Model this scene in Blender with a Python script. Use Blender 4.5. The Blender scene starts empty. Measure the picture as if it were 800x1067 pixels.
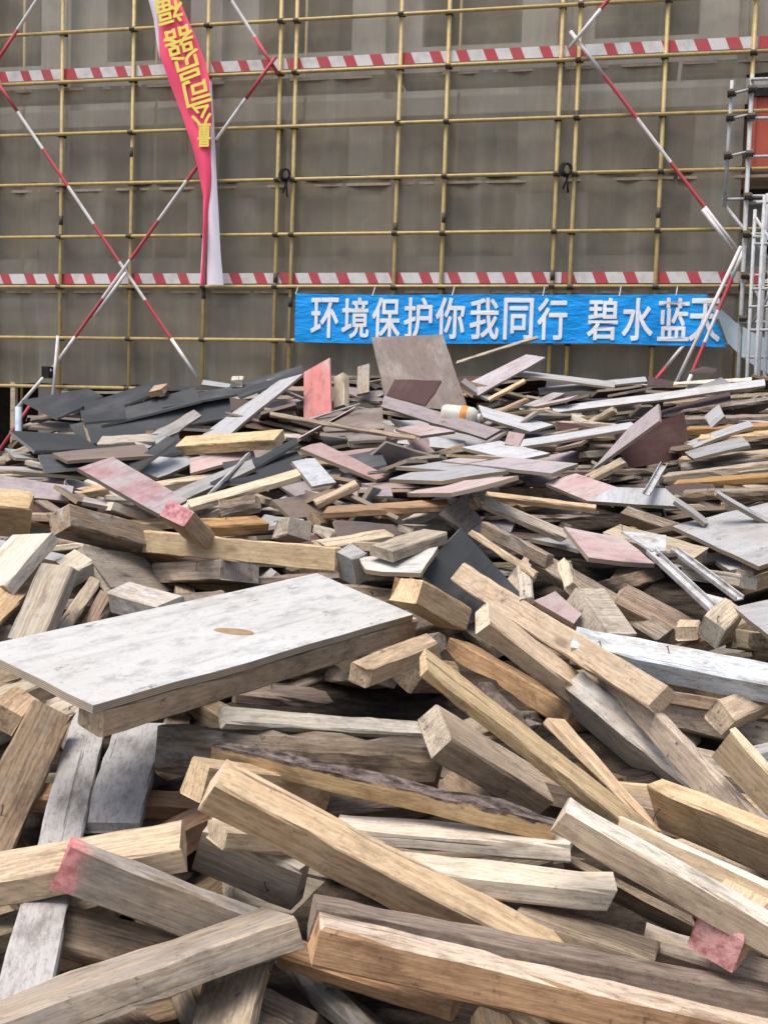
import bpy, bmesh, math, random
from mathutils import Vector, Matrix

# ------------------------------------------------------------------ camera, sky, sun, exposure
SC = bpy.context.scene
COL = SC.collection
ROLL = math.radians(1.7)
PITCH = math.atan(77.5 * math.cos(ROLL) / 1150.0)
cam_data = bpy.data.cameras.new('camera')
cam_data.sensor_fit = 'VERTICAL'
cam_data.sensor_height = 24.0
cam_data.lens = 1150.0 / 1067.0 * 24.0
cam_data.clip_start = 0.05
cam_data.clip_end = 4000.0
cam = bpy.data.objects.new('camera', cam_data)
COL.objects.link(cam)
_F = Vector((0, math.cos(PITCH), -math.sin(PITCH)))
_R0 = Vector((1, 0, 0)); _U0 = Vector((0, math.sin(PITCH), math.cos(PITCH)))
_R = _R0 * math.cos(ROLL) + _U0 * math.sin(ROLL)
_U = _U0 * math.cos(ROLL) - _R0 * math.sin(ROLL)
_M = Matrix((_R, _U, -_F)).transposed().to_4x4()
_M.translation = (0, 0, 1.6)
cam.matrix_world = _M
SC.camera = cam

SUN_EL, SUN_AZ = math.radians(68), math.radians(225)     # azimuth clockwise from +Y
world = bpy.data.worlds.new('World'); SC.world = world
world.use_nodes = True
wn = world.node_tree.nodes; wl = world.node_tree.links
wn.clear()
wo = wn.new('ShaderNodeOutputWorld'); wb = wn.new('ShaderNodeBackground'); ws = wn.new('ShaderNodeTexSky')
ws.sky_type = 'NISHITA'; ws.sun_disc = False
ws.sun_elevation = SUN_EL; ws.sun_rotation = SUN_AZ
ws.air_density = 1.0; ws.dust_density = 4.0; ws.ozone_density = 0.6
wb.inputs['Strength'].default_value = 0.135
wl.new(ws.outputs[0], wb.inputs[0]); wl.new(wb.outputs[0], wo.inputs[0])
sun_d = bpy.data.lights.new('sun', 'SUN'); sun_d.energy = 2.4; sun_d.angle = math.radians(35); sun_d.color = (1, .97, .93)
sun = bpy.data.objects.new('sun', sun_d); COL.objects.link(sun)
_sd = Vector((math.sin(SUN_AZ) * math.cos(SUN_EL), math.cos(SUN_AZ) * math.cos(SUN_EL), math.sin(SUN_EL)))
sun.rotation_euler = _sd.to_track_quat('Z', 'Y').to_euler()
sun.location = (0, 0, 30)
SC.view_settings.view_transform = 'Standard'; SC.view_settings.look = 'None'
SC.view_settings.exposure = 0.64; SC.view_settings.gamma = 1.0
SC.view_settings.use_curve_mapping = False
SC.render.engine = 'CYCLES'
SC.cycles.max_bounces = 4; SC.cycles.diffuse_bounces = 3; SC.cycles.glossy_bounces = 2; SC.cycles.transparent_max_bounces = 8
SC.cycles.use_denoising = True

# ------------------------------------------------------------------ helpers
def link(name, mesh, mat=None, parent=None):
    o = bpy.data.objects.new(name, mesh); COL.objects.link(o)
    if mat is not None and not mesh.materials:
        for m in (mat if isinstance(mat, (list, tuple)) else [mat]): mesh.materials.append(m)
    if parent is not None: o.parent = parent
    return o
def tag(o, label, cat=None, group=None, kind=None):
    o['label'] = label
    if cat: o['category'] = cat
    if group: o['group'] = group
    if kind: o['kind'] = kind
    return o
def empty(name, loc=(0, 0, 0)):
    o = bpy.data.objects.new(name, None); o.location = loc; COL.objects.link(o); return o
class MB:
    def __init__(s): s.v = []; s.f = []; s.m = []
    def add(s, vs, fs, mi=0):
        b = len(s.v); s.v += [tuple(v) for v in vs]; s.f += [tuple(i + b for i in f) for f in fs]; s.m += [mi] * len(fs)
    def hexa(s, bot, top, mi=0):
        s.add(list(bot) + list(top), [(3, 2, 1, 0), (4, 5, 6, 7), (0, 1, 5, 4), (1, 2, 6, 5), (2, 3, 7, 6), (3, 0, 4, 7)], mi)
    def box(s, c, d, ex=(1, 0, 0), ey=(0, 1, 0), ez=(0, 0, 1), mi=0):
        c = Vector(c); ex, ey, ez = Vector(ex) * d[0] / 2, Vector(ey) * d[1] / 2, Vector(ez) * d[2] / 2
        q = [(-1, -1), (1, -1), (1, 1), (-1, 1)]
        s.hexa([c + ex * a + ey * b - ez for a, b in q], [c + ex * a + ey * b + ez for a, b in q], mi)
    def tube(s, p0, p1, r, n=10, mi=0, r1=None, cap=True):
        p0, p1 = Vector(p0), Vector(p1); d = (p1 - p0).normalized()
        a = d.orthogonal().normalized(); b = d.cross(a); r1 = r if r1 is None else r1
        vs = [p0 + (a * math.cos(t) + b * math.sin(t)) * r for t in [2 * math.pi * k / n for k in range(n)]]
        vs += [p1 + (a * math.cos(t) + b * math.sin(t)) * r1 for t in [2 * math.pi * k / n for k in range(n)]]
        fs = [(k, (k + 1) % n, n + (k + 1) % n, n + k) for k in range(n)]
        if cap: fs += [tuple(range(n - 1, -1, -1)), tuple(range(n, 2 * n))]
        s.add(vs, fs, mi)
    def mesh(s, name, smooth=False):
        me = bpy.data.meshes.new(name); me.from_pydata(s.v, [], s.f); me.update()
        if any(s.m): me.polygons.foreach_set('material_index', s.m)
        if smooth: me.polygons.foreach_set('use_smooth', [True] * len(me.polygons))
        return me
    def build(s, name, mat, parent=None, smooth=False): return link(name, s.mesh(name, smooth), mat, parent)

# ------------------------------------------------------------------ materials
class NT:
    def __init__(s, name):
        s.mat = bpy.data.materials.new(name); s.mat.use_nodes = True
        s.t = s.mat.node_tree; s.t.nodes.clear()
        s.out = s.n('ShaderNodeOutputMaterial'); s.bsdf = s.n('ShaderNodeBsdfPrincipled')
        s.l(s.bsdf.outputs[0], s.out.inputs[0])
    def n(s, ty, **kw):
        x = s.t.nodes.new(ty)
        for k, v in kw.items(): setattr(x, k, v)
        return x
    def l(s, a, b): s.t.links.new(a, b)
    def val(s, x, sock):
        if isinstance(x, (int, float)): sock.default_value = x
        elif isinstance(x, tuple): sock.default_value = (*x, 1) if len(x) == 3 and len(sock.default_value) == 4 else x
        else: s.l(x, sock)
    def math(s, op, a, b=0.0, clamp=False):
        m = s.n('ShaderNodeMath', operation=op, use_clamp=clamp); s.val(a, m.inputs[0]); s.val(b, m.inputs[1]); return m.outputs[0]
    def mix(s, f, a, b, blend='MIX'):
        m = s.n('ShaderNodeMix', data_type='RGBA', blend_type=blend)
        s.val(f, m.inputs[0]); s.val(a, m.inputs[6]); s.val(b, m.inputs[7]); return m.outputs[2]
    def ramp(s, f, lo, hi):
        m = s.n('ShaderNodeMapRange', interpolation_type='SMOOTHSTEP'); s.val(f, m.inputs[0])
        m.inputs[1].default_value = lo; m.inputs[2].default_value = hi; return m.outputs[0]
    def noise(s, co, scale, detail=4, rough=.55, dist=0.0):
        m = s.n('ShaderNodeTexNoise'); s.l(co, m.inputs['Vector']); m.inputs['Scale'].default_value = scale
        m.inputs['Detail'].default_value = detail; m.inputs['Roughness'].default_value = rough; m.inputs['Distortion'].default_value = dist
        return m.outputs[0]
    def mapping(s, co, scale=(1, 1, 1), loc=(0, 0, 0)):
        m = s.n('ShaderNodeMapping'); s.l(co, m.inputs[0]); m.inputs['Scale'].default_value = scale; m.inputs['Location'].default_value = loc
        return m.outputs[0]
    def bump(s, h, strength, dist=.01):
        b = s.n('ShaderNodeBump'); s.l(h, b.inputs['Height']); b.inputs['Strength'].default_value = strength; b.inputs['Distance'].default_value = dist
        s.l(b.outputs[0], s.bsdf.inputs['Normal'])
    def co_obj(s):
        tc = s.n('ShaderNodeTexCoord'); oi = s.n('ShaderNodeObjectInfo')
        cb = s.n('ShaderNodeCombineXYZ'); s.l(oi.outputs['Random'], cb.inputs[0])
        s.l(s.math('MULTIPLY', oi.outputs['Random'], 3.7), cb.inputs[1]); s.l(s.math('MULTIPLY', oi.outputs['Random'], 7.3), cb.inputs[2])
        sc = s.n('ShaderNodeVectorMath', operation='SCALE'); s.l(cb.outputs[0], sc.inputs[0]); sc.inputs['Scale'].default_value = 23.0
        ad = s.n('ShaderNodeVectorMath', operation='ADD'); s.l(tc.outputs['Object'], ad.inputs[0]); s.l(sc.outputs[0], ad.inputs[1])
        return tc, oi, ad.outputs[0]
    def normal_xyz(s, tc):
        sp = s.n('ShaderNodeSeparateXYZ'); s.l(tc.outputs['Normal'], sp.inputs[0]); return sp.outputs
    def done(s, col, rough=.8, spec=.25):
        s.val(col, s.bsdf.inputs['Base Color']); s.val(rough, s.bsdf.inputs['Roughness'])
        s.bsdf.inputs['Specular IOR Level'].default_value = spec
        return s.mat

def wood(name, light, dark, grey=.2, cement=.12, spots=.25, endcol=None, paint_end=None, cem_col=(.50, .52, .54), greycol=(.27, .25, .23), topcol=None, barktop=False):
    s = NT(name); tc, oi, co = s.co_obj()
    rnd = oi.outputs['Random']
    streak = s.noise(s.mapping(co, (4.5, 120, 120)), 1.0, 5, .68, .4)
    broad = s.noise(s.mapping(co, (1.6, 9, 9)), 1.0, 3, .5)
    # growth rings run along the length and show as arcs on the sawn ends
    off = s.n('ShaderNodeVectorMath', operation='ADD'); s.l(tc.outputs['Object'], off.inputs[0])
    cb = s.n('ShaderNodeCombineXYZ'); s.l(s.math('MULTIPLY_ADD', rnd, .16), cb.inputs[1]); s.l(s.math('MULTIPLY', rnd, -.09), cb.inputs[2]); s.l(cb.outputs[0], off.inputs[1])
    wv = s.n('ShaderNodeTexWave', wave_type='RINGS', rings_direction='X'); s.l(s.mapping(off.outputs[0], (.25, 1, 1)), wv.inputs['Vector'])
    wv.inputs['Scale'].default_value = 30; wv.inputs['Distortion'].default_value = 9; wv.inputs['Detail'].default_value = 4; wv.inputs['Detail Scale'].default_value = .9; wv.inputs['Detail Roughness'].default_value = .65
    g = s.math('ADD', s.math('MULTIPLY', streak, .9), s.math('MULTIPLY', wv.outputs['Fac'], .10))
    col = s.mix(s.ramp(g, .34, .64), dark, light)
    col = s.mix(s.math('MULTIPLY', s.ramp(broad, .45, .75), .55), col, tuple(c * .62 for c in light))
    # sawn end
    nx, ny, nz = s.normal_xyz(tc)
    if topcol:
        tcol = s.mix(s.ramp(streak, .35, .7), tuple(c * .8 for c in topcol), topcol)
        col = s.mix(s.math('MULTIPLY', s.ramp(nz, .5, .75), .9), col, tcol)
    isend = s.ramp(s.math('ABSOLUTE', nx), .6, .8)
    ec = endcol or tuple(min(1, c * 1.12) for c in light)
    endc = s.mix(s.ramp(wv.outputs['Fac'], .1, .9), tuple(c * .84 for c in ec), ec)
    endc = s.mix(s.math('MULTIPLY', s.ramp(s.noise(co, 26, 5), .45, .75), .5), endc, tuple(c * .5 for c in ec))
    col = s.mix(s.math('MULTIPLY', isend, .85), col, endc)
    # weathering to silver grey in long patches
    wth = s.noise(s.mapping(co, (3.0, 16, 16), (3, 1, 5)), 1.0, 6, .68)
    lev = s.math('ADD', s.math('MULTIPLY', s.math('SUBTRACT', rnd, .5), .25), grey)
    col = s.mix(s.math('MULTIPLY', s.ramp(s.math('ADD', wth, s.math('SUBTRACT', lev, .5)), .36, .62), .85), col, greycol)
    # dried cement and paint smears
    cm = s.noise(s.mapping(co, (6, 16, 16), (9, 2, 1)), 1.0, 7, .74)
    cmf = s.ramp(s.math('ADD', cm, s.math('SUBTRACT', cement, .5)), .38, .56)
    col = s.mix(s.math('MULTIPLY', cmf, .8), col, cem_col)
    # broad water stains and handling dirt, uneven along the piece
    stn = s.noise(s.mapping(co, (5.0, 13, 13), (5, 6, 2)), 1.0, 7, .76)
    col = s.mix(s.math('MULTIPLY', s.ramp(stn, .49, .68), .46 + spots * .7, True), col, tuple(c * .5 for c in dark))
    fin = s.noise(s.mapping(co, (28, 110, 110), (1, 2, 9)), 1.0, 5, .78)
    col = s.mix(s.math('MULTIPLY', s.ramp(fin, .46, .72), .65), col, tuple(c * .5 for c in dark))
    # dark stains, nail holes and knots
    sp = s.noise(co, 38, 6, .7)
    col = s.mix(s.math('MULTIPLY', s.ramp(sp, .60, .70), spots * 1.6, True), col, (.05, .04, .034))
    vo = s.n('ShaderNodeTexVoronoi', distance='EUCLIDEAN'); s.l(s.mapping(co, (3.2, 9, 9)), vo.inputs['Vector']); vo.inputs['Scale'].default_value = 1.0
    kn = s.ramp(vo.outputs['Distance'], .17, .05)
    col = s.mix(s.math('MULTIPLY', kn, .65), col, tuple(c * .33 for c in dark))
    ck = s.noise(s.mapping(co, (1.1, 75, 75), (2, 7, 3)), 1.0, 3, .5)
    ckf = s.ramp(ck, .66, .72)
    col = s.mix(s.math('MULTIPLY', ckf, .55), col, (.035, .028, .024))
    if barktop:
        gb = s.n('ShaderNodeSeparateXYZ'); s.l(tc.outputs['Generated'], gb.inputs[0])
        bf = s.ramp(s.math('ADD', gb.outputs[2], s.math('MULTIPLY', s.math('SUBTRACT', s.noise(s.mapping(co, (9, 20, 20)), 1.0, 5, .7), .5), .9)), .66, .74)
        bk_ = s.noise(s.mapping(co, (25, 60, 60)), 1.0, 5, .75)
        col = s.mix(bf, col, s.mix(s.ramp(bk_, .35, .65), (.04, .03, .027), (.26, .20, .17)))
    if paint_end:
        gs = s.n('ShaderNodeSeparateXYZ'); s.l(tc.outputs['Generated'], gs.inputs[0])
        near = s.ramp(s.math('ADD', gs.outputs[0], s.math('MULTIPLY', s.noise(co, 28, 5, .7), .16)), .21, .11)
        pe = s.math('MULTIPLY', s.math('MAXIMUM', s.ramp(s.math('MULTIPLY', nx, -1.0), .55, .8), near), s.ramp(s.noise(co, 30, 4, .6), .22, .42))
        col = s.mix(pe, col, s.mix(s.ramp(s.noise(co, 45, 6, .7), .35, .65), paint_end, tuple(min(1, c * 1.3 + .13) for c in paint_end)))
    hsv = s.n('ShaderNodeHueSaturation'); s.l(col, hsv.inputs['Color'])
    s.l(s.math('ADD', s.math('MULTIPLY', s.math('FRACT', s.math('MULTIPLY', rnd, 17.3)), .34), .90), hsv.inputs['Value'])
    s.l(s.math('ADD', s.math('MULTIPLY', s.math('FRACT', s.math('MULTIPLY', rnd, 41.7)), .40), .76), hsv.inputs['Saturation'])
    s.l(s.math('ADD', s.math('MULTIPLY', s.math('FRACT', s.math('MULTIPLY', rnd, 29.3)), .016), .492), hsv.inputs['Hue'])
    h = s.math('ADD', s.math('MULTIPLY', streak, .6), s.math('MULTIPLY', cmf, .5))
    h = s.math('SUBTRACT', h, s.math('MULTIPLY', ckf, .8))
    s.bump(h, .55, .004)
    return s.done(hsv.outputs[0], .82, .2)

def ply(name, face, alt, alt_amt=.3, dust=.2, edge=(.36, .27, .17), scuff=.3, back=None, dustcol=(.46, .46, .46), streaks=.3, gloss=.72, spec=.22):
    s = NT(name); tc, oi, co = s.co_obj(); rnd = oi.outputs['Random']
    nx, ny, nz = s.normal_xyz(tc)
    big = s.noise(s.mapping(co, (2.6, 4.5, 3)), 1.0, 6, .62)
    col = s.mix(s.ramp(s.math('ADD', big, alt_amt - .5), .36, .62), face, alt)
    if back: col = s.mix(s.ramp(nz, .2, -.2), col, back)
    du = s.noise(s.mapping(co, (2.0, 6, 5), (4, 4, 1)), 1.0, 8, .7)
    lev = s.math('ADD', s.math('MULTIPLY', s.math('SUBTRACT', rnd, .5), .22), dust)
    duf = s.ramp(s.math('ADD', du, s.math('SUBTRACT', lev, .5)), .34, .66)
    col = s.mix(s.math('MULTIPLY', duf, .8), col, dustcol)
    st = s.noise(s.mapping(co, (2.0, 55, 20)), 1.0, 4, .6)
    col = s.mix(s.math('MULTIPLY', s.ramp(st, .5, .72), streaks), col, tuple(c * .55 for c in face))
    sc = s.noise(s.mapping(co, (9, 28, 20), (1, 8, 2)), 1.0, 6, .75)
    col = s.mix(s.math('MULTIPLY', s.ramp(sc, .61, .68), scuff * 1.7, True), col, (.06, .05, .045))
    gr = s.noise(s.mapping(co, (9, 22, 14), (6, 3, 3)), 1.0, 7, .78)
    col = s.mix(s.math('MULTIPLY', s.ramp(gr, .47, .66), .30 + scuff * .7, True), col, tuple(.025 + c * .42 for c in face))
    fl = s.noise(s.mapping(co, (55, 120, 80), (2, 3, 3)), 1.0, 4, .72)
    col = s.mix(s.math('MULTIPLY', s.ramp(fl, .56, .70), .45), col, tuple(.015 + c * .42 for c in face))
    isedge = s.ramp(s.math('ABSOLUTE', nz), .75, .5)
    wv = s.n('ShaderNodeTexWave', wave_type='BANDS', bands_direction='Z'); s.l(tc.outputs['Object'], wv.inputs['Vector']); wv.inputs['Scale'].default_value = 75; wv.inputs['Distortion'].default_value = 1.0
    ec = s.mix(s.ramp(wv.outputs['Fac'], .3, .7), tuple(c * .45 for c in edge), edge)
    ec = s.mix(s.math('MULTIPLY', s.ramp(s.noise(co, 12, 5), .45, .65), .5), ec, (.22, .20, .175))
    col = s.mix(isedge, col, ec)
    hsv = s.n('ShaderNodeHueSaturation'); s.l(col, hsv.inputs['Color'])
    s.l(s.math('ADD', s.math('MULTIPLY', s.math('FRACT', s.math('MULTIPLY', rnd, 13.1)), .4), .78), hsv.inputs['Value'])
    s.l(s.math('ADD', s.math('MULTIPLY', s.math('FRACT', s.math('MULTIPLY', rnd, 37.7)), .5), .7), hsv.inputs['Saturation'])
    s.bump(s.math('ADD', s.math('MULTIPLY', du, .8), s.math('MULTIPLY', st, .3)), .4, .004)
    return s.done(hsv.outputs[0], gloss, spec)

def plain(name, col, rough=.6, spec=.3, metal=0, var=.25, scale=6, dirt=(.1, .09, .08)):
    s = NT(name); tc, oi, co = s.co_obj()
    c = s.mix(s.math('MULTIPLY', s.ramp(s.noise(co, scale, 6, .65), .42, .72), var * 2, True), col, dirt)
    s.bsdf.inputs['Metallic'].default_value = metal
    s.bump(s.noise(co, scale * 5, 4), .15, .004)
    return s.done(c, rough, spec)

W = dict(
 orange=wood('wood_orange', (.42, .27, .145), (.28, .165, .085), .18, .16, .35),
 weathered=wood('wood_weathered', (.30, .225, .155), (.155, .11, .075), .36, .12, .4, greycol=(.20, .18, .16)),
 grey=wood('wood_grey', (.42, .345, .255), (.27, .21, .15), .40, .18, .38),
 palegrey=wood('wood_pale_grey', (.40, .36, .31), (.24, .205, .17), .60, .26, .3, greycol=(.36, .35, .34)),
 tan=wood('wood_tan', (.52, .40, .265), (.36, .26, .16), .20, .16, .4),
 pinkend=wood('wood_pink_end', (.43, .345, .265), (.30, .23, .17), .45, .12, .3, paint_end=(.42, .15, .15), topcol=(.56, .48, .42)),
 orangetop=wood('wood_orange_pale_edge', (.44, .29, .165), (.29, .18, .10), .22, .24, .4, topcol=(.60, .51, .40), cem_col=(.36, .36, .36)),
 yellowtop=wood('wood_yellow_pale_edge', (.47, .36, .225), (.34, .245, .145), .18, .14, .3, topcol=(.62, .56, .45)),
 redend=wood('wood_red_end', (.54, .38, .21), (.40, .25, .13), .12, .18, .2, paint_end=(.27, .06, .06)),
 bark=wood('wood_slab', (.60, .45, .25), (.42, .28, .14), .06, .10, .25, barktop=True),
 fresh=wood('wood_fresh', (.62, .49, .33), (.46, .34, .21), .12, .14, .28, endcol=(.68, .55, .40)),
 log=wood('wood_log', (.22, .16, .11), (.10, .072, .05), .40, .12, .5),
 white=wood('wood_white_top', (.56, .50, .41), (.42, .35, .27), .28, .26, .3, cem_col=(.56, .56, .53), greycol=(.40, .37, .33)),
 endgrain=wood('wood_endgrain', (.50, .39, .26), (.33, .24, .15), .24, .20, .38, endcol=(.54, .46, .34)),
 yellow=wood('wood_yellow', (.57, .44, .28), (.42, .30, .18), .12, .14, .32),
 bluegrey=wood('wood_cement_blue', (.42, .36, .29), (.28, .23, .18), .45, .36, .35, cem_col=(.47, .505, .54), greycol=(.33, .335, .335)),
 bluewhite=wood('wood_painted_pale_blue', (.44, .42, .38), (.31, .28, .24), .45, .52, .3, cem_col=(.50, .545, .585), greycol=(.38, .39, .40)),
 spotted=wood('wood_spotted', (.42, .33, .23), (.28, .21, .14), .30, .22, .7),
 speckled=wood('wood_speckled', (.30, .23, .16), (.18, .14, .10), .35, .34, .8, cem_col=(.46, .50, .54)),
)
P = dict(
 whiteply=ply('ply_white', (.41, .40, .375), (.33, .29, .235), .38, .38, (.46, .37, .26), .42, dustcol=(.47, .475, .465), streaks=.45),
 paleply=ply('ply_pale', (.37, .37, .375), (.33, .285, .24), .36, .34, (.36, .29, .20), .35, dustcol=(.47, .48, .50)),
 pinkply=ply('ply_pink', (.36, .245, .23), (.36, .30, .28), .45, .34, (.36, .28, .20), .4, dustcol=(.42, .39, .39)),
 mauve=ply('ply_mauve', (.31, .26, .265), (.28, .25, .235), .40, .34, (.34, .27, .20), .4, dustcol=(.41, .40, .415)),
 redply=ply('ply_red', (.40, .185, .175), (.38, .27, .25), .42, .24, (.40, .25, .21), .4, dustcol=(.44, .36, .35)),
 redwhite=ply('ply_red_white', (.44, .15, .155), (.46, .41, .40), .55, .34, (.36, .28, .21), .25, dustcol=(.50, .49, .50)),
 brownply=ply('ply_brown', (.17, .125, .10), (.26, .21, .17), .40, .25, (.30, .22, .13), .35, dustcol=(.32, .29, .27)),
 maroonply=ply('ply_maroon', (.075, .036, .034), (.11, .065, .055), .40, .10, (.38, .29, .20), .2, dustcol=(.28, .24, .23)),
 darkply=ply('ply_black', (.047, .050, .054), (.085, .085, .085), .40, .06, (.34, .32, .29), .2, dustcol=(.15, .15, .15), gloss=.82, spec=.12),
 greyply=ply('ply_grey', (.29, .285, .28), (.22, .19, .16), .40, .32, (.34, .27, .19), .4, dustcol=(.42, .43, .45)),
)
BARK = NT('bark_skin'); _tc, _oi, _co = BARK.co_obj()
_b = BARK.noise(BARK.mapping(_co, (18, 45, 45)), 1, 6, .7)
BARK.bump(_b, 1.0, .012)
BARK = BARK.done(BARK.mix(BARK.ramp(_b, .35, .68), (.035, .026, .024), (.24, .19, .17)), .9, .1)
M_yel = plain('tube_yellow', (.44, .32, .12), .5, .4, 0, .3, 9, (.22, .17, .10))
M_red = plain('paint_red', (.44, .06, .075), .65, .25, 0, .25, 5, (.30, .12, .11))
M_white = plain('paint_white', (.60, .58, .57), .65, .25, 0, .3, 5, (.38, .34, .32))
M_clamp = plain('clamp_iron', (.075, .06, .045), .7, .3, .3, .2, 30)
M_galv = plain('galvanised', (.38, .385, .39), .6, .35, 0, .4, 14, (.24, .24, .24))
M_conc = plain('concrete', (.46, .45, .42), .9, .2, 0, .3, 1.2, (.17, .16, .145))
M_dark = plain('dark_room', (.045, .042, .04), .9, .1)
M_plank = W['grey']
M_hoist = plain('hoist_red', (.50, .10, .055), .5, .4, 0, .2, 3, (.28, .07, .05))
M_steel = plain('steel_scuffed', (.42, .42, .42), .65, .3, 0, .45, 25, (.2, .16, .13))
M_ropeblk = plain('rope_black', (.02, .02, .02), .9, .1)
M_nail = plain('nail_iron', (.10, .075, .06), .6, .4, .5)

# ------------------------------------------------------------------ ground
s = NT('ground_dirt'); tc = s.n('ShaderNodeTexCoord'); gco = tc.outputs['Object']
gn = s.noise(gco, .7, 8, .65)
s.bump(s.noise(gco, 9, 6), .6, .03)
M_ground = s.done(s.mix(s.ramp(gn, .35, .65), (.10, .085, .07), (.19, .17, .145)), .95, .1)
m = MB(); m.add([(-900, -600, 0), (900, -600, 0), (900, 1400, 0), (-900, 1400, 0)], [(0, 1, 2, 3)])
tag(m.build('ground', M_ground), 'bare brown dirt ground of the building site', kind='structure')

# ------------------------------------------------------------------ building frame: wall coordinates (s along the facade, z up, off toward the camera)
WO = Vector((-0.037, 18.341, 0)); WE = Vector((.97630, -.21644, 0)); WN = Vector((-.21644, -.97630, 0)); UZ = Vector((0, 0, 1))
def wp(sx, z, off=0.0): return WO + WE * sx + WN * off + UZ * z
def wbox(mb, s0, s1, z0, z1, o0, o1, mi=0):
    q = [(s0, o1), (s1, o1), (s1, o0), (s0, o0)]
    mb.hexa([wp(a, z0, o) for a, o in q], [wp(a, z1, o) for a, o in q], mi)

bld = empty('concrete_building', wp(0, 0, -2)); bld_p = bld
tag(bld, 'unfinished concrete building behind the scaffold net', 'building')
def bpart(name, mb, mat):
    o = mb.build(name, mat); o.parent = bld; o.matrix_parent_inverse = bld_inv; return o
bpy.context.view_layer.update(); bld_inv = bld.matrix_world.inverted()
for z in (3.55, 7.15, 10.75):
    mb = MB(); wbox(mb, -24, 24, z, z + .30, -8, -1.15); bpart('floor_slab', mb, M_conc)
for sx in (-9.6, -6.7, -3.75, -.75, 2.2, 5.1, 8.2):
    mb = MB(); wbox(mb, sx - .3, sx + .3, 0, 13, -1.9, -1.2); bpart('column', mb, M_conc)
for z in (3.85, 7.45):
    for k, sx in enumerate((-9.6, -6.7, -3.75, -.75, 2.2, 5.1)):
        sp = 2.85
        mb = MB(); wbox(mb, sx + .3, sx + sp - .3 + .1, z, z + .95, -1.7, -1.45); bpart('parapet_wall', mb, M_conc)
        mb = MB(); wbox(mb, sx + .3, sx + .9, z + .95, z + 3.3, -1.7, -1.45); bpart('infill_wall', mb, M_conc)
mb = MB(); wbox(mb, -26, 26, 0, 16, -8.2, -8.0); bpart('back_wall', mb, M_dark)  # near-black wall colour stands in for the shade of the deep interior

# ------------------------------------------------------------------ scaffold
VS = [-8.3, -7.2, -5.9, -4.58, -3.22, -1.945, -1.676, .086, .878, 2.662, 2.943, 4.256, 5.54, 6.9, 8.2]
RZ = [9.28, 8.405, 7.57, 6.69, 5.83, 4.93, 4.07, 3.18, 2.325]
cm = MB(); cm.tube((0, 0, -.04), (0, 0, .04), .043, 8); cm.box((.045, 0, 0), (.05, .035, .06)); cm.tube((-.045, -.062, 0), (.045, -.062, 0), .040, 8)
cm.tube((.04, -.06, .012), (.04, .06, .012), .008, 6)
clamp_me = cm.mesh('coupler'); clamp_me.materials.append(M_clamp)
wall_rot = math.atan2(WE.y, WE.x)
ordw = ['first', 'second', 'third', 'fourth', 'fifth', 'sixth', 'seventh', 'eighth', 'ninth', 'tenth', 'eleventh', 'twelfth', 'thirteenth', 'fourteenth', 'fifteenth']
rng = random.Random(5)
vis_i = 0
for i, sx in enumerate(VS):
    root = empty('scaffold_standard', wp(sx, 0, .0)); root.rotation_euler.z = wall_rot
    ln = rng.uniform(-.012, .012)
    mb = MB(); mb.tube((0, 0, 0), (ln, 0, 9.6), .033, 10); mb.build('pole', M_yel, root, True)
    jz = 5.2 + rng.uniform(-1.5, 1.5); mb = MB(); mb.tube((0, 0, jz), (0, 0, jz + .16), .037, 10); mb.build('sleeve_joint', M_clamp, root, True)
    for z in RZ:
        c = link('coupler', clamp_me, None, root); c.location = (0, 0, z + rng.uniform(-.01, .01)); c.rotation_euler.z = rng.choice([0, 0, math.pi]) + rng.uniform(-.1, .1)
    if -7.2 < sx < 5.6:
        lab = 'upright yellow scaffold tube, %s counted from the left edge' % ordw[vis_i]; vis_i += 1
    else: lab = 'upright yellow scaffold tube beyond the %s edge, %s one' % ('left' if sx < 0 else 'right', 'nearer' if abs(sx) < 8 else 'farther')
    tag(root, lab, 'scaffold tube', 'upright scaffold tubes')
rl = ['just outside the top of the picture', 'highest one in the picture', 'under the upper striped toe boards', 'first one below the upper toe boards', 'midway between the two rows of toe boards', 'just above the lower striped toe boards', 'directly under the lower striped toe boards', 'running behind the blue banner', 'lowest one, above the dark ground floor']
for k, z in enumerate(RZ):
    mb = MB(); a = -9.2
    mb2 = MB(); mb2.tube(wp(-9.2, z, .062), wp(9.0, z, .062), .030, 10)
    o = mb2.build('scaffold_ledger', M_yel, None, True)
    tag(o, 'level yellow scaffold rail, ' + rl[k], 'scaffold rail', 'level scaffold rails')
# inner row of the scaffold and walkway planks behind the net
for ki, sx in enumerate((-7.2, -4.58, -1.8, .9, 2.9, 5.6)):
    mb = MB(); mb.tube(wp(sx, 0, -.95), wp(sx, 9.6, -.95), .025, 8)
    tag(mb.build('scaffold_standard', M_yel, None, True), 'inner scaffold upright dimly seen behind the net, %s from the left' % ordw[ki], 'scaffold tube', 'inner scaffold uprights')
for z, lv in ((4.03, 'lower'), (5.79, 'middle'), (7.53, 'upper')):
    for k in range(4):
        for j in range(3):
            mb = MB(); s0 = -9 + k * 4.5; wbox(mb, s0 + .02, s0 + 4.46, z - .045, z, -.9 + j * .27, -.9 + j * .27 + .24)
            tag(mb.build('walkway_plank', M_plank), '%s grey walkway plank behind the net, %s scaffold lift, %s bays' % (('inner', 'middle', 'outer')[j], lv, ('far left', 'left', 'right', 'far right')[k]), 'plank', 'walkway planks on the %s lift' % lv)

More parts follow.
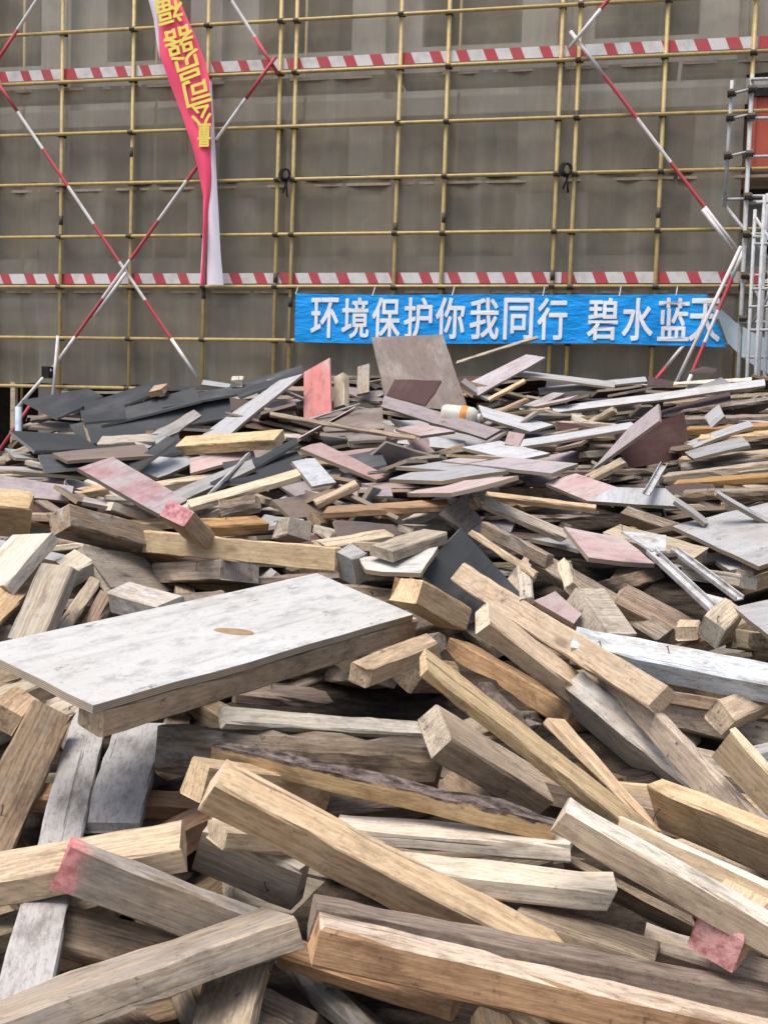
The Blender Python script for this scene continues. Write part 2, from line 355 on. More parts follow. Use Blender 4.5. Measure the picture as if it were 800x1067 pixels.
# striped toe boards
def toe_board(s0, s1, z, label):
    mb = MB(); h = .175; per = .455; sh = .075
    x = s0; k = 0
    wbox(mb, s0, s1, z, z + h, -.058, -.0425)
    r = random.Random(int(s0 * 10 + z * 100))
    while x < s1:
        w = (.27 if k % 2 else .185) * r.uniform(.85, 1.15); x1 = min(x + w, s1)
        def cl(v): return min(max(v, s0), s1)
        q = [wp(cl(x + sh), z, -.040), wp(cl(x1 + sh) if x1 < s1 else s1, z, -.040), wp(x1, z + h, -.040), wp(x, z + h, -.040)]
        if k == 0: q[0] = wp(s0, z, -.040)
        mb.add(q, [(0, 1, 2, 3)], 1 + k % 2)
        x = x1; k += 1
    o = mb.build('toe_board', [M_white, M_red, M_white])
    tag(o, label, 'toe board', 'red and white striped toe boards')
seg = [(-9.0, -5.905), (-5.895, -1.815), (-1.80, 2.80), (2.81, 5.60), (5.62, 8.6)]
nm = ['at the far left', 'across the crossing braces at left', 'in the middle bays', 'in the right bays', 'beyond the right tower']
for (a, b_), w_ in zip(seg, nm):
    toe_board(a, b_, 7.655, 'upper red and white striped toe board ' + w_)
    toe_board(a, b_, 4.135, 'lower red and white striped toe board ' + w_)

# red and white braces
def brace(p0, p1, label, off=.14, first=0, r=.029, off1=None, bl=.82):
    a = wp(p0[0], p0[1], off); b_ = wp(p1[0], p1[1], off if off1 is None else off1)
    L = (b_ - a).length; n = max(1, round(L / bl)); mb = MB()
    for k in range(n):
        mb.tube(a.lerp(b_, k / n), a.lerp(b_, (k + 1) / n), r, 10, (k + first) % 2, cap=(k in (0, n - 1)))
    tag(mb.build('scaffold_brace', [M_red, M_white], None, True), label, 'scaffold brace', 'red and white diagonal braces')
brace((-7.16, 7.72), (-3.25, 2.53), 'red and white brace sloping down to the right in the left crossing pair', .14)
brace((-1.96, 7.78), (-6.0, 2.54), 'red and white brace sloping down to the left behind the red banner', .20)
brace((-7.2, 7.72), (-5.55, 9.9), 'red and white brace leaving the picture at the top left corner', .20)
brace((-1.93, 7.52), (-3.6, 9.96), 'red and white brace rising to the top just right of the red banner', .14, 0)
brace((2.80, 7.70), (4.6, 9.95), 'white topped brace rising above the upper toe board at right', .20, 1)
brace((2.80, 7.975), (5.47, 4.575), 'red and white brace sloping down to the grey scaffold tower', .14, 1)
brace((4.90, 5.21), (5.37, 4.60), 'short white splice tube clamped beside the brace near the tower', .20, 1, bl=2)
brace((-4.53, 4.28), (-5.1, 3.54), 'short white splice tube clamped below the left crossing', .26, 1, bl=2)
brace((-6.3, 2.10), (-7.3, .75), 'red lower brace end in the dark gap at far left', .14, 0, bl=2)
brace((5.54, 4.63), (4.66, 2.2), 'red and white brace running down from the tower over the blue banner', .34, 1, off1=.6, bl=.5)
brace((5.48, 4.63), (4.47, 2.2), 'dull pale brace parallel to the one over the blue banner', .30, 1, off1=.55, bl=3)
brace((4.75, 3.2), (4.2, 2.45), 'short red brace end under the right part of the blue banner', .16, 1, bl=.45)
mb = MB(); mb.tube(wp(-5.80, 3.2, .25), wp(-5.93, 1.7, .25), .026, 10)
tag(mb.build('short_tube', M_white, None, True), 'short pale upright tube at left above the black sheets', 'tube')
mb = MB(); mb.tube(wp(-5.9, 2.62, .3), wp(-6.45, 1.9, .5), .03, 10)
tag(mb.build('short_tube', M_white, None, True), 'short pale slanting tube ending in a black clamp at left', 'tube')
mb = MB(); mb.box(wp(-5.97, 2.56, .3), (.14, .14, .2), WE, WN, UZ)
tag(mb.build('swivel_clamp', M_ropeblk), 'black clamp joining the pale tubes at left', 'clamp')
mb = MB(); mb.tube(wp(-6.40, 0, .5), wp(-6.40, 1.95, .5), .055, 12)
tag(mb.build('support_post', plain('post_blue', (.36, .45, .54), .5), None, True), 'pale blue post standing in the dark gap at left', 'post')
mb = MB(); wbox(mb, -6.92, -6.83, 0, 2.4, -.2, -.1)
tag(mb.build('support_post', W['tan']), 'thin brown timber post in the dark gap at far left', 'post')
# dark coils of cable hung on the double uprights
for sx, z, lab in ((-1.8, 5.86, 'left'), (2.8, 5.84, 'right')):
    mb = MB()
    for j in range(3):
        pts = [wp(sx + .085 * math.cos(t) * (1 - .12 * j) + .02 * j, z + .04 + .10 * math.sin(t) * (1 - .1 * j), .1 + .02 * j) for t in [2 * math.pi * k / 18 for k in range(19)]]
        for k in range(18): mb.tube(pts[k], pts[k + 1], .017, 6, cap=False)
    mb.tube(wp(sx + .03, z - .05, .1), wp(sx + .06, z - .32, .1), .016, 6); mb.tube(wp(sx + .05, z - .05, .1), wp(sx - .02, z - .26, .1), .016, 6)
    tag(mb.build('cable_coil', M_ropeblk, None, True), 'black cable coil tied to the %s pair of close uprights' % lab, 'cable coil', 'cable coils')

# ------------------------------------------------------------------ safety net
s = NT('safety_net'); tc = s.n('ShaderNodeTexCoord'); nco = tc.outputs['Object']
v1 = s.noise(s.mapping(nco, (4.0, 1, .35)), 1, 5, .62); v2 = s.noise(s.mapping(nco, (1.0, 1, .8), (3, 0, 7)), 1.0, 4, .6); v3 = s.noise(s.mapping(nco, (.8, 1, 26)), 1, 4, .6)
nc = s.mix(s.ramp(v2, .35, .65), (.325, .278, .21), (.285, .265, .212))
nc = s.mix(s.math('MULTIPLY', s.ramp(v1, .45, .75), .55), nc, (.40, .40, .345))
v4 = s.noise(s.mapping(nco, (1.6, 1, 1.2), (8, 0, 2)), 1.0, 5, .65)
nc = s.mix(s.math('MULTIPLY', s.ramp(v4, .55, .72), .5), nc, (.42, .36, .27))
nc = s.mix(s.math('MULTIPLY', s.ramp(v4, .45, .30), .45), nc, (.22, .208, .18))
nc = s.mix(s.math('MULTIPLY', s.ramp(v3, .5, .8), .2), nc, (.31, .255, .195))
s.done(nc, .9, .1)
s.bump(s.math('ADD', v1, s.math('MULTIPLY', v3, .15)), .5, .05)
tr = s.n('ShaderNodeBsdfTransparent'); tl = s.n('ShaderNodeBsdfTranslucent'); s.l(nc, tl.inputs[0])
m1 = s.n('ShaderNodeMixShader'); m1.inputs[0].default_value = .25; s.l(s.bsdf.outputs[0], m1.inputs[1]); s.l(tl.outputs[0], m1.inputs[2])
m2 = s.n('ShaderNodeMixShader'); s.l(s.math('ADD', s.math('MULTIPLY', v2, .34), .18), m2.inputs[0]); s.l(m1.outputs[0], m2.inputs[1]); s.l(tr.outputs[0], m2.inputs[2]); s.l(m2.outputs[0], s.out.inputs[0])
M_net = s.mat
def net(s0, s1, z0, z1, seed, label):
    r = random.Random(seed); ph = [r.uniform(0, 6.28) for _ in range(6)]
    nx, nz = max(8, int((s1 - s0) / .12)), max(8, int((z1 - z0) / .16)); vs = []; fs = []
    for j in range(nz + 1):
        for i in range(nx + 1):
            a = s0 + (s1 - s0) * i / nx; z = z0 + (z1 - z0) * j / nz
            t = j / nz
            o = -.075 + .018 * math.sin(7.3 * a + ph[0] + .8 * math.sin(1.3 * z + ph[1])) + .012 * math.sin(15 * a + ph[2] + z) + .02 * math.sin(2.1 * a + ph[3]) * math.sin(1.9 * z + ph[4]) + .008 * math.sin(9 * z + 3 * a + ph[5])
            if j == 0: z += .03 * math.sin(4 * a + ph[1]) 
            vs.append(tuple(wp(a, z, min(o - .05, -.075)))); 
    for j in range(nz):
        for i in range(nx):
            q = j * (nx + 1) + i; fs.append((q, q + 1, q + nx + 2, q + nx + 1))
    mb = MB(); mb.add(vs, fs)
    o = mb.build('safety_net', M_net, None, True)
    tag(o, label, 'safety net', 'net panels')
    # hem cord along the lower edge
    hb = MB()
    for i in range(0, nx, 2): hb.tube(Vector(vs[i]) + UZ * .012, Vector(vs[min(i + 2, nx)]) + UZ * .012, .02, 5, cap=False)
    hb.build('hem_cord', M_ropeblk, o)
for k, (a, b_, w_) in enumerate(((-9, -5.9, 'at the far left'), (-5.9, -1.83, 'behind the crossing braces'), (-1.83, .88, 'left of the middle'), (.88, 2.8, 'right of the middle'), (2.8, 5.45, 'behind the right brace'))):
    net(a, b_ + .02, 5.86, 9.7, 10 + k, 'upper grey brown safety net panel ' + w_)
    net(a, b_ + .02, 2.34, 5.90, 30 + k, 'lower grey brown safety net panel ' + w_)
net(5.45, 9, 7.3, 9.7, 50, 'grey brown net strip above the dark opening at the right edge')
net(5.45, 9, 2.3, 4.4, 51, 'grey brown net strip behind the foot of the tower')

# ------------------------------------------------------------------ grey scaffold tower and red hoist panel at right
tw = empty('scaffold_tower', wp(5.5, 0, 1.2)); bpy.context.view_layer.update(); tinv = tw.matrix_world.inverted()
tag(tw, 'grey galvanised scaffold tower standing at the right edge', 'scaffold tower')
def tpart(name, a, b_, r=.024, mat=M_galv):
    mb = MB(); mb.tube(a, b_, r, 10); o = mb.build(name, mat, None, True); o.parent = tw; o.matrix_parent_inverse = tinv; return o
T0, T1 = 1.2, 2.1
tpart('post', wp(5.15, 5.04, T0), wp(5.17, 6.80, T0), .026)
tpart('post', wp(5.47, 0, T0), wp(5.44, 6.87, T0), .03)
tpart('post', wp(5.61, 0, T1), wp(5.60, 5.0, T1), .026)
tpart('post', wp(5.73, 0, T0), wp(5.72, 4.7, T0), .026)
tpart('post', wp(6.6, 0, T0), wp(6.6, 6.9, T0), .026); tpart('post', wp(6.6, 0, T1), wp(6.6, 6.9, T1), .026)
for sx, o_, zt in ((5.54, T0 + .45, 4.9), (5.66, T0 + .75, 5.05), (5.80, T0 + .2, 5.1), (5.88, T1, 5.0), (5.98, T0 + .5, 4.8), (6.1, T0 + .1, 6.2), (6.3, T1, 5.4)):
    tpart('post', wp(sx, 0, o_), wp(sx - .01, zt, o_), .025)
for z, o_ in ((4.9, T1), (4.35, T1), (3.75, T1), (3.2, T1), (2.9, T0 + .05), (4.5, T0 + .6), (3.55, T0 + .6)): tpart('ledger', wp(5.5, z, o_), wp(6.8, z + .02, o_), .021)
tpart('diagonal', wp(5.55, 3.3, T0 + .3), wp(6.2, 4.5, T0 + .3), .021)
for z in (6.63, 6.28, 5.76): tpart('ledger', wp(5.12, z - .03, T0 + .02), wp(5.5, z + .05, T0 + .02), .02, M_plank if z == 0 else M_galv)
for z in (6.79, 6.25, 5.72, 5.17, 4.64, 4.06, 3.4): tpart('ledger', wp(5.42, z, T0 + .05), wp(6.8, z, T0 + .05), .022)
tpart('ledger', wp(5.12, 5.15, T0 - .04), wp(5.5, 5.15, T0 - .04), .022); tpart('ledger', wp(5.42, 5.1, T0 - .04), wp(6.8, 5.12, T0 - .04), .03)
tpart('diagonal', wp(5.15, 5.08, T0 - .05), wp(5.95, 4.1, T0 - .05), .024)
tpart('diagonal', wp(5.50, 4.08, T0 - .05), wp(6.1, 3.1, T0 - .05), .024)
tpart('diagonal', wp(5.5, 4.7, T1), wp(6.4, 3.3, T1), .022)
for sx, z, o_ in ((5.16, 6.62, T0), (5.16, 6.28, T0), (5.155, 5.75, T0), (5.44, 6.66, T0), (5.445, 6.28, T0), (5.45, 5.76, T0), (5.46, 5.17, T0), (5.465, 4.64, T0), (5.47, 4.06, T0), (5.47, 3.45, T0), (5.725, 4.06, T0), (5.725, 3.3, T0)):
    c = link('coupler', clamp_me); c.parent = tw; c.matrix_parent_inverse = tinv; c.location = wp(sx, z, o_); c.rotation_euler.z = wall_rot; c.scale = (1.1, 1.1, 1.2)
hp = empty('hoist_cabin', wp(6.2, 4.2, -.2)); bpy.context.view_layer.update(); hinv = hp.matrix_world.inverted()
tag(hp, 'orange red metal hoist cabin behind the grey tower at the right edge', 'hoist cabin')
def hpart(name, mb, mat):
    o = mb.build(name, mat); o.parent = hp; o.matrix_parent_inverse = hinv
mb = MB(); wbox(mb, 5.62, 7.6, 5.86, 7.0, -1.4, -.3); hpart('body', mb, M_hoist)
for k in range(6):
    mb = MB(); wbox(mb, 5.60 + k * .36, 5.65 + k * .36, 5.84, 7.02, -.3, -.26); hpart('rib', mb, M_hoist)
mb = MB(); wbox(mb, 5.58, 7.64, 7.0, 7.12, -1.45, -.22); hpart('roof', mb, M_dark)
mb = MB(); wbox(mb, 5.58, 7.64, 5.78, 5.86, -1.45, -.22); hpart('floor', mb, M_dark)

# ------------------------------------------------------------------ banners
s = NT('banner_blue'); tc = s.n('ShaderNodeTexCoord'); bco = tc.outputs['Object']
bn = s.noise(s.mapping(bco, (1.2, 1, 3)), 1.0, 4, .6)
s.bump(s.noise(s.mapping(bco, (2.5, 2.5, 7)), 1.0, 5, .6), .7, .05)
M_blue = s.done(s.mix(s.ramp(bn, .35, .7), (.0, .26, .70), (.005, .32, .80)), .55, .3)
M_letter = plain('banner_white', (.74, .76, .78), .6, .3, 0, .05)
M_cloth_red = plain('cloth_red', (.84, .085, .17), .6, .3, 0, .08, 3, (.66, .06, .12))
M_cloth_white = plain('cloth_white', (.66, .62, .68), .7, .2, 0, .12, 3, (.55, .42, .5))
M_cloth_pale = plain('cloth_pale_blue', (.42, .52, .58), .7, .2, 0, .3, 5, (.5, .55, .58))
M_yellow_print = plain('print_yellow', (.80, .66, .12), .6, .3, 0, .05)
def rip(a, z):
    e_ = min(1, max(0, (a - 1.8) / 2.5))
    return .024 * math.sin(1.9 * a + .6) + (.010 + .010 * e_) * math.sin(5.2 * a + 2.6 * z) + (.002 + .005 * e_) * math.sin(9 * a - 5 * z)
def banner_pt(u, v):
    s0, s1 = -1.536, 5.03 + .33 * (1 - v)
    a = s0 + (s1 - s0) * u
    sag = .03 * math.sin(math.pi * u) + .012 * math.sin(9 * u)
    zt = 3.95 - sag + (.0 if u < .93 else -(u - .93) * .15); zb = 3.14 - .02 * math.sin(7 * u) + .01
    return a, zb + (zt - zb) * v
nu, nv = 220, 20; vs = []; fs = []
for j in range(nv + 1):
    for i in range(nu + 1):
        a, z = banner_pt(i / nu, j / nv); vs.append(wp(a, z, .17 + rip(a, z)))
for j in range(nv):
    for i in range(nu): q = j * (nu + 1) + i; fs.append((q, q + 1, q + nu + 2, q + nu + 1))
bb = empty('blue_banner', wp(-1.536, 3.14, .17)); bpy.context.view_layer.update(); binv = bb.matrix_world.inverted()
tag(bb, 'long blue banner with white Chinese lettering tied below the lower toe boards', 'banner')
def under(o, root, inv): o.parent = root; o.matrix_parent_inverse = inv; return o
mb = MB(); mb.add(vs, fs); under(mb.build('cloth', M_blue, None, True), bb, binv)
# loose right end: folded back, its pale reverse showing
end = [[(5.03, 3.80), (5.20, 3.74), (5.45, 3.52), (5.72, 3.34), (6.0, 3.2)], [(5.22, 3.55), (5.34, 3.46), (5.52, 3.3), (5.74, 3.1), (6.0, 2.98)], [(5.36, 3.2), (5.42, 3.15), (5.55, 3.0), (5.75, 2.85), (6.0, 2.7)]]
vs = []; fs = []
for j, row in enumerate(end):
    for i, (a, z) in enumerate(row): vs.append(wp(a, z, .16 + .05 * math.sin(2.2 * i + j) + .05 * i))
for j in range(2):
    for i in range(4): q = j * 5 + i; fs.append((q, q + 1, q + 6, q + 5))
mb = MB(); mb.add(vs, fs); under(mb.build('loose_end', M_cloth_pale, None, True), bb, binv)
for u in (0.0, .2, .4, .62, .8, .93):
    a, z = banner_pt(u, 1); mb = MB(); mb.tube(wp(a, z - .02, .175 + rip(a, z)), wp(a + .02, 4.07, .08), .008, 6); under(mb.build('tie_cord', M_white), bb, binv)
def char_mesh(ch, bold):
    cu = bpy.data.curves.new('char_' + str(ord(ch)), 'FONT'); cu.body = ch; cu.size = 1; cu.offset = bold; cu.resolution_u = 3; cu.fill_mode = 'BOTH'; cu.extrude = .0
    ob = bpy.data.objects.new('tmp_char', cu); COL.objects.link(ob); bpy.context.view_layer.update()
    me = bpy.data.meshes.new_from_object(ob.evaluated_get(bpy.context.evaluated_depsgraph_get())); bpy.data.objects.remove(ob); bpy.data.curves.remove(cu)
    co = [v.co.copy() for v in me.vertices]
    x0 = min(c.x for c in co); x1 = max(c.x for c in co); y0 = min(c.y for c in co); y1 = max(c.y for c in co)
    return me, [((c.x - (x0 + x1) / 2) / (x1 - x0), (c.y - (y0 + y1) / 2) / (y1 - y0)) for c in co]
def thick(me, nc_, d, fn, w_, h_):
    mb = MB(); polys = [tuple(p.vertices) for p in me.polygons]
    for k, (dx, dy) in enumerate(((0, 0), (1, 0), (-1, 0), (0, 1), (0, -1), (.7, .7), (-.7, -.7), (.7, -.7), (-.7, .7))):
        mb.add([fn(x + dx * d / w_, y + dy * d / h_, k) for x, y in nc_], polys)
    return mb.mesh('letter')
for ch, sx in zip('\u73af\u5883\u4fdd\u62a4\u4f60\u6211\u540c\u884c\u78a7\u6c34\u84dd\u5929', (-1.026, -.499, .022, .552, 1.076, 1.624, 2.165, 2.699, 3.48, 4.012, 4.551, 5.02)):
    me, nc_ = char_mesh(ch, 0.0)
    w_, h_ = (.45, .64)
    me = thick(me, nc_, .011, lambda x, y, k: (lambda a, z: wp(a, z, .184 + .0006 * k + rip(a, z)))(sx + x * w_, 3.545 + y * h_), w_, h_)
    me.materials.clear(); me.materials.append(M_letter)
    under(link('letter', me), bb, binv)

RED = [(-3.996, 9.382, -3.723, 9.365), (-3.969, 8.76, -3.626, 8.741), (-3.98, 8.449, -3.468, 8.423), (-3.975, 8.137, -3.309, 8.105), (-3.935, 7.822, -3.167, 7.757), (-3.755, 7.345, -3.058, 7.396), (-3.541, 6.867, -3.013, 6.85), (-3.361, 6.391, -2.987, 6.381), (-3.232, 5.916, -2.994, 5.911), (-3.139, 5.521, -3.02, 5.519), (-3.131, 5.126, -3.046, 5.125), (-3.139, 4.651, -3.071, 4.651), (-3.162, 4.063, -3.093, 4.063)]
WHT = [(-3.07, 7.406, -3.036, 7.404), (-3.059, 6.86, -2.991, 6.857), (-3.033, 6.39, -2.965, 6.388), (-3.057, 5.919, -2.921, 5.916), (-3.083, 5.526, -2.896, 5.523), (-3.075, 5.131, -2.871, 5.129), (-3.066, 4.656, -2.827, 4.654), (-3.054, 4.067, -2.764, 4.067)]
TOP = [(-4.199, 9.407, -3.976, 9.393), (-4.189, 8.783, -3.965, 8.771), (-4.098, 8.466, -3.977, 8.46), (-4.04, 8.15, -3.971, 8.147), (-3.966, 7.802, -3.945, 7.80)]
rb = empty('red_banner', wp(-3.1, 4.06, .3)); bpy.context.view_layer.update(); rinv = rb.matrix_world.inverted()
tag(rb, 'twisted red banner with yellow Chinese lettering hanging down at upper left', 'banner')
def ribbon(rows, name, mat, base, bow, parent=rb, inv=rinv, sub=6, across=8):
    vs = []; fs = []; rr = []
    for k in range(len(rows) - 1):
        for j in range(sub):
            t = j / sub; rr.append(tuple(rows[k][q] + (rows[k + 1][q] - rows[k][q]) * t for q in range(4)))
    rr.append(rows[-1])
    for a0, z0, a1, z1 in rr:
        for i in range(across + 1):
            t = i / across; a = a0 + (a1 - a0) * t; z = z0 + (z1 - z0) * t
            vs.append(wp(a, z, base + bow * math.sin(math.pi * t) + .012 * math.sin(5 * z + 4 * t)))
    for j in range(len(rr) - 1):
        for i in range(across): q = j * (across + 1) + i; fs.append((q, q + across + 1, q + across + 2, q + 1))
    mb = MB(); mb.add(vs, fs); return under(mb.build(name, mat, None, True), parent, inv)
ribbon(RED, 'red_face', M_cloth_red, .30, .06)
ribbon(WHT, 'white_reverse', M_cloth_white, .27, .04)
ribbon(TOP, 'white_reverse', M_cloth_white, .27, .03)
mb = MB(); mb.tube(wp(-3.16, 4.07, .3), wp(-3.1, 5.5, .3), .012, 6); under(mb.build('edge_cord', M_cloth_white), rb, rinv)
for ch, (sx, z), w_, h_, tl_ in zip('\u798f\u5668\u5458\u53f8\u516c\u91cf', ((-3.75, 8.54), (-3.58, 8.05), (-3.42, 7.64), (-3.25, 7.21), (-3.16, 6.84), (-3.105, 6.50)), (.46, .52, .48, .44, .34, .22), (.43, .42, .43, .42, .33, .36), (12, 15, 17, 14, 6, 0)):
    me, nc_ = char_mesh(ch, 0.0); c_, s_ = math.cos(math.radians(180 + tl_)), math.sin(math.radians(180 + tl_))
    me = thick(me, nc_, .009, lambda x, y, k: wp(sx + x * w_ * c_ - y * h_ * s_, z + x * w_ * s_ + y * h_ * c_, .395 + .0006 * k), w_, h_)
    me.materials.clear(); me.materials.append(M_yellow_print)
    under(link('letter', me), rb, rinv)

# ------------------------------------------------------------------ heap: core coloured dark as gap shade, then every timber and board on its own
HY = [(1.2, .30), (1.55, .42), (1.85, .54), (2.15, .64), (2.5, .73), (2.95, .82), (3.6, .95), (4.2, 1.02), (5.0, 1.12), (6.0, 1.28), (7.4, 1.50), (8.4, 1.66), (9.4, 1.72), (10.6, 1.5), (12.2, .9), (13.6, .1), (14.2, -.2)]
def core_z(x, y):
    for (y0, z0), (y1, z1) in zip(HY, HY[1:]):
        if y0 <= y <= y1: z = z0 + (z1 - z0) * (y - y0) / (y1 - y0); break
    else: z = HY[0][1] - (HY[0][0] - y) * .5 if y < HY[0][0] else -.2
    side = min(1, max(0, (7.5 - abs(x)) / 3.0))
    left = min(1, max(0, (x + 3.6) / 1.3)) if y > 5.6 else 1
    return z * side * (.66 + .34 * left) - (1 - side) * .25
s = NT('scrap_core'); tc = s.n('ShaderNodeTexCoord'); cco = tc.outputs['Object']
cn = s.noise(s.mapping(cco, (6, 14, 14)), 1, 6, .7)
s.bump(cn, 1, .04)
M_core = s.done(s.mix(s.ramp(cn, .35, .7), (.022, .018, .015), (.085, .066, .05)), .95, .05)  # near-black so the core reads as shaded void between the boards
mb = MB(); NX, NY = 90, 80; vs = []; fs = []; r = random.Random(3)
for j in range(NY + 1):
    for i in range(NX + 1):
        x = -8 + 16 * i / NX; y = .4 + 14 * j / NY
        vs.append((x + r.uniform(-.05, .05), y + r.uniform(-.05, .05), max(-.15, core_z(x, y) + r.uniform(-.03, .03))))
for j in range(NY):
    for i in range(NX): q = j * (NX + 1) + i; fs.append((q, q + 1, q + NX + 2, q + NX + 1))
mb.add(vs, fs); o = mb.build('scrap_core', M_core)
tag(o, 'packed wood scrap deep inside the heap, coloured dark as the shade of the gaps', 'wood scrap', kind='stuff')

def rot_m(a, e, ro):
    u = Vector((math.cos(e) * math.cos(a), math.cos(e) * math.sin(a), math.sin(e))); l = Vector((-math.sin(a), math.cos(a), 0)); w = u.cross(l)
    return Matrix((u, l * math.cos(ro) + w * math.sin(ro), w * math.cos(ro) - l * math.sin(ro))).transposed().to_4x4()

def timber_mesh(L, Wd, T, seed, taper=1.0, style=''):
    r = random.Random(seed); n = max(4, min(18, int(L / .055))); c = min(.0045, .16 * min(Wd, T))
    rough = .0011
    if style == 'log': rough = .0035; c = .3 * min(Wd, T)
    bow = r.uniform(-1, 1) * .004 * L; bowz = r.uniform(-1, 1) * .003 * L; tw = r.uniform(-1, 1) * .03
    hy, hz = Wd / 2, T / 2
    base = [(-hy + c, -hz), (hy - c, -hz), (hy, -hz + c), (hy, hz - c), (hy - c, hz), (-hy + c, hz), (-hy, hz - c), (-hy, -hz + c)]
    wear = [0.0] * 8; vs = []; sl0 = r.uniform(-.05, .05); sl1 = r.uniform(-.05, .05); ph = r.uniform(0, 6)
    ragged = style in ('weathered', 'grey', 'spotted') and r.random() < .5
    c0_ = r.randrange(8); chip0 = (c0_, (c0_ + 1) % 8) if r.random() < .5 and style not in ('redend', 'pinkend') else ()
    c1_ = r.randrange(8); chip1 = (c1_, (c1_ + 1) % 8, (c1_ + 2) % 8) if r.random() < .5 else ()
    for k in range(n + 1):
        t = k / n; x = -L / 2 + L * t; sc = 1 + (taper - 1) * t
        a = tw * (t - .5); ca, sa = math.cos(a), math.sin(a)
        by = bow * math.sin(math.pi * t); bz = bowz * math.sin(math.pi * t)
        for q, (y, z) in enumerate(base):
            y2, z2 = y * sc, z * (sc if taper < .9 else 1)
            if r.random() < .09 and style != 'sheet':       # knocked edges
                d = r.uniform(.001, .005); y2 -= math.copysign(min(d, hy * .3), y2); z2 -= math.copysign(min(d, hz * .3), z2)
            if style == 'bark' and q in (4, 5, 3): z2 += .006 * math.sin(t * 19 + ph + q) - (.010 * max(0, math.sin(t * 6.2 + 1.1))) + r.uniform(-.003, .003); y2 += r.uniform(-.002, .002)
            y2 += r.gauss(0, rough); z2 += r.gauss(0, rough)
            dx = 0
            if k == 0: dx = sl0 * y + r.gauss(0, .0022) + (r.uniform(0, .018) if q in chip0 else 0)
            if k == n: dx = sl1 * y + r.gauss(0, .0022) + (r.uniform(-.035, .012) if ragged else 0) - (r.uniform(0, .018) if q in chip1 else 0)
            vs.append((x + dx, y2 * ca - z2 * sa + by, y2 * sa + z2 * ca + bz))
    fs = []; mi = []
    for k in range(n):
        for q in range(8):
            q2 = (q + 1) % 8
            fs.append((k * 8 + q2, k * 8 + q, (k + 1) * 8 + q, (k + 1) * 8 + q2))
            mi.append(1 if style == 'bark' and q in (3, 4, 5) else 0)
    fs.append(tuple(range(0, 8))[::1]); mi.append(0)
    fs.append(tuple(n * 8 + q for q in range(7, -1, -1))); mi.append(0)
    me = bpy.data.meshes.new('timber'); me.from_pydata(vs, [], [f[::-1] for f in fs]); me.update()
    if style == 'bark': me.polygons.foreach_set('material_index', mi)
    return me

def board_mesh(quad, T, seed, flat=1.0):
    r = random.Random(seed); P4 = [Vector((x, y, 0)) for x, y in quad]
    n = 8; ring = []
    for k in range(4):
        a, b_ = P4[k], P4[(k + 1) % 4]; d = b_ - a; Ld = max(d.length, 1e-4); nrm = Vector((-d.y, d.x, 0)) / Ld
        m_ = max(2, min(10, int(Ld / .06)))
        chip = r.random() < .4
        for j in range(m_):
            t = j / m_; j_ = r.gauss(0, .0012)
            if chip and j and r.random() < .3: j_ += r.uniform(-.008, .002)
            ring.append(a.lerp(b_, t) + nrm * -j_ * 1.0)
    warp = r.uniform(-1, 1) * .006; cx_ = sum((p for p in ring), Vector()) / len(ring); Lm = max(abs(p.x) for p in P4) + .01
    def wz(p): return flat * (warp * ((p.x / Lm) ** 2) + .002 * math.sin(9 * p.x + seed))
    m_ = len(ring); vs = []; fs = []
    for s_, ins in ((1, .92), (1, 1), (-1, 1), (-1, .92)):
        for p in ring:
            q = cx_ + (p - cx_) * ins if ins < 1 else p
            vs.append((q.x, q.y, s_ * T / 2 + wz(q)))
    for k in range(3):
        for i in range(m_):
            i2 = (i + 1) % m_; fs.append((k * m_ + i, k * m_ + i2, (k + 1) * m_ + i2, (k + 1) * m_ + i))
    fs.append(tuple(range(m_ - 1, -1, -1))); fs.append(tuple(3 * m_ + i for i in range(m_)))
    me = bpy.data.meshes.new('board'); me.from_pydata(vs, [], [f[::-1] for f in fs]); me.update()
    return me

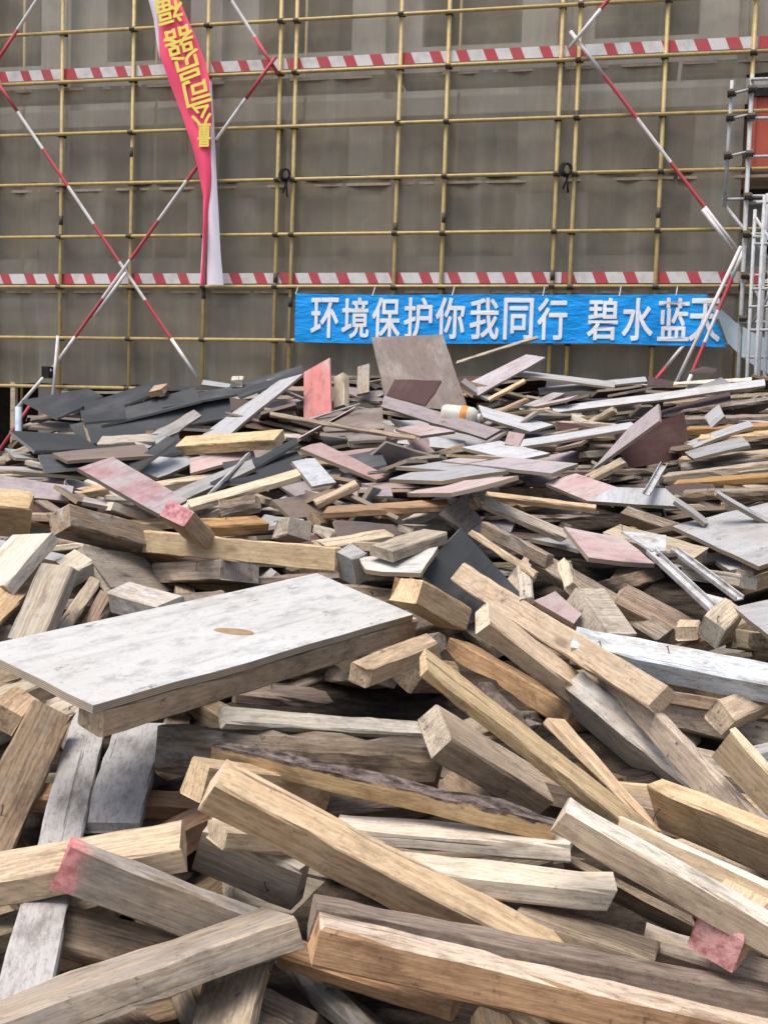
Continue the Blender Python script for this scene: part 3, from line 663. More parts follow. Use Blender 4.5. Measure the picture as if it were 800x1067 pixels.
PIECES = [
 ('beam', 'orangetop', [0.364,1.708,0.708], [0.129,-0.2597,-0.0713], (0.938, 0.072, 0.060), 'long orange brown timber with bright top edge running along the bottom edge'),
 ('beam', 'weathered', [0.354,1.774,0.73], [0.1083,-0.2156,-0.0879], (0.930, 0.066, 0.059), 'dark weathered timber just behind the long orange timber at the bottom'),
 ('beam', 'grey', [-0.427,1.7,0.708], [0.4993,0.1419,-0.2969], (0.628, 0.172, 0.055), 'grey topped timber slanting up from the bottom left corner, nearest the viewer'),
 ('beam', 'pinkend', [-0.356,1.92,0.756], [0.0914,-0.3825,0.0774], (0.418, 0.038, 0.088), 'broad faced timber with a pink painted end at lower left'),
 ('beam', 'tan', [-0.6,1.983,0.785], [0.103,0.181,0.169], (0.502, 0.106, 0.055), 'tan timber crossing behind the pink ended timber at left'),
 ('beam', 'palegrey', [-0.639,2.229,0.772], [1.7365,0.1634,0.1341], (1.142, 0.086, 0.039), 'pale grey split plank standing steeply under the corner of the white sheet'),
 ('beam', 'palegrey', [-0.569,2.48,0.817], [1.6491,0.227,-0.0642], (0.442, 0.124, 0.023), 'short wide grey plank beside the split pale plank'),
 ('beam', 'weathered', [-0.775,2.357,0.838], [1.5843,0.3477,0.4335], (0.518, 0.104, 0.040), 'weathered brown plank leaning at the left edge below the white sheet'),
 ('beam', 'bark', [0.003,2.198,0.891], [-0.2807,-0.107,0.2124], (0.724, 0.034, 0.051), 'split slab with rough dark bark along its upper edge'),
 ('beam', 'fresh', [0.073,1.894,0.81], [0.1154,-0.4906,0.6328], (0.804, 0.062, 0.085), 'big fresh cut timber lying diagonally over the others in the middle foreground'),
 ('beam', 'tan', [-0.145,2.045,0.835], [0.4965,-0.2093,-0.0606], (0.332, 0.088, 0.036), 'stubby tan timber end poking out below the big diagonal timber'),
 ('beam', 'tan', [-0.237,2.247,0.871], [0.8015,-0.2836,0.0946], (0.350, 0.064, 0.075), 'tan timber end tucked behind the head of the big diagonal timber'),
 ('beam', 'log', [-0.165,2.366,0.9], [0.003,-0.0311,0.0395], (0.618, 0.084, 0.099), 'dark round edged log with a ragged bark end at left'),
 ('beam', 'white', [-0.089,2.499,0.938], [0.6308,-0.1854,0.8571], (0.616, 0.042, 0.028), 'thin white topped timber above the dark log'),
 ('beam', 'weathered', [-0.097,3.189,0.827], [0.3711,-0.1424,0.0559], (0.700, 0.158, 0.032), 'pinkish weathered timber right below the white sheet edge'),
 ('beam', 'endgrain', [0.24,2.354,0.902], [0.5731,-0.5475,0.5591], (0.338, 0.108, 0.064), 'squat square timber with knotty end showing end on in the middle'),
 ('beam', 'tan', [0.343,2.2,0.961], [0.2519,-0.6519,0.5284], (0.666, 0.070, 0.024), 'long tan timber running down to the right with a sawn light end'),
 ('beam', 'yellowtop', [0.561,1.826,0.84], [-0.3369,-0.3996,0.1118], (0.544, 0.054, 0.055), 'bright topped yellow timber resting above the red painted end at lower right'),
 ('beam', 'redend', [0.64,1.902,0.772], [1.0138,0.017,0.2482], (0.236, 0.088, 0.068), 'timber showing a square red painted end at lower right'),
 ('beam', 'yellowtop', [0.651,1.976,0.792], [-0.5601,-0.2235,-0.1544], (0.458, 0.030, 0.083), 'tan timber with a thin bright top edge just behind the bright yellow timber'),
 ('beam', 'yellow', [0.753,2.137,0.821], [-0.9677,-0.0369,2.08], (0.492, 0.122, 0.040), 'wide tan board with a dark knot at right'),
 ('beam', 'fresh', [0.505,2.414,0.867], [-0.9357,-0.4775,-0.2501], (0.360, 0.062, 0.028), 'pale tapering wedge lying beside the long tan timber', 0.35),
 ('beam', 'bluegrey', [0.677,2.741,0.831], [-0.8511,-0.419,2.2019], (0.512, 0.130, 0.068), 'blue grey cement stained timber right of the pale wedge'),
 ('beam', 'spotted', [0.719,2.465,0.882], [-1.3113,-0.2557,-0.1678], (0.942, 0.026, 0.068), 'spotted brown timber with blue grey edge dropping to the right edge'),
 ('beam', 'tan', [0.47,3.081,1.076], [2.0035,0.1706,-0.9487], (1.032, 0.072, 0.053), 'brown timber ending in a square sawn face above the spotted timber'),
 ('beam', 'fresh', [0.506,2.91,0.957], [0.3964,-0.6157,0.6506], (0.656, 0.088, 0.053), 'pale timber with a white sawn end under the brown square ended timber'),
 ('beam', 'orange', [0.396,3.219,0.891], [-1.097,-0.1101,-0.3057], (0.650, 0.088, 0.066), 'orange brown timber in shade behind the long tan timber'),
 ('beam', 'tan', [0.038,2.335,1.127], [0.7586,0.1762,0.2602], (0.226, 0.048, 0.048), 'short tan block pointing out from beneath the white sheet'),
 ('beam', 'bluewhite', [0.867,2.848,1.014], [-0.3167,-0.1095,0.4562], (0.730, 0.092, 0.066), 'long pale blue painted timber reaching the right edge'),
 ('beam', 'tan', [0.943,2.816,0.932], [0.6957,0.1397,0.6228], (0.214, 0.070, 0.062), 'tan stub under the pale blue timber at right'),
 ('beam', 'yellow', [0.82,2.201,0.886], [-0.7117,-0.6689,0.4507], (0.314, 0.024, 0.103), 'light topped timber with spotted face cut off by the right edge'),
 ('beam', 'white', [0.153,2.151,0.809], [-0.2413,0.0354,0.0831], (0.470, 0.068, 0.036), 'pale topped timber under the bark slab, upper of two'),
 ('beam', 'white', [0.233,2.02,0.778], [-0.1772,-0.0086,0.0708], (0.428, 0.078, 0.043), 'pale topped timber with dark side under the big diagonal timber, lower of two'),
 ('beam', 'weathered', [0.388,1.943,0.712], [-0.3834,-0.1297,-0.0182], (0.250, 0.090, 0.030), 'grey plank with a splintered right end beside the dark weathered timber'),
 ('beam', 'weathered', [0.501,2.073,0.727], [-0.6495,-0.1845,0.603], (0.294, 0.016, 0.060), 'dark timber in shadow beneath the bright yellow timber'),
 ('beam', 'grey', [-0.227,2.043,0.785], [-0.09,-0.3435,2.1669], (0.214, 0.138, 0.041), 'broken grey plank under the head of the big diagonal timber'),
 ('beam', 'grey', [-0.229,1.736,0.66], [1.4907,0.3816,-0.202], (0.162, 0.104, 0.030), 'grey plank end at the bottom below the slanting grey timber'),
 ('beam', 'weathered', [-0.153,1.806,0.611], [-0.0487,-0.4276,0.2263], (0.122, 0.088, 0.030), 'dark plank in shadow at the bottom, right of the grey plank end'),
 ('beam', 'orange', [-0.006,1.853,0.667], [-0.406,-0.0625,0.3158], (0.330, 0.050, 0.033), 'brown timber in shadow below the long orange timber'),
 ('beam', 'weathered', [-0.449,1.961,0.658], [0.2289,-0.3225,0.4564], (0.254, 0.096, 0.030), 'dark plank in the gap behind the slanting grey timber'),
 ('sheet', 'whiteply', [-0.365,2.582,1.135], [0.9724,0.0477,0.2024], ([[-0.558,0.174],[0.572,0.178],[0.533,-0.183],[-0.547,-0.169]], 0.017), 'large white paint covered plywood sheet with a brown knot at left centre'),
 ('beam', 'tan', [-0.241,2.53,1.07], [0.9597,0.0451,0.203], (1.079, 0.070, 0.058), 'long grey joist lying under the near edge of the white sheet'),
 ('beam', 'yellow', [-1.497,4.066,1.287], [0.3131,-0.0847,0.6493], (0.378, 0.106, 0.149), 'yellow timber end at the left edge above the white sheet'),
 ('beam', 'speckled', [-0.939,3.933,1.22], [0.9161,-0.262,1.119], (0.534, 0.082, 0.109), 'speckled blue grey timber with dark side at upper left'),
 ('beam', 'fresh', [-0.504,3.801,1.197], [-0.4549,-0.0094,-0.0501], (0.794, 0.042, 0.080), 'long orange timber crossing behind the white sheet'),
 ('beam', 'redend', [-0.667,3.766,1.282], [1.2822,-0.48,0.3793], (0.198, 0.108, 0.063), 'short timber with a red painted end above the long orange timber'),
 ('beam', 'endgrain', [-0.639,3.973,1.091], [2.4776,-0.1356,0.1534], (0.356, 0.194, 0.071), 'short block with a coarse sawn face under the long orange timber'),
 ('beam', 'bluegrey', [-0.096,3.624,1.177], [0.6524,0.4039,0.2481], (0.064, 0.088, 0.105), 'square block standing on the back corner of the white sheet'),
 ('beam', 'grey', [-0.345,4.142,1.24], [2.2999,-0.2474,0.2406], (0.098, 0.112, 0.071), 'grey green square timber end behind the long orange timber'),
 ('beam', 'orange', [-0.565,4.131,1.252], [0.7615,0.017,0.273], (0.272, 0.092, 0.044), 'shaded orange timber behind the red ended timber'),
 ('beam', 'white', [-1.209,3.592,1.151], [0.9677,0.736,-0.156], (0.242, 0.240, 0.046), 'white topped timber at the left edge above the brown board'),
 ('beam', 'yellow', [-1.18,3.444,1.057], [1.5601,0.2327,0.5045], (0.532, 0.090, 0.041), 'pale plank at the left edge next to the white sheet'),
 ('beam', 'grey', [-0.976,3.178,1.086], [1.108,1.0061,0.0302], (0.244, 0.124, 0.045), 'brown grey board leaning down to the white sheet at left'),
 ('beam', 'white', [-1.014,3.622,1.14], [0.8672,0.4066,0.3761], (0.084, 0.098, 0.064), 'short pale block with a dark side behind the leaning brown board'),
 ('beam', 'grey', [-0.895,3.851,1.101], [1.2444,-0.1472,0.7549], (0.424, 0.196, 0.026), 'grey board leaning down beneath the speckled timber'),
 ('beam', 'bluegrey', [-0.689,3.222,1.09], [-0.7346,-0.0507,0.3144], (0.252, 0.088, 0.071), 'blue topped block with dark end against the white sheet'),
 ('beam', 'grey', [-0.942,3.383,1.042], [1.541,0.3005,0.4794], (0.402, 0.042, 0.030), 'narrow grey strip between the leaning boards at left'),
 ('beam', 'weathered', [-0.873,3.424,1.043], [0.7258,1.0292,0.14], (0.140, 0.068, 0.030), 'narrow dark plank between the leaning boards and the blue topped block'),
 ('beam', 'tan', [-0.887,2.644,0.911], [1.4448,0.1239,0.547], (0.104, 0.080, 0.063), 'small tan block at the left edge under the white sheet corner'),
 ('beam', 'grey', [0.087,3.597,1.254], [0.8265,0.1684,0.0824], (0.270, 0.104, 0.041), 'pale grey block lying on a white board near the middle'),
 ('sheet', 'darkply', [0.286,3.631,1.136], [0.8883,0.5072,0.9409], ([[-0.139,0.131],[0.13,0.142],[0.125,-0.174],[-0.115,-0.099]], 0.016), 'dark blue plywood sheet sloping away near the middle'),
 ('sheet', 'whiteply', [0.043,3.519,1.197], [-0.1699,0.1094,0.3097], ([[-0.127,0.047],[0.127,0.102],[0.092,-0.098],[-0.092,-0.05]], 0.015), 'white board under the pale grey block'),
 ('beam', 'tan', [0.13,2.86,1.169], [0.8926,-0.4132,0.0029], (0.240, 0.090, 0.066), 'thick tan timber with a yellow sawn end beside the white sheet corner'),
 ('beam', 'grey', [0.99,3.994,1.237], [-0.9305,-0.1196,0.3581], (0.424, 0.096, 0.045), 'grey plank with a thick sawn end right of the pink board'),
 ('beam', 'grey', [1.076,3.541,1.183], [2.2436,0.0107,0.1567], (0.238, 0.102, 0.042), 'grey plank with a square end below the other thick grey plank at right'),
 ('sheet', 'greyply', [1.494,4.216,1.291], [0.4374,0.187,0.2346], ([[-0.31,0.219],[0.337,0.217],[0.283,-0.195],[-0.31,-0.241]], 0.016), 'large grey cement splashed sheet at the right edge'),
 ('sheet', 'pinkply', [0.794,3.914,1.229], [0.1546,-0.0922,0.2276], ([[-0.109,0.178],[0.106,0.139],[0.126,-0.149],[-0.123,-0.168]], 0.016), 'flat pink plywood board with a shadow under it at right'),
 ('beam', 'grey', [0.646,3.234,1.084], [0.6334,-0.0666,0.6592], (0.118, 0.194, 0.074), 'rough pale grey timber chunk above the pale blue timber'),
 ('beam', 'weathered', [0.717,3.643,1.09], [-1.1589,-0.199,0.5821], (0.772, 0.068, 0.060), 'dark brown timber sloping down behind the rough grey chunk'),
 ('beam', 'weathered', [0.848,3.425,1.07], [-0.3196,-0.4314,0.5554], (0.248, 0.104, 0.050), 'dark plank wedged beneath the metal bracket'),
 ('beam', 'endgrain', [0.974,3.146,1.097], [0.8551,0.3147,0.486], (0.132, 0.072, 0.078), 'round cut timber end between the bracket legs and the pale blue timber'),
 ('beam', 'tan', [0.897,3.193,1.066], [1.1951,0.0974,-0.0755], (0.088, 0.064, 0.042), 'small square tan block just above the pale blue timber'),
 ('sheet', 'greyply', [1.133,3.035,1.143], [0.0149,0.1999,0.1225], ([[-0.113,0.129],[0.109,0.149],[0.119,-0.138],[-0.115,-0.141]], 0.015), 'pale violet sheet corner at the right edge above the pale blue timber'),
 ('beam', 'tan', [0.373,3.45,1.251], [-1.1609,-0.215,1.2553], (0.432, 0.020, 0.019), 'thin light strip crossing the dark gap right of centre'),
 ('beam', 'weathered', [0.484,4.04,1.224], [-1.0154,-0.2147,1.5456], (0.400, 0.052, 0.030), 'thick dark board in the gap below the silvery plank'),
 ('beam', 'grey', [0.555,4.356,1.294], [-0.1116,-0.3716,0.5295], (0.348, 0.062, 0.030), 'long silvery plank ending at the pink board'),
 ('beam', 'weathered', [0.31,4.424,1.29], [1.0095,0.3411,0.8216], (0.142, 0.134, 0.040), 'short brown block tilted above the dark blue sheet'),
 ('beam', 'grey', [0.428,3.271,1.176], [1.5288,0.5286,-0.2233], (0.164, 0.042, 0.028), 'short grey post standing in the dark gap'),
 ('beam', 'tan', [0.596,3.516,1.173], [1.5735,0.3336,-0.7007], (0.184, 0.038, 0.040), 'pale wood chip standing beside the dark sloping timber'),
 ('sheet', 'pinkply', [0.525,3.218,1.112], [0.8638,0.2359,0.4786], ([[-0.053,0.067],[0.054,0.057],[0.031,-0.056],[-0.032,-0.068]], 0.015), 'pink plank scrap behind the brown square ended timber'),
 ('sheet', 'brownply', [0.214,8.165,2.088], [1.8002,0.692,-0.0439], ([[-0.42,0.289],[0.416,0.281],[0.467,-0.283],[-0.463,-0.288]], 0.016), 'big scuffed brown plywood panel standing on top of the heap'),
 ('sheet', 'maroonply', [0.164,7.514,1.924], [1.0728,0.6492,0.1135], ([[-0.097,0.151],[0.097,0.17],[0.142,-0.163],[-0.142,-0.158]], 0.016), 'dark panel with yellow edge in front of the big standing panel'),
 ('sheet', 'redply', [-0.461,7.338,1.888], [1.656,0.7407,-0.5267], ([[-0.255,0.102],[0.251,0.099],[0.291,-0.1],[-0.287,-0.101]], 0.016), 'upright pink red board on top of the heap'),
 ('beam', 'fresh', [-0.312,7.504,1.894], [1.6328,0.9781,-0.6553], (0.270, 0.088, 0.066), 'short upright light timber beside the pink red board'),
 ('beam', 'grey', [-0.176,8.02,2.01], [1.6009,0.657,-0.3543], (0.356, 0.092, 0.020), 'small upright grey board left of the big standing panel'),
 ('sheet', 'paleply', [-0.828,6.966,1.778], [1.0687,0.4566,-0.1139], ([[-0.426,0.121],[0.412,0.075],[0.485,-0.075],[-0.47,-0.121]], 0.016), 'long white plank sloping up to the pink red board'),
 ('beam', 'tan', [-0.777,5.516,1.553], [-0.4203,0.0883,0.4734], (0.568, 0.114, 0.056), 'thick light plank lying level at left of centre'),
 ('sheet', 'redwhite', [-0.997,4.402,1.38], [1.1638,0.2397,0.4524], ([[-0.105,0.201],[0.104,0.19],[0.101,-0.191],[-0.1,-0.199]], 0.016), 'red and white painted board sliding down at left'),
 ('sheet', 'darkply', [-0.599,5.18,1.461], [0.8378,0.3906,0.291], ([[-0.273,0.03],[0.282,0.025],[0.257,-0.023],[-0.267,-0.033]], 0.016), 'long dark plank with a thin lit edge left of centre'),
 ('sheet', 'pinkply', [-0.808,5.478,1.464], [0.1047,0.1967,0.4392], ([[-0.159,0.085],[0.158,0.04],[0.163,-0.039],[-0.161,-0.085]], 0.016), 'narrow pink white plank below the thick light plank'),
 ('sheet', 'pinkply', [-0.184,5.142,1.477], [1.031,0.1792,0.3513], ([[-0.086,0.206],[0.084,0.202],[0.052,-0.207],[-0.05,-0.201]], 0.016), 'mauve plank sloping down right at the centre'),
 ('sheet', 'paleply', [-0.318,4.881,1.434], [0.7955,0.1289,0.6879], ([[-0.069,0.081],[0.068,0.082],[0.072,-0.081],[-0.071,-0.082]], 0.016), 'small bluish white board at the centre'),
 ('sheet', 'redwhite', [-0.34,6.466,1.675], [-0.3268,0.4959,0.2178], ([[-0.221,0.155],[0.232,-0.151],[0.111,0.265],[-0.123,-0.269]], 0.016), 'red printed board leaning below the upright pink board'),
 ('sheet', 'darkply', [-2.145,7.458,1.78], [0.9162,0.2872,0.3446], ([[-0.238,0.176],[0.242,0.087],[0.23,-0.085],[-0.234,-0.179]], 0.017), 'black plywood sheet overhanging at far left with a grey edge'),
 ('sheet', 'darkply', [-1.75,7.397,1.808], [0.2253,0.3747,0.4752], ([[-0.268,0.113],[0.267,0.09],[0.266,-0.087],[-0.266,-0.116]], 0.016), 'dark sheet with a yellow lit edge at left top'),
 ('sheet', 'darkply', [-1.559,7.271,1.746], [0.3169,0.2914,0.4005], ([[-0.337,0.084],[0.341,0.123],[0.326,-0.119],[-0.329,-0.088]], 0.017), 'dark sheet with grey edge left of the yellow edged sheet'),
 ('sheet', 'darkply', [-1.504,7.206,1.672], [0.3461,0.2403,0.6745], ([[-0.528,0.11],[0.535,0.14],[0.476,-0.138],[-0.483,-0.113]], 0.018), 'very long dark sheet sloping down to the left'),
 ('sheet', 'darkply', [-1.714,5.745,1.524], [0.8067,0.0248,0.3599], ([[-0.188,0.144],[0.18,0.089],[0.198,-0.102],[-0.189,-0.131]], 0.016), 'dark sheet lying low at far left with a lit edge'),
 ('sheet', 'brownply', [-1.364,5.375,1.478], [0.4958,0.1044,0.1813], ([[-0.23,0.091],[0.234,0.136],[0.201,-0.132],[-0.205,-0.095]], 0.016), 'tan edged dark sheet under the long sloping sheets'),
 ('beam', 'grey', [-1.323,5.671,1.544], [-0.0633,0.0889,0.4539], (0.288, 0.096, 0.030), 'grey plank with a yellow end among the dark sheets'),
 ('sheet', 'greyply', [-1.132,5.766,1.601], [0.9486,0.4189,0.5013], ([[-0.219,0.036],[0.228,0.032],[0.22,-0.029],[-0.229,-0.039]], 0.015), 'grey plank rising right among the dark sheets'),
 ('sheet', 'darkply', [-1.131,5.401,1.491], [0.9254,0.5049,0.1913], ([[-0.134,0.036],[0.143,0.037],[0.14,-0.031],[-0.148,-0.042]], 0.016), 'narrow black plank left of the thick light plank'),
 ('sheet', 'paleply', [-1.074,5.508,1.441], [0.9845,0.3098,0.4003], ([[-0.18,0.069],[0.182,0.084],[0.158,-0.081],[-0.161,-0.071]], 0.017), 'pale grey plank behind the red and white board'),
 ('sheet', 'greyply', [-0.77,5.058,1.38], [0.3801,0.416,0.3192], ([[-0.196,0.063],[0.2,0.052],[0.179,-0.048],[-0.183,-0.066]], 0.017), 'long blue grey plank under the narrow pink plank'),
 ('beam', 'tan', [-0.587,4.645,1.362], [0.186,0.3022,0.2566], (0.480, 0.096, 0.030), 'long tan edged plank below the long lit edge plank'),
 ('beam', 'log', [-0.584,4.476,1.302], [0.0925,0.2224,0.6652], (0.158, 0.082, 0.060), 'bark covered log stub at centre left'),
 ('sheet', 'mauve', [0.293,6.546,1.724], [-0.6692,-0.2235,0.6551], ([[-0.448,0.051],[0.434,0.049],[0.397,-0.051],[-0.383,-0.049]], 0.016), 'long pale mauve plank in front of the dark yellow edged panel'),
 ('sheet', 'paleply', [0.734,6.573,1.722], [-0.4154,-0.2452,0.3774], ([[-0.244,0.072],[0.236,0.086],[0.159,-0.091],[-0.151,-0.067]], 0.016), 'pale blue board right of the plastic canister'),
 ('sheet', 'paleply', [0.593,5.453,1.546], [0.7375,0.1454,0.1769], ([[-0.138,0.171],[0.121,0.155],[0.134,-0.168],[-0.117,-0.157]], 0.016), 'bright white board lying flat right of centre'),
 ('sheet', 'pinkply', [0.645,5.589,1.608], [1.1419,0.579,0.2121], ([[-0.058,0.036],[0.056,0.044],[0.061,-0.04],[-0.06,-0.04]], 0.016), 'short pink offcut on the bright white board'),
 ('sheet', 'pinkply', [0.204,6.113,1.642], [0.7225,0.1803,0.1978], ([[-0.113,0.105],[0.093,0.105],[0.126,-0.121],[-0.106,-0.088]], 0.016), 'pink edged board under the long mauve plank'),
 ('sheet', 'mauve', [0.583,5.115,1.496], [0.8846,0.1523,0.0501], ([[-0.126,0.308],[0.122,0.259],[0.145,-0.266],[-0.141,-0.3]], 0.016), 'long pale board across the centre'),
 ('sheet', 'paleply', [0.286,5.009,1.466], [0.7138,0.0648,0.0411], ([[-0.195,0.141],[0.151,0.216],[0.125,-0.255],[-0.081,-0.102]], 0.016), 'pale board with a light front edge at centre'),
 ('sheet', 'paleply', [0.234,4.766,1.442], [0.6549,0.1559,-0.0214], ([[-0.136,0.181],[0.115,0.253],[0.149,-0.266],[-0.129,-0.168]], 0.016), 'white board with long straight edge below the pale boards'),
 ('sheet', 'pinkply', [0.27,4.486,1.4], [0.4465,0.2522,-0.0755], ([[-0.093,0.222],[0.082,0.32],[0.131,-0.317],[-0.12,-0.225]], 0.016), 'pink white board with broken point at centre'),
 ('beam', 'tan', [0.637,4.506,1.355], [-0.0473,-0.0917,0.604], (0.444, 0.030, 0.030), 'long board with a yellow edge right of centre'),
 ('beam', 'orange', [0.008,4.473,1.311], [-0.0361,0.0935,0.1621], (0.504, 0.114, 0.030), 'long orange plank above the pale grey block'),
 ('beam', 'tan', [-0.198,4.561,1.359], [0.2038,0.4558,0.3398], (0.192, 0.050, 0.030), 'narrow tan board beside the small bluish white board'),
 ('sheet', 'paleply', [1.766,7.262,1.916], [-0.1086,0.1556,0.4701], ([[-0.689,0.046],[0.693,0.051],[0.674,-0.05],[-0.678,-0.047]], 0.016), 'thin long white plank running across to the upper right'),
 ('sheet', 'paleply', [1.025,5.997,1.64], [-0.0542,0.1894,0.2297], ([[-0.313,0.077],[0.315,0.075],[0.317,-0.073],[-0.318,-0.079]], 0.016), 'narrow white plank below the long white plank at right'),
 ('sheet', 'mauve', [1.283,5.719,1.668], [1.1117,0.4678,-0.6376], ([[-0.185,0.24],[0.12,0.074],[0.189,-0.111],[-0.124,-0.203]], 0.016), 'bent mauve panel propped up on edge at right'),
 ('sheet', 'maroonply', [2.017,7.259,1.86], [-0.2399,0.2147,0.3539], ([[-0.234,0.042],[0.237,0.161],[0.212,-0.153],[-0.215,-0.05]], 0.017), 'maroon underside of a board below the long white plank'),
 ('sheet', 'greyply', [1.852,6.152,1.67], [-0.0865,0.3789,0.2168], ([[-0.188,0.073],[0.19,0.07],[0.17,-0.063],[-0.173,-0.081]], 0.016), 'grey board with a tan edge at right, upper of two'),
 ('sheet', 'greyply', [1.679,5.608,1.592], [-0.1097,0.2966,0.2016], ([[-0.149,0.084],[0.151,0.11],[0.139,-0.102],[-0.141,-0.091]], 0.016), 'grey board with a tan edge at right, lower of two'),
 ('sheet', 'paleply', [1.954,6.611,1.783], [-0.4493,0.6594,0.6617], ([[-0.054,0.071],[0.052,0.083],[0.052,-0.064],[-0.05,-0.091]], 0.016), 'pale triangular offcut above the grey boards at right'),
 ('sheet', 'maroonply', [1.364,4.733,1.392], [0.3478,0.0756,0.3616], ([[-0.115,0.116],[0.117,0.101],[0.019,-0.097],[-0.021,-0.12]], 0.017), 'dark maroon sheet with a light edge at right'),
 ('sheet', 'pinkply', [0.852,4.772,1.41], [0.4667,0.3109,0.2047], ([[-0.08,0.154],[0.078,0.136],[0.087,-0.136],[-0.085,-0.155]], 0.016), 'flat pale pink sheet right of centre'),
 ('sheet', 'paleply', [1.053,4.587,1.383], [1.248,0.5353,0.0016], ([[-0.056,0.199],[0.056,0.103],[0.065,-0.106],[-0.065,-0.196]], 0.016), 'flat pale sheet with a yellow front edge at right'),
 ('sheet', 'paleply', [1.38,4.267,1.367], [0.1875,-0.4484,0.5136], ([[-0.123,0.018],[0.132,0.023],[0.117,-0.026],[-0.127,-0.016]], 0.016), 'thin tan strip leaning at the right edge'),
 ('sheet', 'greyply', [1.188,4.277,1.349], [-0.2992,-0.5649,0.2779], ([[-0.074,0.029],[0.073,0.023],[0.072,-0.032],[-0.071,-0.02]], 0.016), 'thin tilted edge strip below the maroon sheet'),
 ('sheet', 'mauve', [0.833,7.925,2.085], [0.4536,0.472,0.3728], ([[-0.257,0.095],[0.262,0.078],[0.316,-0.072],[-0.322,-0.101]], 0.016), 'mauve board rising against the blue banner'),
 ('sheet', 'greyply', [0.615,7.786,1.952], [-0.2634,-0.5402,0.3793], ([[-0.12,0.053],[0.111,0.03],[0.121,-0.048],[-0.112,-0.035]], 0.016), 'grey board edge sloping down right behind the canister'),
 ('beam', 'tan', [0.802,7.481,1.942], [-0.1237,0.5152,0.5628], (0.272, 0.042, 0.020), 'thin strip rising right beneath the mauve board'),
 ('beam', 'grey', [0.835,8.626,2.3], [-0.2343,0.3149,0.7606], (0.664, 0.032, 0.020), 'thin bent stick reaching up over the banner'),
 ('sheet', 'greyply', [1.275,8.008,2.056], [-0.196,-0.1081,0.2291], ([[-0.348,0.089],[0.349,0.114],[0.355,-0.116],[-0.357,-0.087]], 0.016), 'grey board at the top right of centre'),
 ('sheet', 'maroonply', [2.319,8.15,2.156], [0.3634,0.3689,0.1104], ([[-0.073,0.106],[0.063,0.098],[0.049,-0.071],[-0.04,-0.133]], 0.016), 'folded maroon board at the top right'),
 ('sheet', 'maroonply', [1.92,7.835,2.042], [1.2149,0.4347,0.1109], ([[-0.08,0.081],[0.081,0.095],[0.045,-0.09],[-0.046,-0.087]], 0.016), 'maroon board on the ridge right of the braces'),
 ('sheet', 'paleply', [1.482,8.058,2.022], [-0.1092,0.1312,0.2807], ([[-0.389,0.075],[0.39,0.077],[0.382,-0.074],[-0.383,-0.078]], 0.016), 'pale board edge on the ridge left of the braces'),
 ('sheet', 'darkply', [-0.836,8.11,2.013], [0.1029,0.2859,0.2687], ([[-0.224,0.08],[0.225,0.121],[0.216,-0.111],[-0.217,-0.09]], 0.016), 'black sheet with a light edge on the ridge at left'),
 ('sheet', 'darkply', [-0.833,7.371,1.911], [0.2506,0.3432,0.2928], ([[-0.174,0.062],[0.177,0.08],[0.166,-0.07],[-0.169,-0.072]], 0.015), 'dark board below the long white plank at left'),
 ('beam', 'white', [-1.012,7.484,1.948], [1.6043,0.3664,-0.0165], (0.080, 0.078, 0.050), 'small white block end on the ridge at left'),
 ('sheet', 'paleply', [-1.235,7.976,1.94], [0.0799,-0.0837,0.2499], ([[-0.099,0.088],[0.098,0.064],[0.096,-0.072],[-0.094,-0.081]], 0.016), 'white thin board on the ridge at left'),
 ('beam', 'orange', [-1.517,7.363,1.868], [1.4606,0.405,-0.2473], (0.112, 0.104, 0.043), 'small orange block among the dark sheets at left'),
 ('sheet', 'darkply', [-1.728,6.778,1.688], [0.2819,0.1537,0.4197], ([[-0.135,0.088],[0.135,0.113],[0.124,-0.109],[-0.125,-0.092]], 0.016), 'black sheet corner stacked under the grey edged sheet at left'),
 ('sheet', 'darkply', [-1.234,5.613,1.494], [0.2702,0.2242,0.3666], ([[-0.203,0.119],[0.204,0.118],[0.187,-0.116],[-0.188,-0.121]], 0.016), 'black sheet low in the stack beside the yellow ended plank'),  # dark fill sheet, the shade of the gap put into its colour
 ('sheet', 'darkply', [-1.502,5.366,1.442], [0.3623,0.105,0.2798], ([[-0.166,0.121],[0.167,0.125],[0.16,-0.123],[-0.16,-0.122]], 0.016), 'black sheet under the black sheets beside the bucket'),
 ('sheet', 'darkply', [-1.192,7.365,1.839], [0.3149,0.2111,0.3839], ([[-0.317,0.063],[0.321,0.083],[0.306,-0.08],[-0.309,-0.066]], 0.016), 'narrow black sheet on the ridge above the long white plank at left'),
 ('sheet', 'maroonply', [1.5,6.193,1.614], [0.4719,0.2142,1.3322], ([[-0.253,0.101],[0.256,0.128],[0.221,-0.127],[-0.223,-0.103]], 0.016), 'dark shaded board in the dark hollow below the long white plank at right'),  # added dark board, paints in the shade of the hollow
 ('sheet', 'brownply', [-0.212,6.777,1.694], [0.1035,0.1201,0.4381], ([[-0.205,0.128],[0.207,0.156],[0.178,-0.153],[-0.179,-0.131]], 0.016), 'brown shaded sheet below the upright pink board'),  # added sheet, its dark brown stands in for shade here
 ('sheet', 'darkply', [-0.558,5.176,1.439], [0.2575,0.1402,0.297], ([[-0.185,0.134],[0.186,0.173],[0.187,-0.169],[-0.189,-0.138]], 0.016), 'dark sheet in the hollow under the red printed board'),  # added sheet, blackened to give the hollow its shade
 ('beam', 'weathered', [2.3,7.447,1.932], [-0.5412,0.0827,0.2622], (0.894, 0.100, 0.021), 'topmost board down in the layered stack at the right edge'),
 ('beam', 'log', [2.22,7.013,1.879], [-0.5621,0.1669,0.2422], (0.754, 0.096, 0.032), 'second board down in the layered stack at the right edge'),
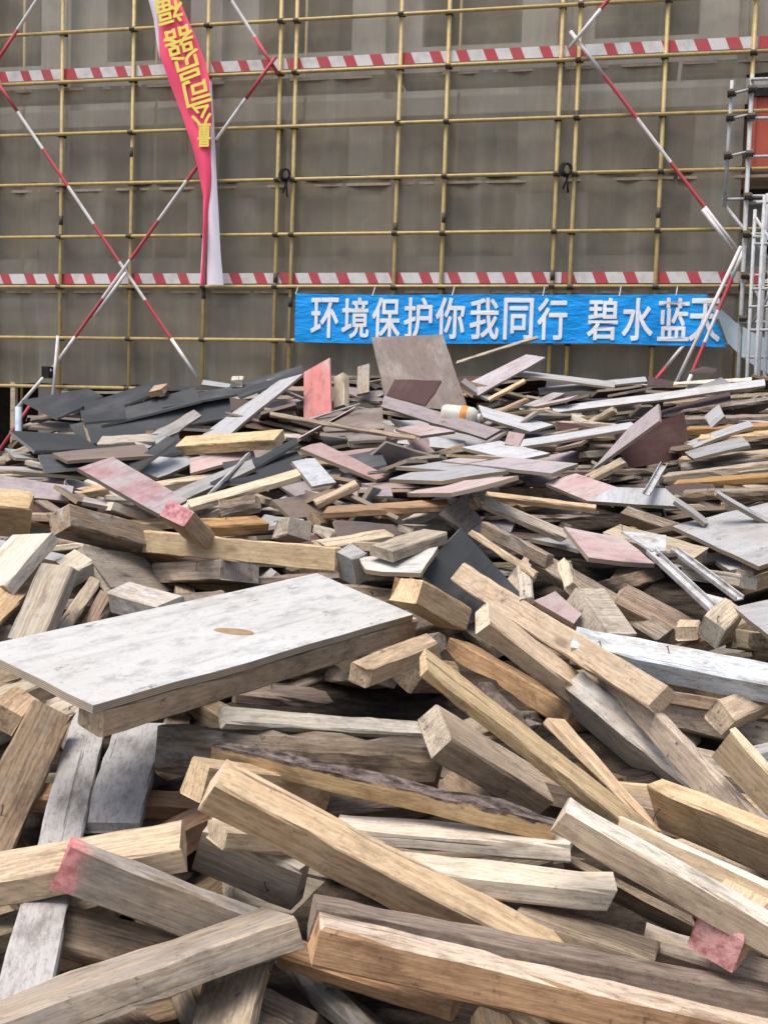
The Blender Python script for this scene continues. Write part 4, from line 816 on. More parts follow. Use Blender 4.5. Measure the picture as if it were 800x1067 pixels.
 ('beam', 'weathered', [2.183,6.825,1.78], [-0.5183,0.0511,0.2319], (0.686, 0.100, 0.041), 'third board down in the layered stack at the right edge'),
 ('beam', 'orange', [2.087,6.494,1.715], [-0.5132,0.0683,0.2269], (0.642, 0.100, 0.042), 'fourth board down in the layered stack at the right edge'),
 ('beam', 'tan', [1.989,6.078,1.667], [-0.5197,0.0977,0.2725], (0.538, 0.098, 0.036), 'fifth board down in the layered stack at the right edge'),
 ('beam', 'log', [1.961,6.106,1.64], [-0.5083,0.1134,0.1857], (0.614, 0.100, 0.041), 'sixth board down in the layered stack at the right edge'),
 ('beam', 'log', [1.894,6.035,1.627], [-0.5118,0.1478,0.2096], (0.694, 0.098, 0.025), 'seventh board down in the layered stack at the right edge'),
 ('beam', 'tan', [1.82,5.702,1.557], [-0.4952,0.1178,0.178], (0.602, 0.098, 0.040), 'eighth board down in the layered stack at the right edge'),
 ('beam', 'log', [1.786,5.575,1.534], [-0.4965,0.1454,0.171], (0.582, 0.098, 0.036), 'ninth board down in the layered stack at the right edge'),
 ('beam', 'grey', [1.674,5.346,1.492], [-0.4833,0.1554,0.1392], (0.636, 0.098, 0.036), 'tenth board down in the layered stack at the right edge'),
 ('beam', 'orange', [1.618,5.079,1.452], [-0.4771,0.1258,0.1705], (0.554, 0.098, 0.034), 'eleventh board down in the layered stack at the right edge'),
 ('beam', 'log', [1.491,4.623,1.412], [-0.4607,0.0772,0.1212], (0.470, 0.094, 0.034), 'twelfth board down in the layered stack at the right edge'),
 ('beam', 'weathered', [1.506,4.745,1.39], [-0.4588,0.0952,0.1358], (0.532, 0.098, 0.029), 'thirteenth board down in the layered stack at the right edge'),
]
FILL = [  # filler pieces, many coloured dark to put the shade of the gaps in
 ('beam','grey',[0.833,2.947,0.820],[0.850,-0.003,0.793],(0.44,0.093,0.049),'short grey timber above the spotted brown timber'),
 ('beam','weathered',[0.596,1.903,0.494],[-0.086,0.055,-0.056],(0.57,0.075,0.061),'dark weathered timber right of the long orange brown timber'),
 ('beam','tan',[-0.984,7.666,1.759],[3.256,0.278,-0.060],(0.48,0.064,0.035),'tan plank left of the long white plank'),
 ('sheet','paleply',[-0.934,4.559,1.175],[3.055,0.130,-0.290],([[-0.218,0.109],[0.174,0.108],[0.242,-0.115],[-0.21,-0.11]],0.018),'short pale plywood offcut left of the short timber with a red painted'),
 ('beam','weathered',[0.056,4.547,1.219],[0.253,0.126,-0.066],(0.74,0.055,0.034),'dark weathered plank above the pale grey block'),
 ('beam','log',[0.275,1.932,0.551],[-0.969,-0.023,-0.530],(0.80,0.091,0.051),'long dark barky timber left of the long orange brown timber'),
 ('beam','weathered',[-0.055,2.060,0.489],[0.637,-0.057,0.704],(0.35,0.078,0.042),'short dark weathered timber below the brown timber in shadow'),
 ('beam','log',[1.277,3.446,0.944],[0.012,0.105,-0.229],(0.67,0.062,0.053),'dark barky timber below the pale violet sheet corner'),
 ('beam','tan',[-0.097,6.342,1.541],[2.426,0.158,0.353],(0.76,0.091,0.028),'long tan plank right of the mauve plank sloping down'),
 ('beam','log',[1.002,6.359,1.542],[0.576,0.003,-0.035],(0.80,0.060,0.039),'long dark barky plank below the narrow white plank'),
 ('beam','log',[0.200,1.946,0.515],[1.472,0.006,-0.363],(0.72,0.064,0.040),'dark barky timber left of the long orange brown timber'),
 ('beam','grey',[1.132,6.437,1.618],[-0.754,0.051,-0.021],(0.55,0.053,0.027),'grey plank below the narrow white plank'),
 ('beam','log',[0.373,4.543,1.147],[2.978,-0.060,-0.401],(0.89,0.100,0.044),'long dark barky timber left of the thin light strip'),
 ('beam','weathered',[0.126,3.441,1.028],[1.344,-0.106,-0.559],(0.73,0.076,0.068),'dark weathered timber below the thick tan timber'),
 ('beam','weathered',[-1.293,3.131,0.927],[0.967,0.124,-0.373],(0.55,0.072,0.056),'dark weathered timber left of the pale plank at the'),
 ('beam','grey',[-1.338,3.240,0.860],[1.451,-0.269,0.151],(0.82,0.062,0.056),'long grey timber left of the small tan block'),
 ('beam','weathered',[-1.077,2.953,0.793],[-0.703,-0.116,-0.601],(0.38,0.089,0.042),'short dark weathered timber left of the small tan block'),
 ('beam','weathered',[3.436,8.604,2.090],[-0.596,0.006,-0.185],(0.71,0.083,0.034),'dark weathered plank right of the second board down'),
 ('beam','orange',[0.421,5.229,1.333],[-0.582,0.009,-0.260],(0.71,0.052,0.016),'orange brown plank right of the pink white board'),
 ('beam','grey',[1.137,7.051,1.740],[2.239,0.091,0.017],(1.03,0.058,0.039),'long grey plank above the narrow white plank'),
 ('beam','weathered',[0.248,1.739,0.545],[-1.473,-0.078,-0.415],(0.42,0.097,0.042),'short dark weathered timber below the long orange brown timber'),
 ('beam','tan',[1.171,6.404,1.559],[-0.388,0.134,-0.185],(0.58,0.095,0.036),'tan plank below the narrow white plank'),
 ('beam','orange',[-0.366,2.394,0.744],[1.265,-0.065,-0.100],(0.40,0.082,0.057),'short orange brown timber left of the tan timber end'),
 ('beam','weathered',[0.039,2.493,0.759],[0.535,-0.059,0.386],(0.64,0.088,0.057),'dark weathered timber below the split slab with rough dark bark'),
 ('beam','grey',[0.987,2.449,0.818],[-0.934,0.030,0.289],(0.71,0.087,0.051),'grey timber right of the light topped timber'),
 ('beam','spotted',[-0.705,1.998,0.579],[-0.025,0.374,0.354],(0.54,0.073,0.040),'spotted brown timber left of the grey topped timber'),
 ('beam','weathered',[0.209,2.581,0.782],[-1.242,-0.036,-0.496],(0.40,0.076,0.068),'short dark weathered timber below the squat square timber'),
 ('beam','grey',[0.693,1.920,0.654],[-0.279,-0.157,0.352],(0.41,0.064,0.047),'short grey timber below the timber showing a square red painted'),
 ('beam','grey',[-1.055,7.692,1.719],[-0.816,0.080,0.185],(0.98,0.066,0.037),'long grey plank left of the long white plank'),
 ('sheet','paleply',[-0.354,5.001,1.303],[0.566,0.451,0.420],([[-0.31,0.094],[0.244,0.097],[0.266,-0.093],[-0.302,-0.114]],0.018),'pale plywood offcut below the small bluish white board'),
 ('beam','grey',[-1.436,3.929,1.044],[-0.790,-0.234,0.588],(0.74,0.081,0.038),'grey plank left of the pale plank at the'),
 ('sheet','maroonply',[-1.219,4.450,1.257],[3.061,0.079,-0.551],([[-0.412,0.093],[0.431,0.115],[0.474,-0.133],[-0.404,-0.04]],0.018),'long dark maroon plywood offcut left of the speckled blue grey timber'),
 ('beam','weathered',[-0.022,1.837,0.504],[0.999,-0.119,0.791],(0.50,0.075,0.035),'dark weathered plank right of the dark plank in shadow'),
 ('beam','weathered',[-0.457,2.668,0.719],[-0.832,-0.050,0.025],(0.82,0.085,0.055),'long dark weathered timber right of the short wide grey plank'),
 ('sheet','pinkply',[-0.003,5.758,1.468],[-0.378,0.004,-0.554],([[-0.279,0.087],[0.322,0.099],[0.269,-0.046],[-0.25,-0.088]],0.018),'pinkish plywood offcut right of the mauve plank sloping down'),
 ('sheet','darkply',[2.555,6.619,1.726],[-0.248,-0.062,0.084],([[-0.288,0.034],[0.293,0.059],[0.261,-0.047],[-0.27,-0.046]],0.018),'blackish plywood offcut right of the fifth board down'),
 ('beam','weathered',[-1.159,2.742,0.747],[0.231,-0.004,-0.456],(0.75,0.063,0.068),'dark weathered timber left of the weathered brown plank'),
 ('sheet','greyply',[0.669,5.570,1.416],[2.626,0.047,0.235],([[-0.17,0.082],[0.193,0.062],[0.156,-0.099],[-0.147,-0.097]],0.018),'short grey plywood offcut below the long pale board'),
 ('beam','tan',[-1.134,2.840,0.881],[1.212,0.067,-0.656],(0.57,0.095,0.068),'tan timber left of the small tan block'),
 ('sheet','maroonply',[-0.719,8.117,1.942],[0.369,0.148,-0.700],([[-0.168,0.081],[0.162,0.159],[0.15,-0.108],[-0.184,-0.114]],0.018),'short dark maroon plywood offcut right of the black sheet with a light edge'),
 ('beam','log',[-0.108,1.993,0.584],[-0.911,-0.075,-0.692],(0.52,0.097,0.047),'dark barky timber above the dark plank in shadow'),
 ('beam','weathered',[0.926,4.226,1.055],[1.004,0.006,0.688],(0.80,0.064,0.067),'long dark weathered timber right of the dark brown timber'),
 ('beam','log',[0.656,5.872,1.445],[3.635,0.077,0.291],(0.59,0.075,0.034),'dark barky plank below the long pale board'),
 ('beam','log',[-0.176,4.072,1.067],[0.318,0.060,-0.591],(0.70,0.073,0.054),'dark barky timber left of the square block standing'),
 ('beam','weathered',[-0.316,1.915,0.596],[-1.175,-0.094,-0.543],(0.35,0.069,0.047),'short dark weathered timber left of the grey plank end'),
 ('sheet','greyply',[1.505,4.811,1.325],[0.128,0.168,-0.195],([[-0.401,0.136],[0.412,0.135],[0.338,-0.082],[-0.367,-0.174]],0.018),'long grey plywood offcut left of the thin tan strip'),
 ('beam','grey',[-1.042,2.515,0.677],[1.055,-0.010,0.508],(0.37,0.072,0.052),'short grey timber left of the weathered brown plank'),
 ('sheet','darkply',[-0.707,4.759,1.264],[3.650,-0.189,-0.132],([[-0.229,0.077],[0.203,0.072],[0.194,-0.073],[-0.193,-0.113]],0.018),'short blackish plywood offcut above the shaded orange timber'),
 ('beam','weathered',[0.358,2.392,0.674],[-0.022,-0.161,-0.590],(0.42,0.063,0.043),'short dark weathered timber right of the pale topped timber with dark side under the big'),
 ('beam','grey',[-0.066,1.875,0.489],[0.313,0.156,-0.270],(0.69,0.087,0.041),'grey timber below the dark plank in shadow'),
 ('beam','log',[0.991,5.226,1.460],[-0.201,0.058,-0.063],(0.55,0.061,0.033),'dark barky plank above the flat pale pink sheet'),
 ('sheet','brownply',[-0.564,6.511,1.515],[0.918,0.136,0.301],([[-0.471,0.193],[0.399,0.138],[0.341,-0.159],[-0.446,-0.106]],0.018),'long brown plywood offcut right of the dark sheet in the hollow'),
 ('beam','weathered',[0.494,2.507,0.780],[-0.377,-0.101,-0.006],(0.82,0.080,0.057),'long dark weathered timber below the pale tapering wedge'),
 ('beam','weathered',[1.305,6.194,1.472],[3.728,0.423,-0.297],(0.58,0.088,0.039),'dark weathered plank above the flat pale sheet'),
 ('beam','white',[0.096,4.845,1.347],[3.113,-0.220,0.077],(0.86,0.092,0.040),'long white topped timber right of the long orange plank'),
 ('sheet','paleply',[-0.142,6.254,1.572],[-0.144,-0.048,-0.268],([[-0.218,0.082],[0.158,0.108],[0.218,-0.079],[-0.222,-0.088]],0.018),'short pale plywood offcut below the brown shaded sheet'),
 ('beam','weathered',[-0.375,1.751,0.586],[-0.824,0.044,-0.157],(0.85,0.099,0.053),'long dark weathered timber below the grey topped timber'),
 ('sheet','darkply',[1.039,8.831,2.109],[0.659,0.056,-0.173],([[-0.469,0.062],[0.537,0.052],[0.494,-0.043],[-0.369,-0.061]],0.018),'long blackish plywood offcut right of the mauve board rising'),
 ('sheet','darkply',[0.100,5.130,1.417],[0.799,0.334,0.347],([[-0.21,0.127],[0.173,0.085],[0.213,-0.129],[-0.231,-0.112]],0.018),'short blackish plywood offcut left of the white board with long straight edge'),
 ('beam','spotted',[-0.749,1.936,0.631],[1.447,0.047,0.643],(0.77,0.081,0.041),'long spotted brown timber below the tan timber crossing'),
 ('sheet','maroonply',[1.104,5.359,1.412],[0.734,-0.098,0.416],([[-0.183,0.103],[0.169,0.091],[0.186,-0.115],[-0.179,-0.132]],0.018),'short dark maroon plywood offcut left of the flat pale sheet'),
 ('beam','weathered',[-0.195,4.691,1.225],[3.555,0.029,-0.189],(0.59,0.069,0.038),'dark weathered plank below the narrow tan board'),
 ('beam','grey',[-0.781,2.616,0.740],[0.151,-0.006,-0.196],(0.43,0.076,0.055),'short grey timber right of the weathered brown plank'),
 ('sheet','brownply',[0.519,5.077,1.254],[0.092,0.059,0.002],([[-0.278,0.056],[0.365,0.066],[0.169,-0.058],[-0.371,-0.043]],0.018),'brown plywood offcut left of the long silvery plank'),
 ('beam','spotted',[-0.909,2.922,0.902],[1.239,0.090,-0.029],(0.74,0.098,0.057),'spotted brown timber above the small tan block'),
 ('beam','log',[0.979,2.657,0.816],[0.039,0.116,0.263],(0.45,0.084,0.045),'dark barky timber above the light topped timber'),
 ('beam','weathered',[-1.242,3.246,0.885],[1.493,0.073,0.400],(0.70,0.061,0.044),'dark weathered timber above the small tan block'),
 ('sheet','maroonply',[0.553,8.410,2.037],[3.340,-0.031,-0.411],([[-0.398,0.076],[0.453,0.05],[0.369,-0.081],[-0.331,-0.115]],0.018),'long dark maroon plywood offcut left of the grey board edge'),
 ('beam','weathered',[0.542,2.348,0.577],[-0.283,0.011,0.055],(0.81,0.084,0.040),'long dark weathered timber below the dark timber in shadow'),
 ('beam','weathered',[-0.470,1.710,0.541],[1.402,-0.007,0.538],(0.64,0.083,0.066),'dark weathered timber below the grey topped timber'),
 ('beam','weathered',[1.392,3.832,1.159],[-1.272,0.341,0.163],(0.52,0.072,0.060),'dark weathered timber above the pale violet sheet corner'),
 ('beam','weathered',[-0.456,2.967,0.833],[-0.922,-0.016,0.083],(0.39,0.068,0.061),'short dark weathered timber left of the long grey joist'),
 ('beam','weathered',[-1.155,4.128,1.170],[-0.439,0.065,0.226],(0.62,0.097,0.041),'dark weathered timber above the short pale block'),
 ('sheet','darkply',[1.117,8.509,1.998],[2.852,0.266,-0.126],([[-0.176,0.109],[0.165,0.058],[0.14,-0.119],[-0.186,-0.101]],0.018),'short blackish plywood offcut right of the thin strip rising'),
 ('beam','white',[-1.395,5.083,1.292],[3.736,0.082,0.570],(0.77,0.096,0.049),'long white topped timber below the black sheet under the black sheets'),
 ('beam','spotted',[1.193,3.334,1.016],[1.085,-0.168,-0.029],(0.39,0.077,0.043),'short spotted brown timber below the pale violet sheet corner'),
 ('sheet','mauve',[1.906,7.747,1.948],[-0.076,-0.025,-0.166],([[-0.379,0.085],[0.539,0.118],[0.314,-0.113],[-0.394,-0.125]],0.018),'long mauve plywood offcut right of the thin long white plank'),
 ('sheet','greyply',[0.412,6.698,1.602],[3.023,0.193,-0.339],([[-0.323,0.065],[0.257,0.117],[0.414,-0.092],[-0.299,-0.103]],0.018),'grey plywood offcut below the long pale mauve plank'),
 ('sheet','maroonply',[0.600,4.691,1.200],[2.684,0.044,0.004],([[-0.208,0.044],[0.122,0.068],[0.119,-0.043],[-0.208,-0.059]],0.018),'short dark maroon plywood offcut above the thick dark board'),
 ('sheet','paleply',[1.091,6.984,1.738],[-0.024,0.145,-0.106],([[-0.451,0.051],[0.633,0.062],[0.496,-0.046],[-0.454,-0.045]],0.018),'long pale plywood offcut above the narrow white plank'),
 ('beam','log',[0.139,1.873,0.515],[1.265,-0.092,-0.231],(0.84,0.097,0.043),'long dark barky timber below the brown timber in shadow'),
 ('beam','weathered',[0.587,5.171,1.209],[0.328,-0.190,0.479],(0.79,0.100,0.037),'long dark weathered plank left of the long silvery plank'),
 ('sheet','greyply',[-0.029,4.783,1.270],[4.283,-0.013,1.114],([[-0.211,0.075],[0.198,0.144],[0.281,-0.174],[-0.164,-0.143]],0.018),'short grey plywood offcut left of the long orange plank'),
 ('beam','grey',[1.197,6.217,1.596],[0.555,-0.004,-0.416],(0.56,0.091,0.047),'grey timber right of the narrow white plank'),
 ('sheet','paleply',[-0.624,7.558,1.753],[0.126,-0.103,-0.395],([[-0.251,0.059],[0.266,0.049],[0.24,-0.056],[-0.264,-0.039]],0.018),'pale plywood offcut below the upright pink red board'),
 ('beam','spotted',[1.386,4.199,1.140],[1.238,0.002,-0.047],(0.50,0.070,0.043),'spotted brown timber right of the grey plank with a square end'),
 ('beam','weathered',[1.089,3.318,1.058],[0.528,0.246,-0.145],(0.55,0.067,0.043),'dark weathered timber right of the round cut timber end'),
 ('beam','weathered',[1.289,6.089,1.461],[-0.470,-0.178,0.042],(1.03,0.064,0.042),'long dark weathered timber above the flat pale sheet'),
 ('beam','tan',[-0.722,8.001,1.806],[3.709,0.205,-0.223],(0.47,0.038,0.016),'tan plank right of the dark board below the long white'),
 ('beam','white',[-1.116,8.042,1.833],[2.909,-0.123,0.374],(0.41,0.097,0.040),'short white topped timber below the small white block end'),
 ('beam','palegrey',[1.203,2.826,0.852],[0.567,0.023,-0.200],(0.85,0.095,0.050),'long pale grey timber above the light topped timber'),
 ('beam','spotted',[0.987,2.867,0.850],[-0.392,-0.084,-0.350],(0.66,0.075,0.065),'spotted brown timber below the tan stub under the pale blue'),
 ('beam','spotted',[-0.718,1.767,0.518],[-1.423,-0.101,0.502],(0.75,0.099,0.057),'spotted brown timber left of the dark plank in the gap'),
 ('beam','grey',[-0.098,2.233,0.624],[0.473,-0.382,0.726],(0.46,0.099,0.039),'grey plank below the stubby tan timber end'),
 ('sheet','greyply',[0.934,7.457,1.826],[4.119,-0.231,-0.098],([[-0.515,0.048],[0.46,0.055],[0.415,-0.053],[-0.503,-0.037]],0.018),'long grey plywood offcut right of the pale blue board'),
 ('beam','grey',[-0.188,5.431,1.412],[0.987,0.229,0.084],(0.56,0.089,0.034),'grey plank below the mauve plank sloping down'),
 ('sheet','mauve',[0.039,6.405,1.587],[3.712,0.066,0.158],([[-0.519,0.055],[0.317,0.072],[0.45,-0.052],[-0.429,-0.072]],0.018),'long mauve plywood offcut left of the pink edged board'),
 ('beam','grey',[-0.532,1.887,0.506],[1.298,0.207,-0.184],(0.42,0.070,0.037),'short grey plank below the grey topped timber'),
 ('sheet','pinkply',[-0.934,5.952,1.415],[0.685,-0.269,-0.371],([[-0.227,0.101],[0.205,0.059],[0.243,-0.089],[-0.259,-0.088]],0.018),'short pinkish plywood offcut left of the narrow pink white plank'),
 ('sheet','darkply',[3.110,7.885,1.975],[0.066,0.114,0.274],([[-0.3,0.052],[0.24,0.071],[0.164,-0.057],[-0.215,-0.058]],0.018),'blackish plywood offcut right of the third board down'),
 ('beam','spotted',[1.318,3.263,0.998],[0.037,-0.131,-0.245],(0.56,0.072,0.056),'spotted brown timber below the pale violet sheet corner'),
 ('beam','weathered',[-0.945,2.403,0.651],[-1.471,0.269,0.103],(0.87,0.062,0.036),'long dark weathered plank left of the tan timber crossing'),
 ('beam','grey',[-0.678,1.887,0.459],[0.437,-0.195,0.244],(0.50,0.097,0.061),'grey timber left of the grey topped timber'),
 ('sheet','darkply',[1.761,5.555,1.386],[3.024,0.032,-0.536],([[-0.274,0.06],[0.264,0.093],[0.231,-0.092],[-0.275,-0.083]],0.018),'blackish plywood offcut above the thirteenth board down'),
 ('beam','weathered',[0.407,2.568,0.724],[0.172,-0.003,0.028],(0.53,0.066,0.062),'dark weathered timber below the long tan timber'),
 ('beam','tan',[0.723,2.327,0.710],[-1.054,-0.017,0.612],(0.65,0.085,0.042),'tan timber above the tan timber with a thin bright'),
 ('beam','tan',[0.034,3.577,1.065],[0.564,0.084,0.181],(0.62,0.072,0.051),'tan timber below the white board under the pale grey'),
 ('beam','tan',[-0.792,2.538,0.661],[0.027,-0.172,-0.662],(0.48,0.072,0.051),'tan timber left of the pale grey split plank'),
 ('beam','palegrey',[-0.497,4.371,1.070],[-1.287,-0.032,0.899],(0.72,0.071,0.040),'pale grey timber below the long orange timber'),
 ('beam','weathered',[-0.920,3.558,1.021],[0.218,0.051,-1.012],(0.86,0.061,0.046),'long dark weathered timber left of the narrow dark plank'),
 ('sheet','greyply',[2.419,8.416,2.037],[4.001,-0.229,-0.534],([[-0.336,0.056],[0.455,0.086],[0.411,-0.064],[-0.334,-0.05]],0.018),'long grey plywood offcut below the folded maroon board'),
 ('sheet','darkply',[0.424,6.422,1.526],[0.371,0.058,0.532],([[-0.492,0.043],[0.484,0.048],[0.643,-0.06],[-0.481,-0.05]],0.018),'long blackish plywood offcut above the pale board with a light front'),
 ('sheet','pinkply',[-1.651,4.333,1.125],[-0.315,-0.310,0.402],([[-0.41,0.056],[0.385,0.064],[0.297,-0.065],[-0.503,-0.064]],0.018),'long pinkish plywood offcut below the yellow timber end'),
 ('beam','weathered',[0.895,3.071,0.879],[-0.273,-0.087,-0.335],(0.53,0.065,0.040),'dark weathered timber below the long pale blue painted timber'),
 ('beam','weathered',[0.638,3.025,0.737],[0.640,-0.062,-0.621],(0.55,0.094,0.054),'dark weathered timber above the pale tapering wedge'),
 ('beam','log',[-0.530,5.904,1.344],[0.104,0.023,0.086],(0.75,0.089,0.047),'dark barky timber right of the dark sheet in the hollow'),
 ('beam','grey',[-0.881,2.153,0.579],[1.443,0.269,-0.084],(0.84,0.063,0.067),'long grey timber left of the tan timber crossing'),
 ('beam','weathered',[-0.080,3.163,0.952],[-0.801,0.166,-0.211],(0.41,0.093,0.036),'short dark weathered plank above the pinkish weathered timber'),
 ('beam','weathered',[0.662,2.468,0.595],[0.812,0.037,-0.172],(0.57,0.066,0.041),'dark weathered timber right of the dark timber in shadow'),
 ('beam','weathered',[-1.529,3.803,1.115],[-0.339,-0.096,-0.338],(0.38,0.062,0.035),'short dark weathered plank below the yellow timber end'),
 ('sheet','paleply',[0.909,7.877,1.921],[2.883,0.229,0.089],([[-0.418,0.115],[0.372,0.125],[0.296,-0.161],[-0.425,-0.148]],0.018),'long pale plywood offcut right of the thin strip rising'),
 ('beam','log',[-0.167,3.308,0.906],[-0.672,0.301,0.193],(0.89,0.069,0.049),'long dark barky timber above the pinkish weathered timber'),
 ('beam','palegrey',[-0.358,1.923,0.523],[0.404,-0.131,0.535],(0.69,0.076,0.062),'pale grey timber left of the grey plank end'),
 ('beam','log',[-1.420,3.806,0.983],[0.566,-0.004,0.783],(0.42,0.090,0.057),'short dark barky timber left of the pale plank at the'),
 ('beam','log',[1.233,3.153,0.981],[-0.226,0.191,-0.296],(0.51,0.098,0.043),'dark barky timber right of the tan stub under the pale blue'),
 ('sheet','darkply',[1.417,8.650,2.025],[-0.151,0.178,-0.094],([[-0.51,0.087],[0.472,0.091],[0.36,-0.089],[-0.471,-0.073]],0.018),'long blackish plywood offcut below the grey board at the top'),
 ('beam','weathered',[-0.445,6.710,1.573],[0.769,-0.089,-0.095],(0.50,0.085,0.040),'dark weathered timber below the red printed board'),
 ('beam','orange',[-0.494,2.442,0.759],[0.354,-0.145,0.289],(0.86,0.062,0.043),'long orange brown timber below the short wide grey plank'),
 ('beam','weathered',[1.670,6.241,1.507],[0.751,0.111,-0.348],(0.40,0.060,0.018),'short dark weathered plank right of the dark shaded board'),
 ('sheet','paleply',[0.568,5.102,1.325],[3.154,-0.037,-0.361],([[-0.192,0.077],[0.269,0.121],[0.188,-0.081],[-0.179,-0.092]],0.018),'pale plywood offcut above the long silvery plank'),
 ('beam','weathered',[1.783,4.152,1.120],[1.334,-0.069,-0.414],(0.81,0.074,0.053),'long dark weathered timber right of the pale violet sheet corner'),
 ('beam','tan',[2.587,7.226,1.798],[0.705,0.034,-0.021],(0.91,0.051,0.037),'long tan plank right of the fifth board down'),
 ('sheet','brownply',[-0.425,8.008,1.854],[3.866,-0.276,-0.613],([[-0.441,0.1],[0.472,0.026],[0.242,-0.134],[-0.389,-0.111]],0.018),'long brown plywood offcut right of the upright pink red board'),
 ('sheet','brownply',[1.790,7.755,1.840],[3.447,-0.071,-0.955],([[-0.195,0.053],[0.15,0.078],[0.232,-0.069],[-0.24,-0.058]],0.018),'short brown plywood offcut below the thin long white plank'),
 ('sheet','mauve',[0.966,6.684,1.590],[2.201,-0.065,-0.325],([[-0.252,0.095],[0.26,0.05],[0.267,-0.094],[-0.252,-0.087]],0.018),'mauve plywood offcut left of the narrow white plank'),
 ('sheet','maroonply',[1.208,7.578,1.888],[-0.517,0.194,0.100],([[-0.217,0.192],[0.148,0.125],[0.22,-0.132],[-0.174,-0.202]],0.018),'short dark maroon plywood offcut below the grey board at the top'),
 ('beam','spotted',[-0.526,2.154,0.658],[0.897,-0.060,-0.008],(0.57,0.078,0.043),'spotted brown timber above the dark plank in the gap'),
 ('sheet','darkply',[1.307,7.447,1.789],[3.665,0.058,-0.198],([[-0.422,0.083],[0.318,0.084],[0.462,-0.101],[-0.414,-0.131]],0.018),'blackish plywood offcut above the narrow white plank'),
 ('sheet','pinkply',[0.473,5.300,1.343],[2.941,0.042,-0.430],([[-0.473,0.144],[0.429,0.186],[0.559,-0.128],[-0.442,-0.17]],0.018),'long pinkish plywood offcut above the short brown block tilted'),
 ('beam','grey',[-0.150,8.567,2.011],[0.629,0.227,-0.043],(0.55,0.062,0.032),'grey plank right of the small upright grey board'),
 ('beam','weathered',[-1.029,2.560,0.731],[-1.494,-0.149,0.073],(0.74,0.069,0.036),'dark weathered plank left of the weathered brown plank'),
 ('beam','weathered',[-1.718,4.179,1.020],[1.443,-0.006,1.064],(0.68,0.088,0.060),'dark weathered timber below the yellow timber end'),
 ('beam','grey',[-1.406,3.447,0.931],[0.463,-0.267,0.506],(0.66,0.070,0.039),'grey plank below the white topped timber'),
 ('beam','grey',[0.703,7.350,1.777],[3.001,-0.265,0.463],(0.35,0.068,0.035),'short grey plank left of the pale blue board'),
 ('beam','grey',[-0.190,1.925,0.473],[-0.880,-0.168,-0.181],(0.69,0.089,0.058),'grey timber below the grey plank end'),
 ('beam','log',[-0.382,4.242,1.078],[-1.031,0.100,-0.433],(0.46,0.086,0.060),'dark barky timber below the grey green square timber end'),
 ('sheet','pinkply',[-0.775,7.558,1.708],[0.397,-0.324,0.113],([[-0.171,0.05],[0.196,0.052],[0.257,-0.058],[-0.204,-0.07]],0.018),'short pinkish plywood offcut right of the long white plank'),
 ('beam','log',[0.491,4.342,1.076],[1.073,-0.051,0.112],(0.35,0.093,0.036),'short dark barky plank left of the short grey post'),
 ('beam','weathered',[3.099,7.828,1.953],[2.480,-0.262,0.087],(0.46,0.056,0.017),'dark weathered plank right of the fifth board down'),
 ('sheet','darkply',[1.522,8.557,1.991],[3.181,0.041,-0.472],([[-0.32,0.16],[0.38,0.121],[0.33,-0.189],[-0.397,-0.168]],0.018),'blackish plywood offcut below the pale board edge'),
 ('beam','log',[1.475,6.387,1.529],[-0.425,-0.264,-0.402],(0.69,0.064,0.043),'dark barky timber below the dark shaded board'),
 ('beam','weathered',[1.424,3.491,0.998],[1.058,-0.208,-0.691],(0.72,0.089,0.067),'dark weathered timber right of the pale violet sheet corner'),
 ('beam','tan',[2.470,6.332,1.703],[2.426,-0.185,0.007],(0.58,0.087,0.042),'tan timber right of the fifth board down'),
 ('beam','weathered',[0.351,3.613,0.967],[-0.954,-0.212,-0.498],(0.86,0.080,0.067),'long dark weathered timber below the dark blue plywood sheet'),
 ('sheet','brownply',[1.195,4.468,1.230],[-0.121,0.161,-0.027],([[-0.392,0.147],[0.388,0.111],[0.294,-0.141],[-0.361,-0.155]],0.018),'long brown plywood offcut right of the grey plank with a'),
 ('beam','grey',[-2.238,5.458,1.292],[-0.092,0.117,-0.710],(0.66,0.080,0.046),'grey timber left of the yellow timber end'),
 ('beam','grey',[0.695,7.334,1.704],[2.070,0.056,0.671],(0.94,0.078,0.042),'long grey timber left of the pale blue board'),
 ('beam','white',[1.485,7.579,1.825],[-0.183,-0.028,0.256],(0.39,0.048,0.020),'short white topped plank below the pale board edge'),
 ('beam','weathered',[0.504,4.328,1.112],[2.665,-0.116,-0.084],(0.50,0.035,0.019),'dark weathered plank below the thin light strip'),
 ('beam','weathered',[0.259,3.756,0.994],[-1.203,-0.127,0.415],(0.70,0.075,0.044),'dark weathered timber right of the thick tan timber'),
 ('sheet','darkply',[3.076,8.673,2.092],[2.965,0.001,-0.508],([[-0.207,0.055],[0.22,0.041],[0.137,-0.027],[-0.174,-0.046]],0.018),'short blackish plywood offcut right of the second board down'),
 ('beam','weathered',[-0.186,2.067,0.534],[0.748,-0.101,0.170],(0.67,0.069,0.050),'dark weathered timber above the dark plank in shadow'),
 ('beam','weathered',[1.247,4.768,1.270],[3.273,-0.182,-0.230],(0.45,0.037,0.019),'dark weathered plank left of the thin tilted edge strip'),
 ('sheet','greyply',[2.626,6.594,1.730],[2.877,0.063,-0.190],([[-0.376,0.07],[0.514,0.034],[0.34,-0.065],[-0.43,-0.047]],0.018),'long grey plywood offcut right of the fifth board down'),
 ('sheet','pinkply',[3.185,8.046,2.041],[-0.652,-0.286,0.172],([[-0.193,0.046],[0.253,0.054],[0.145,-0.037],[-0.223,-0.045]],0.018),'short pinkish plywood offcut right of the second board down'),
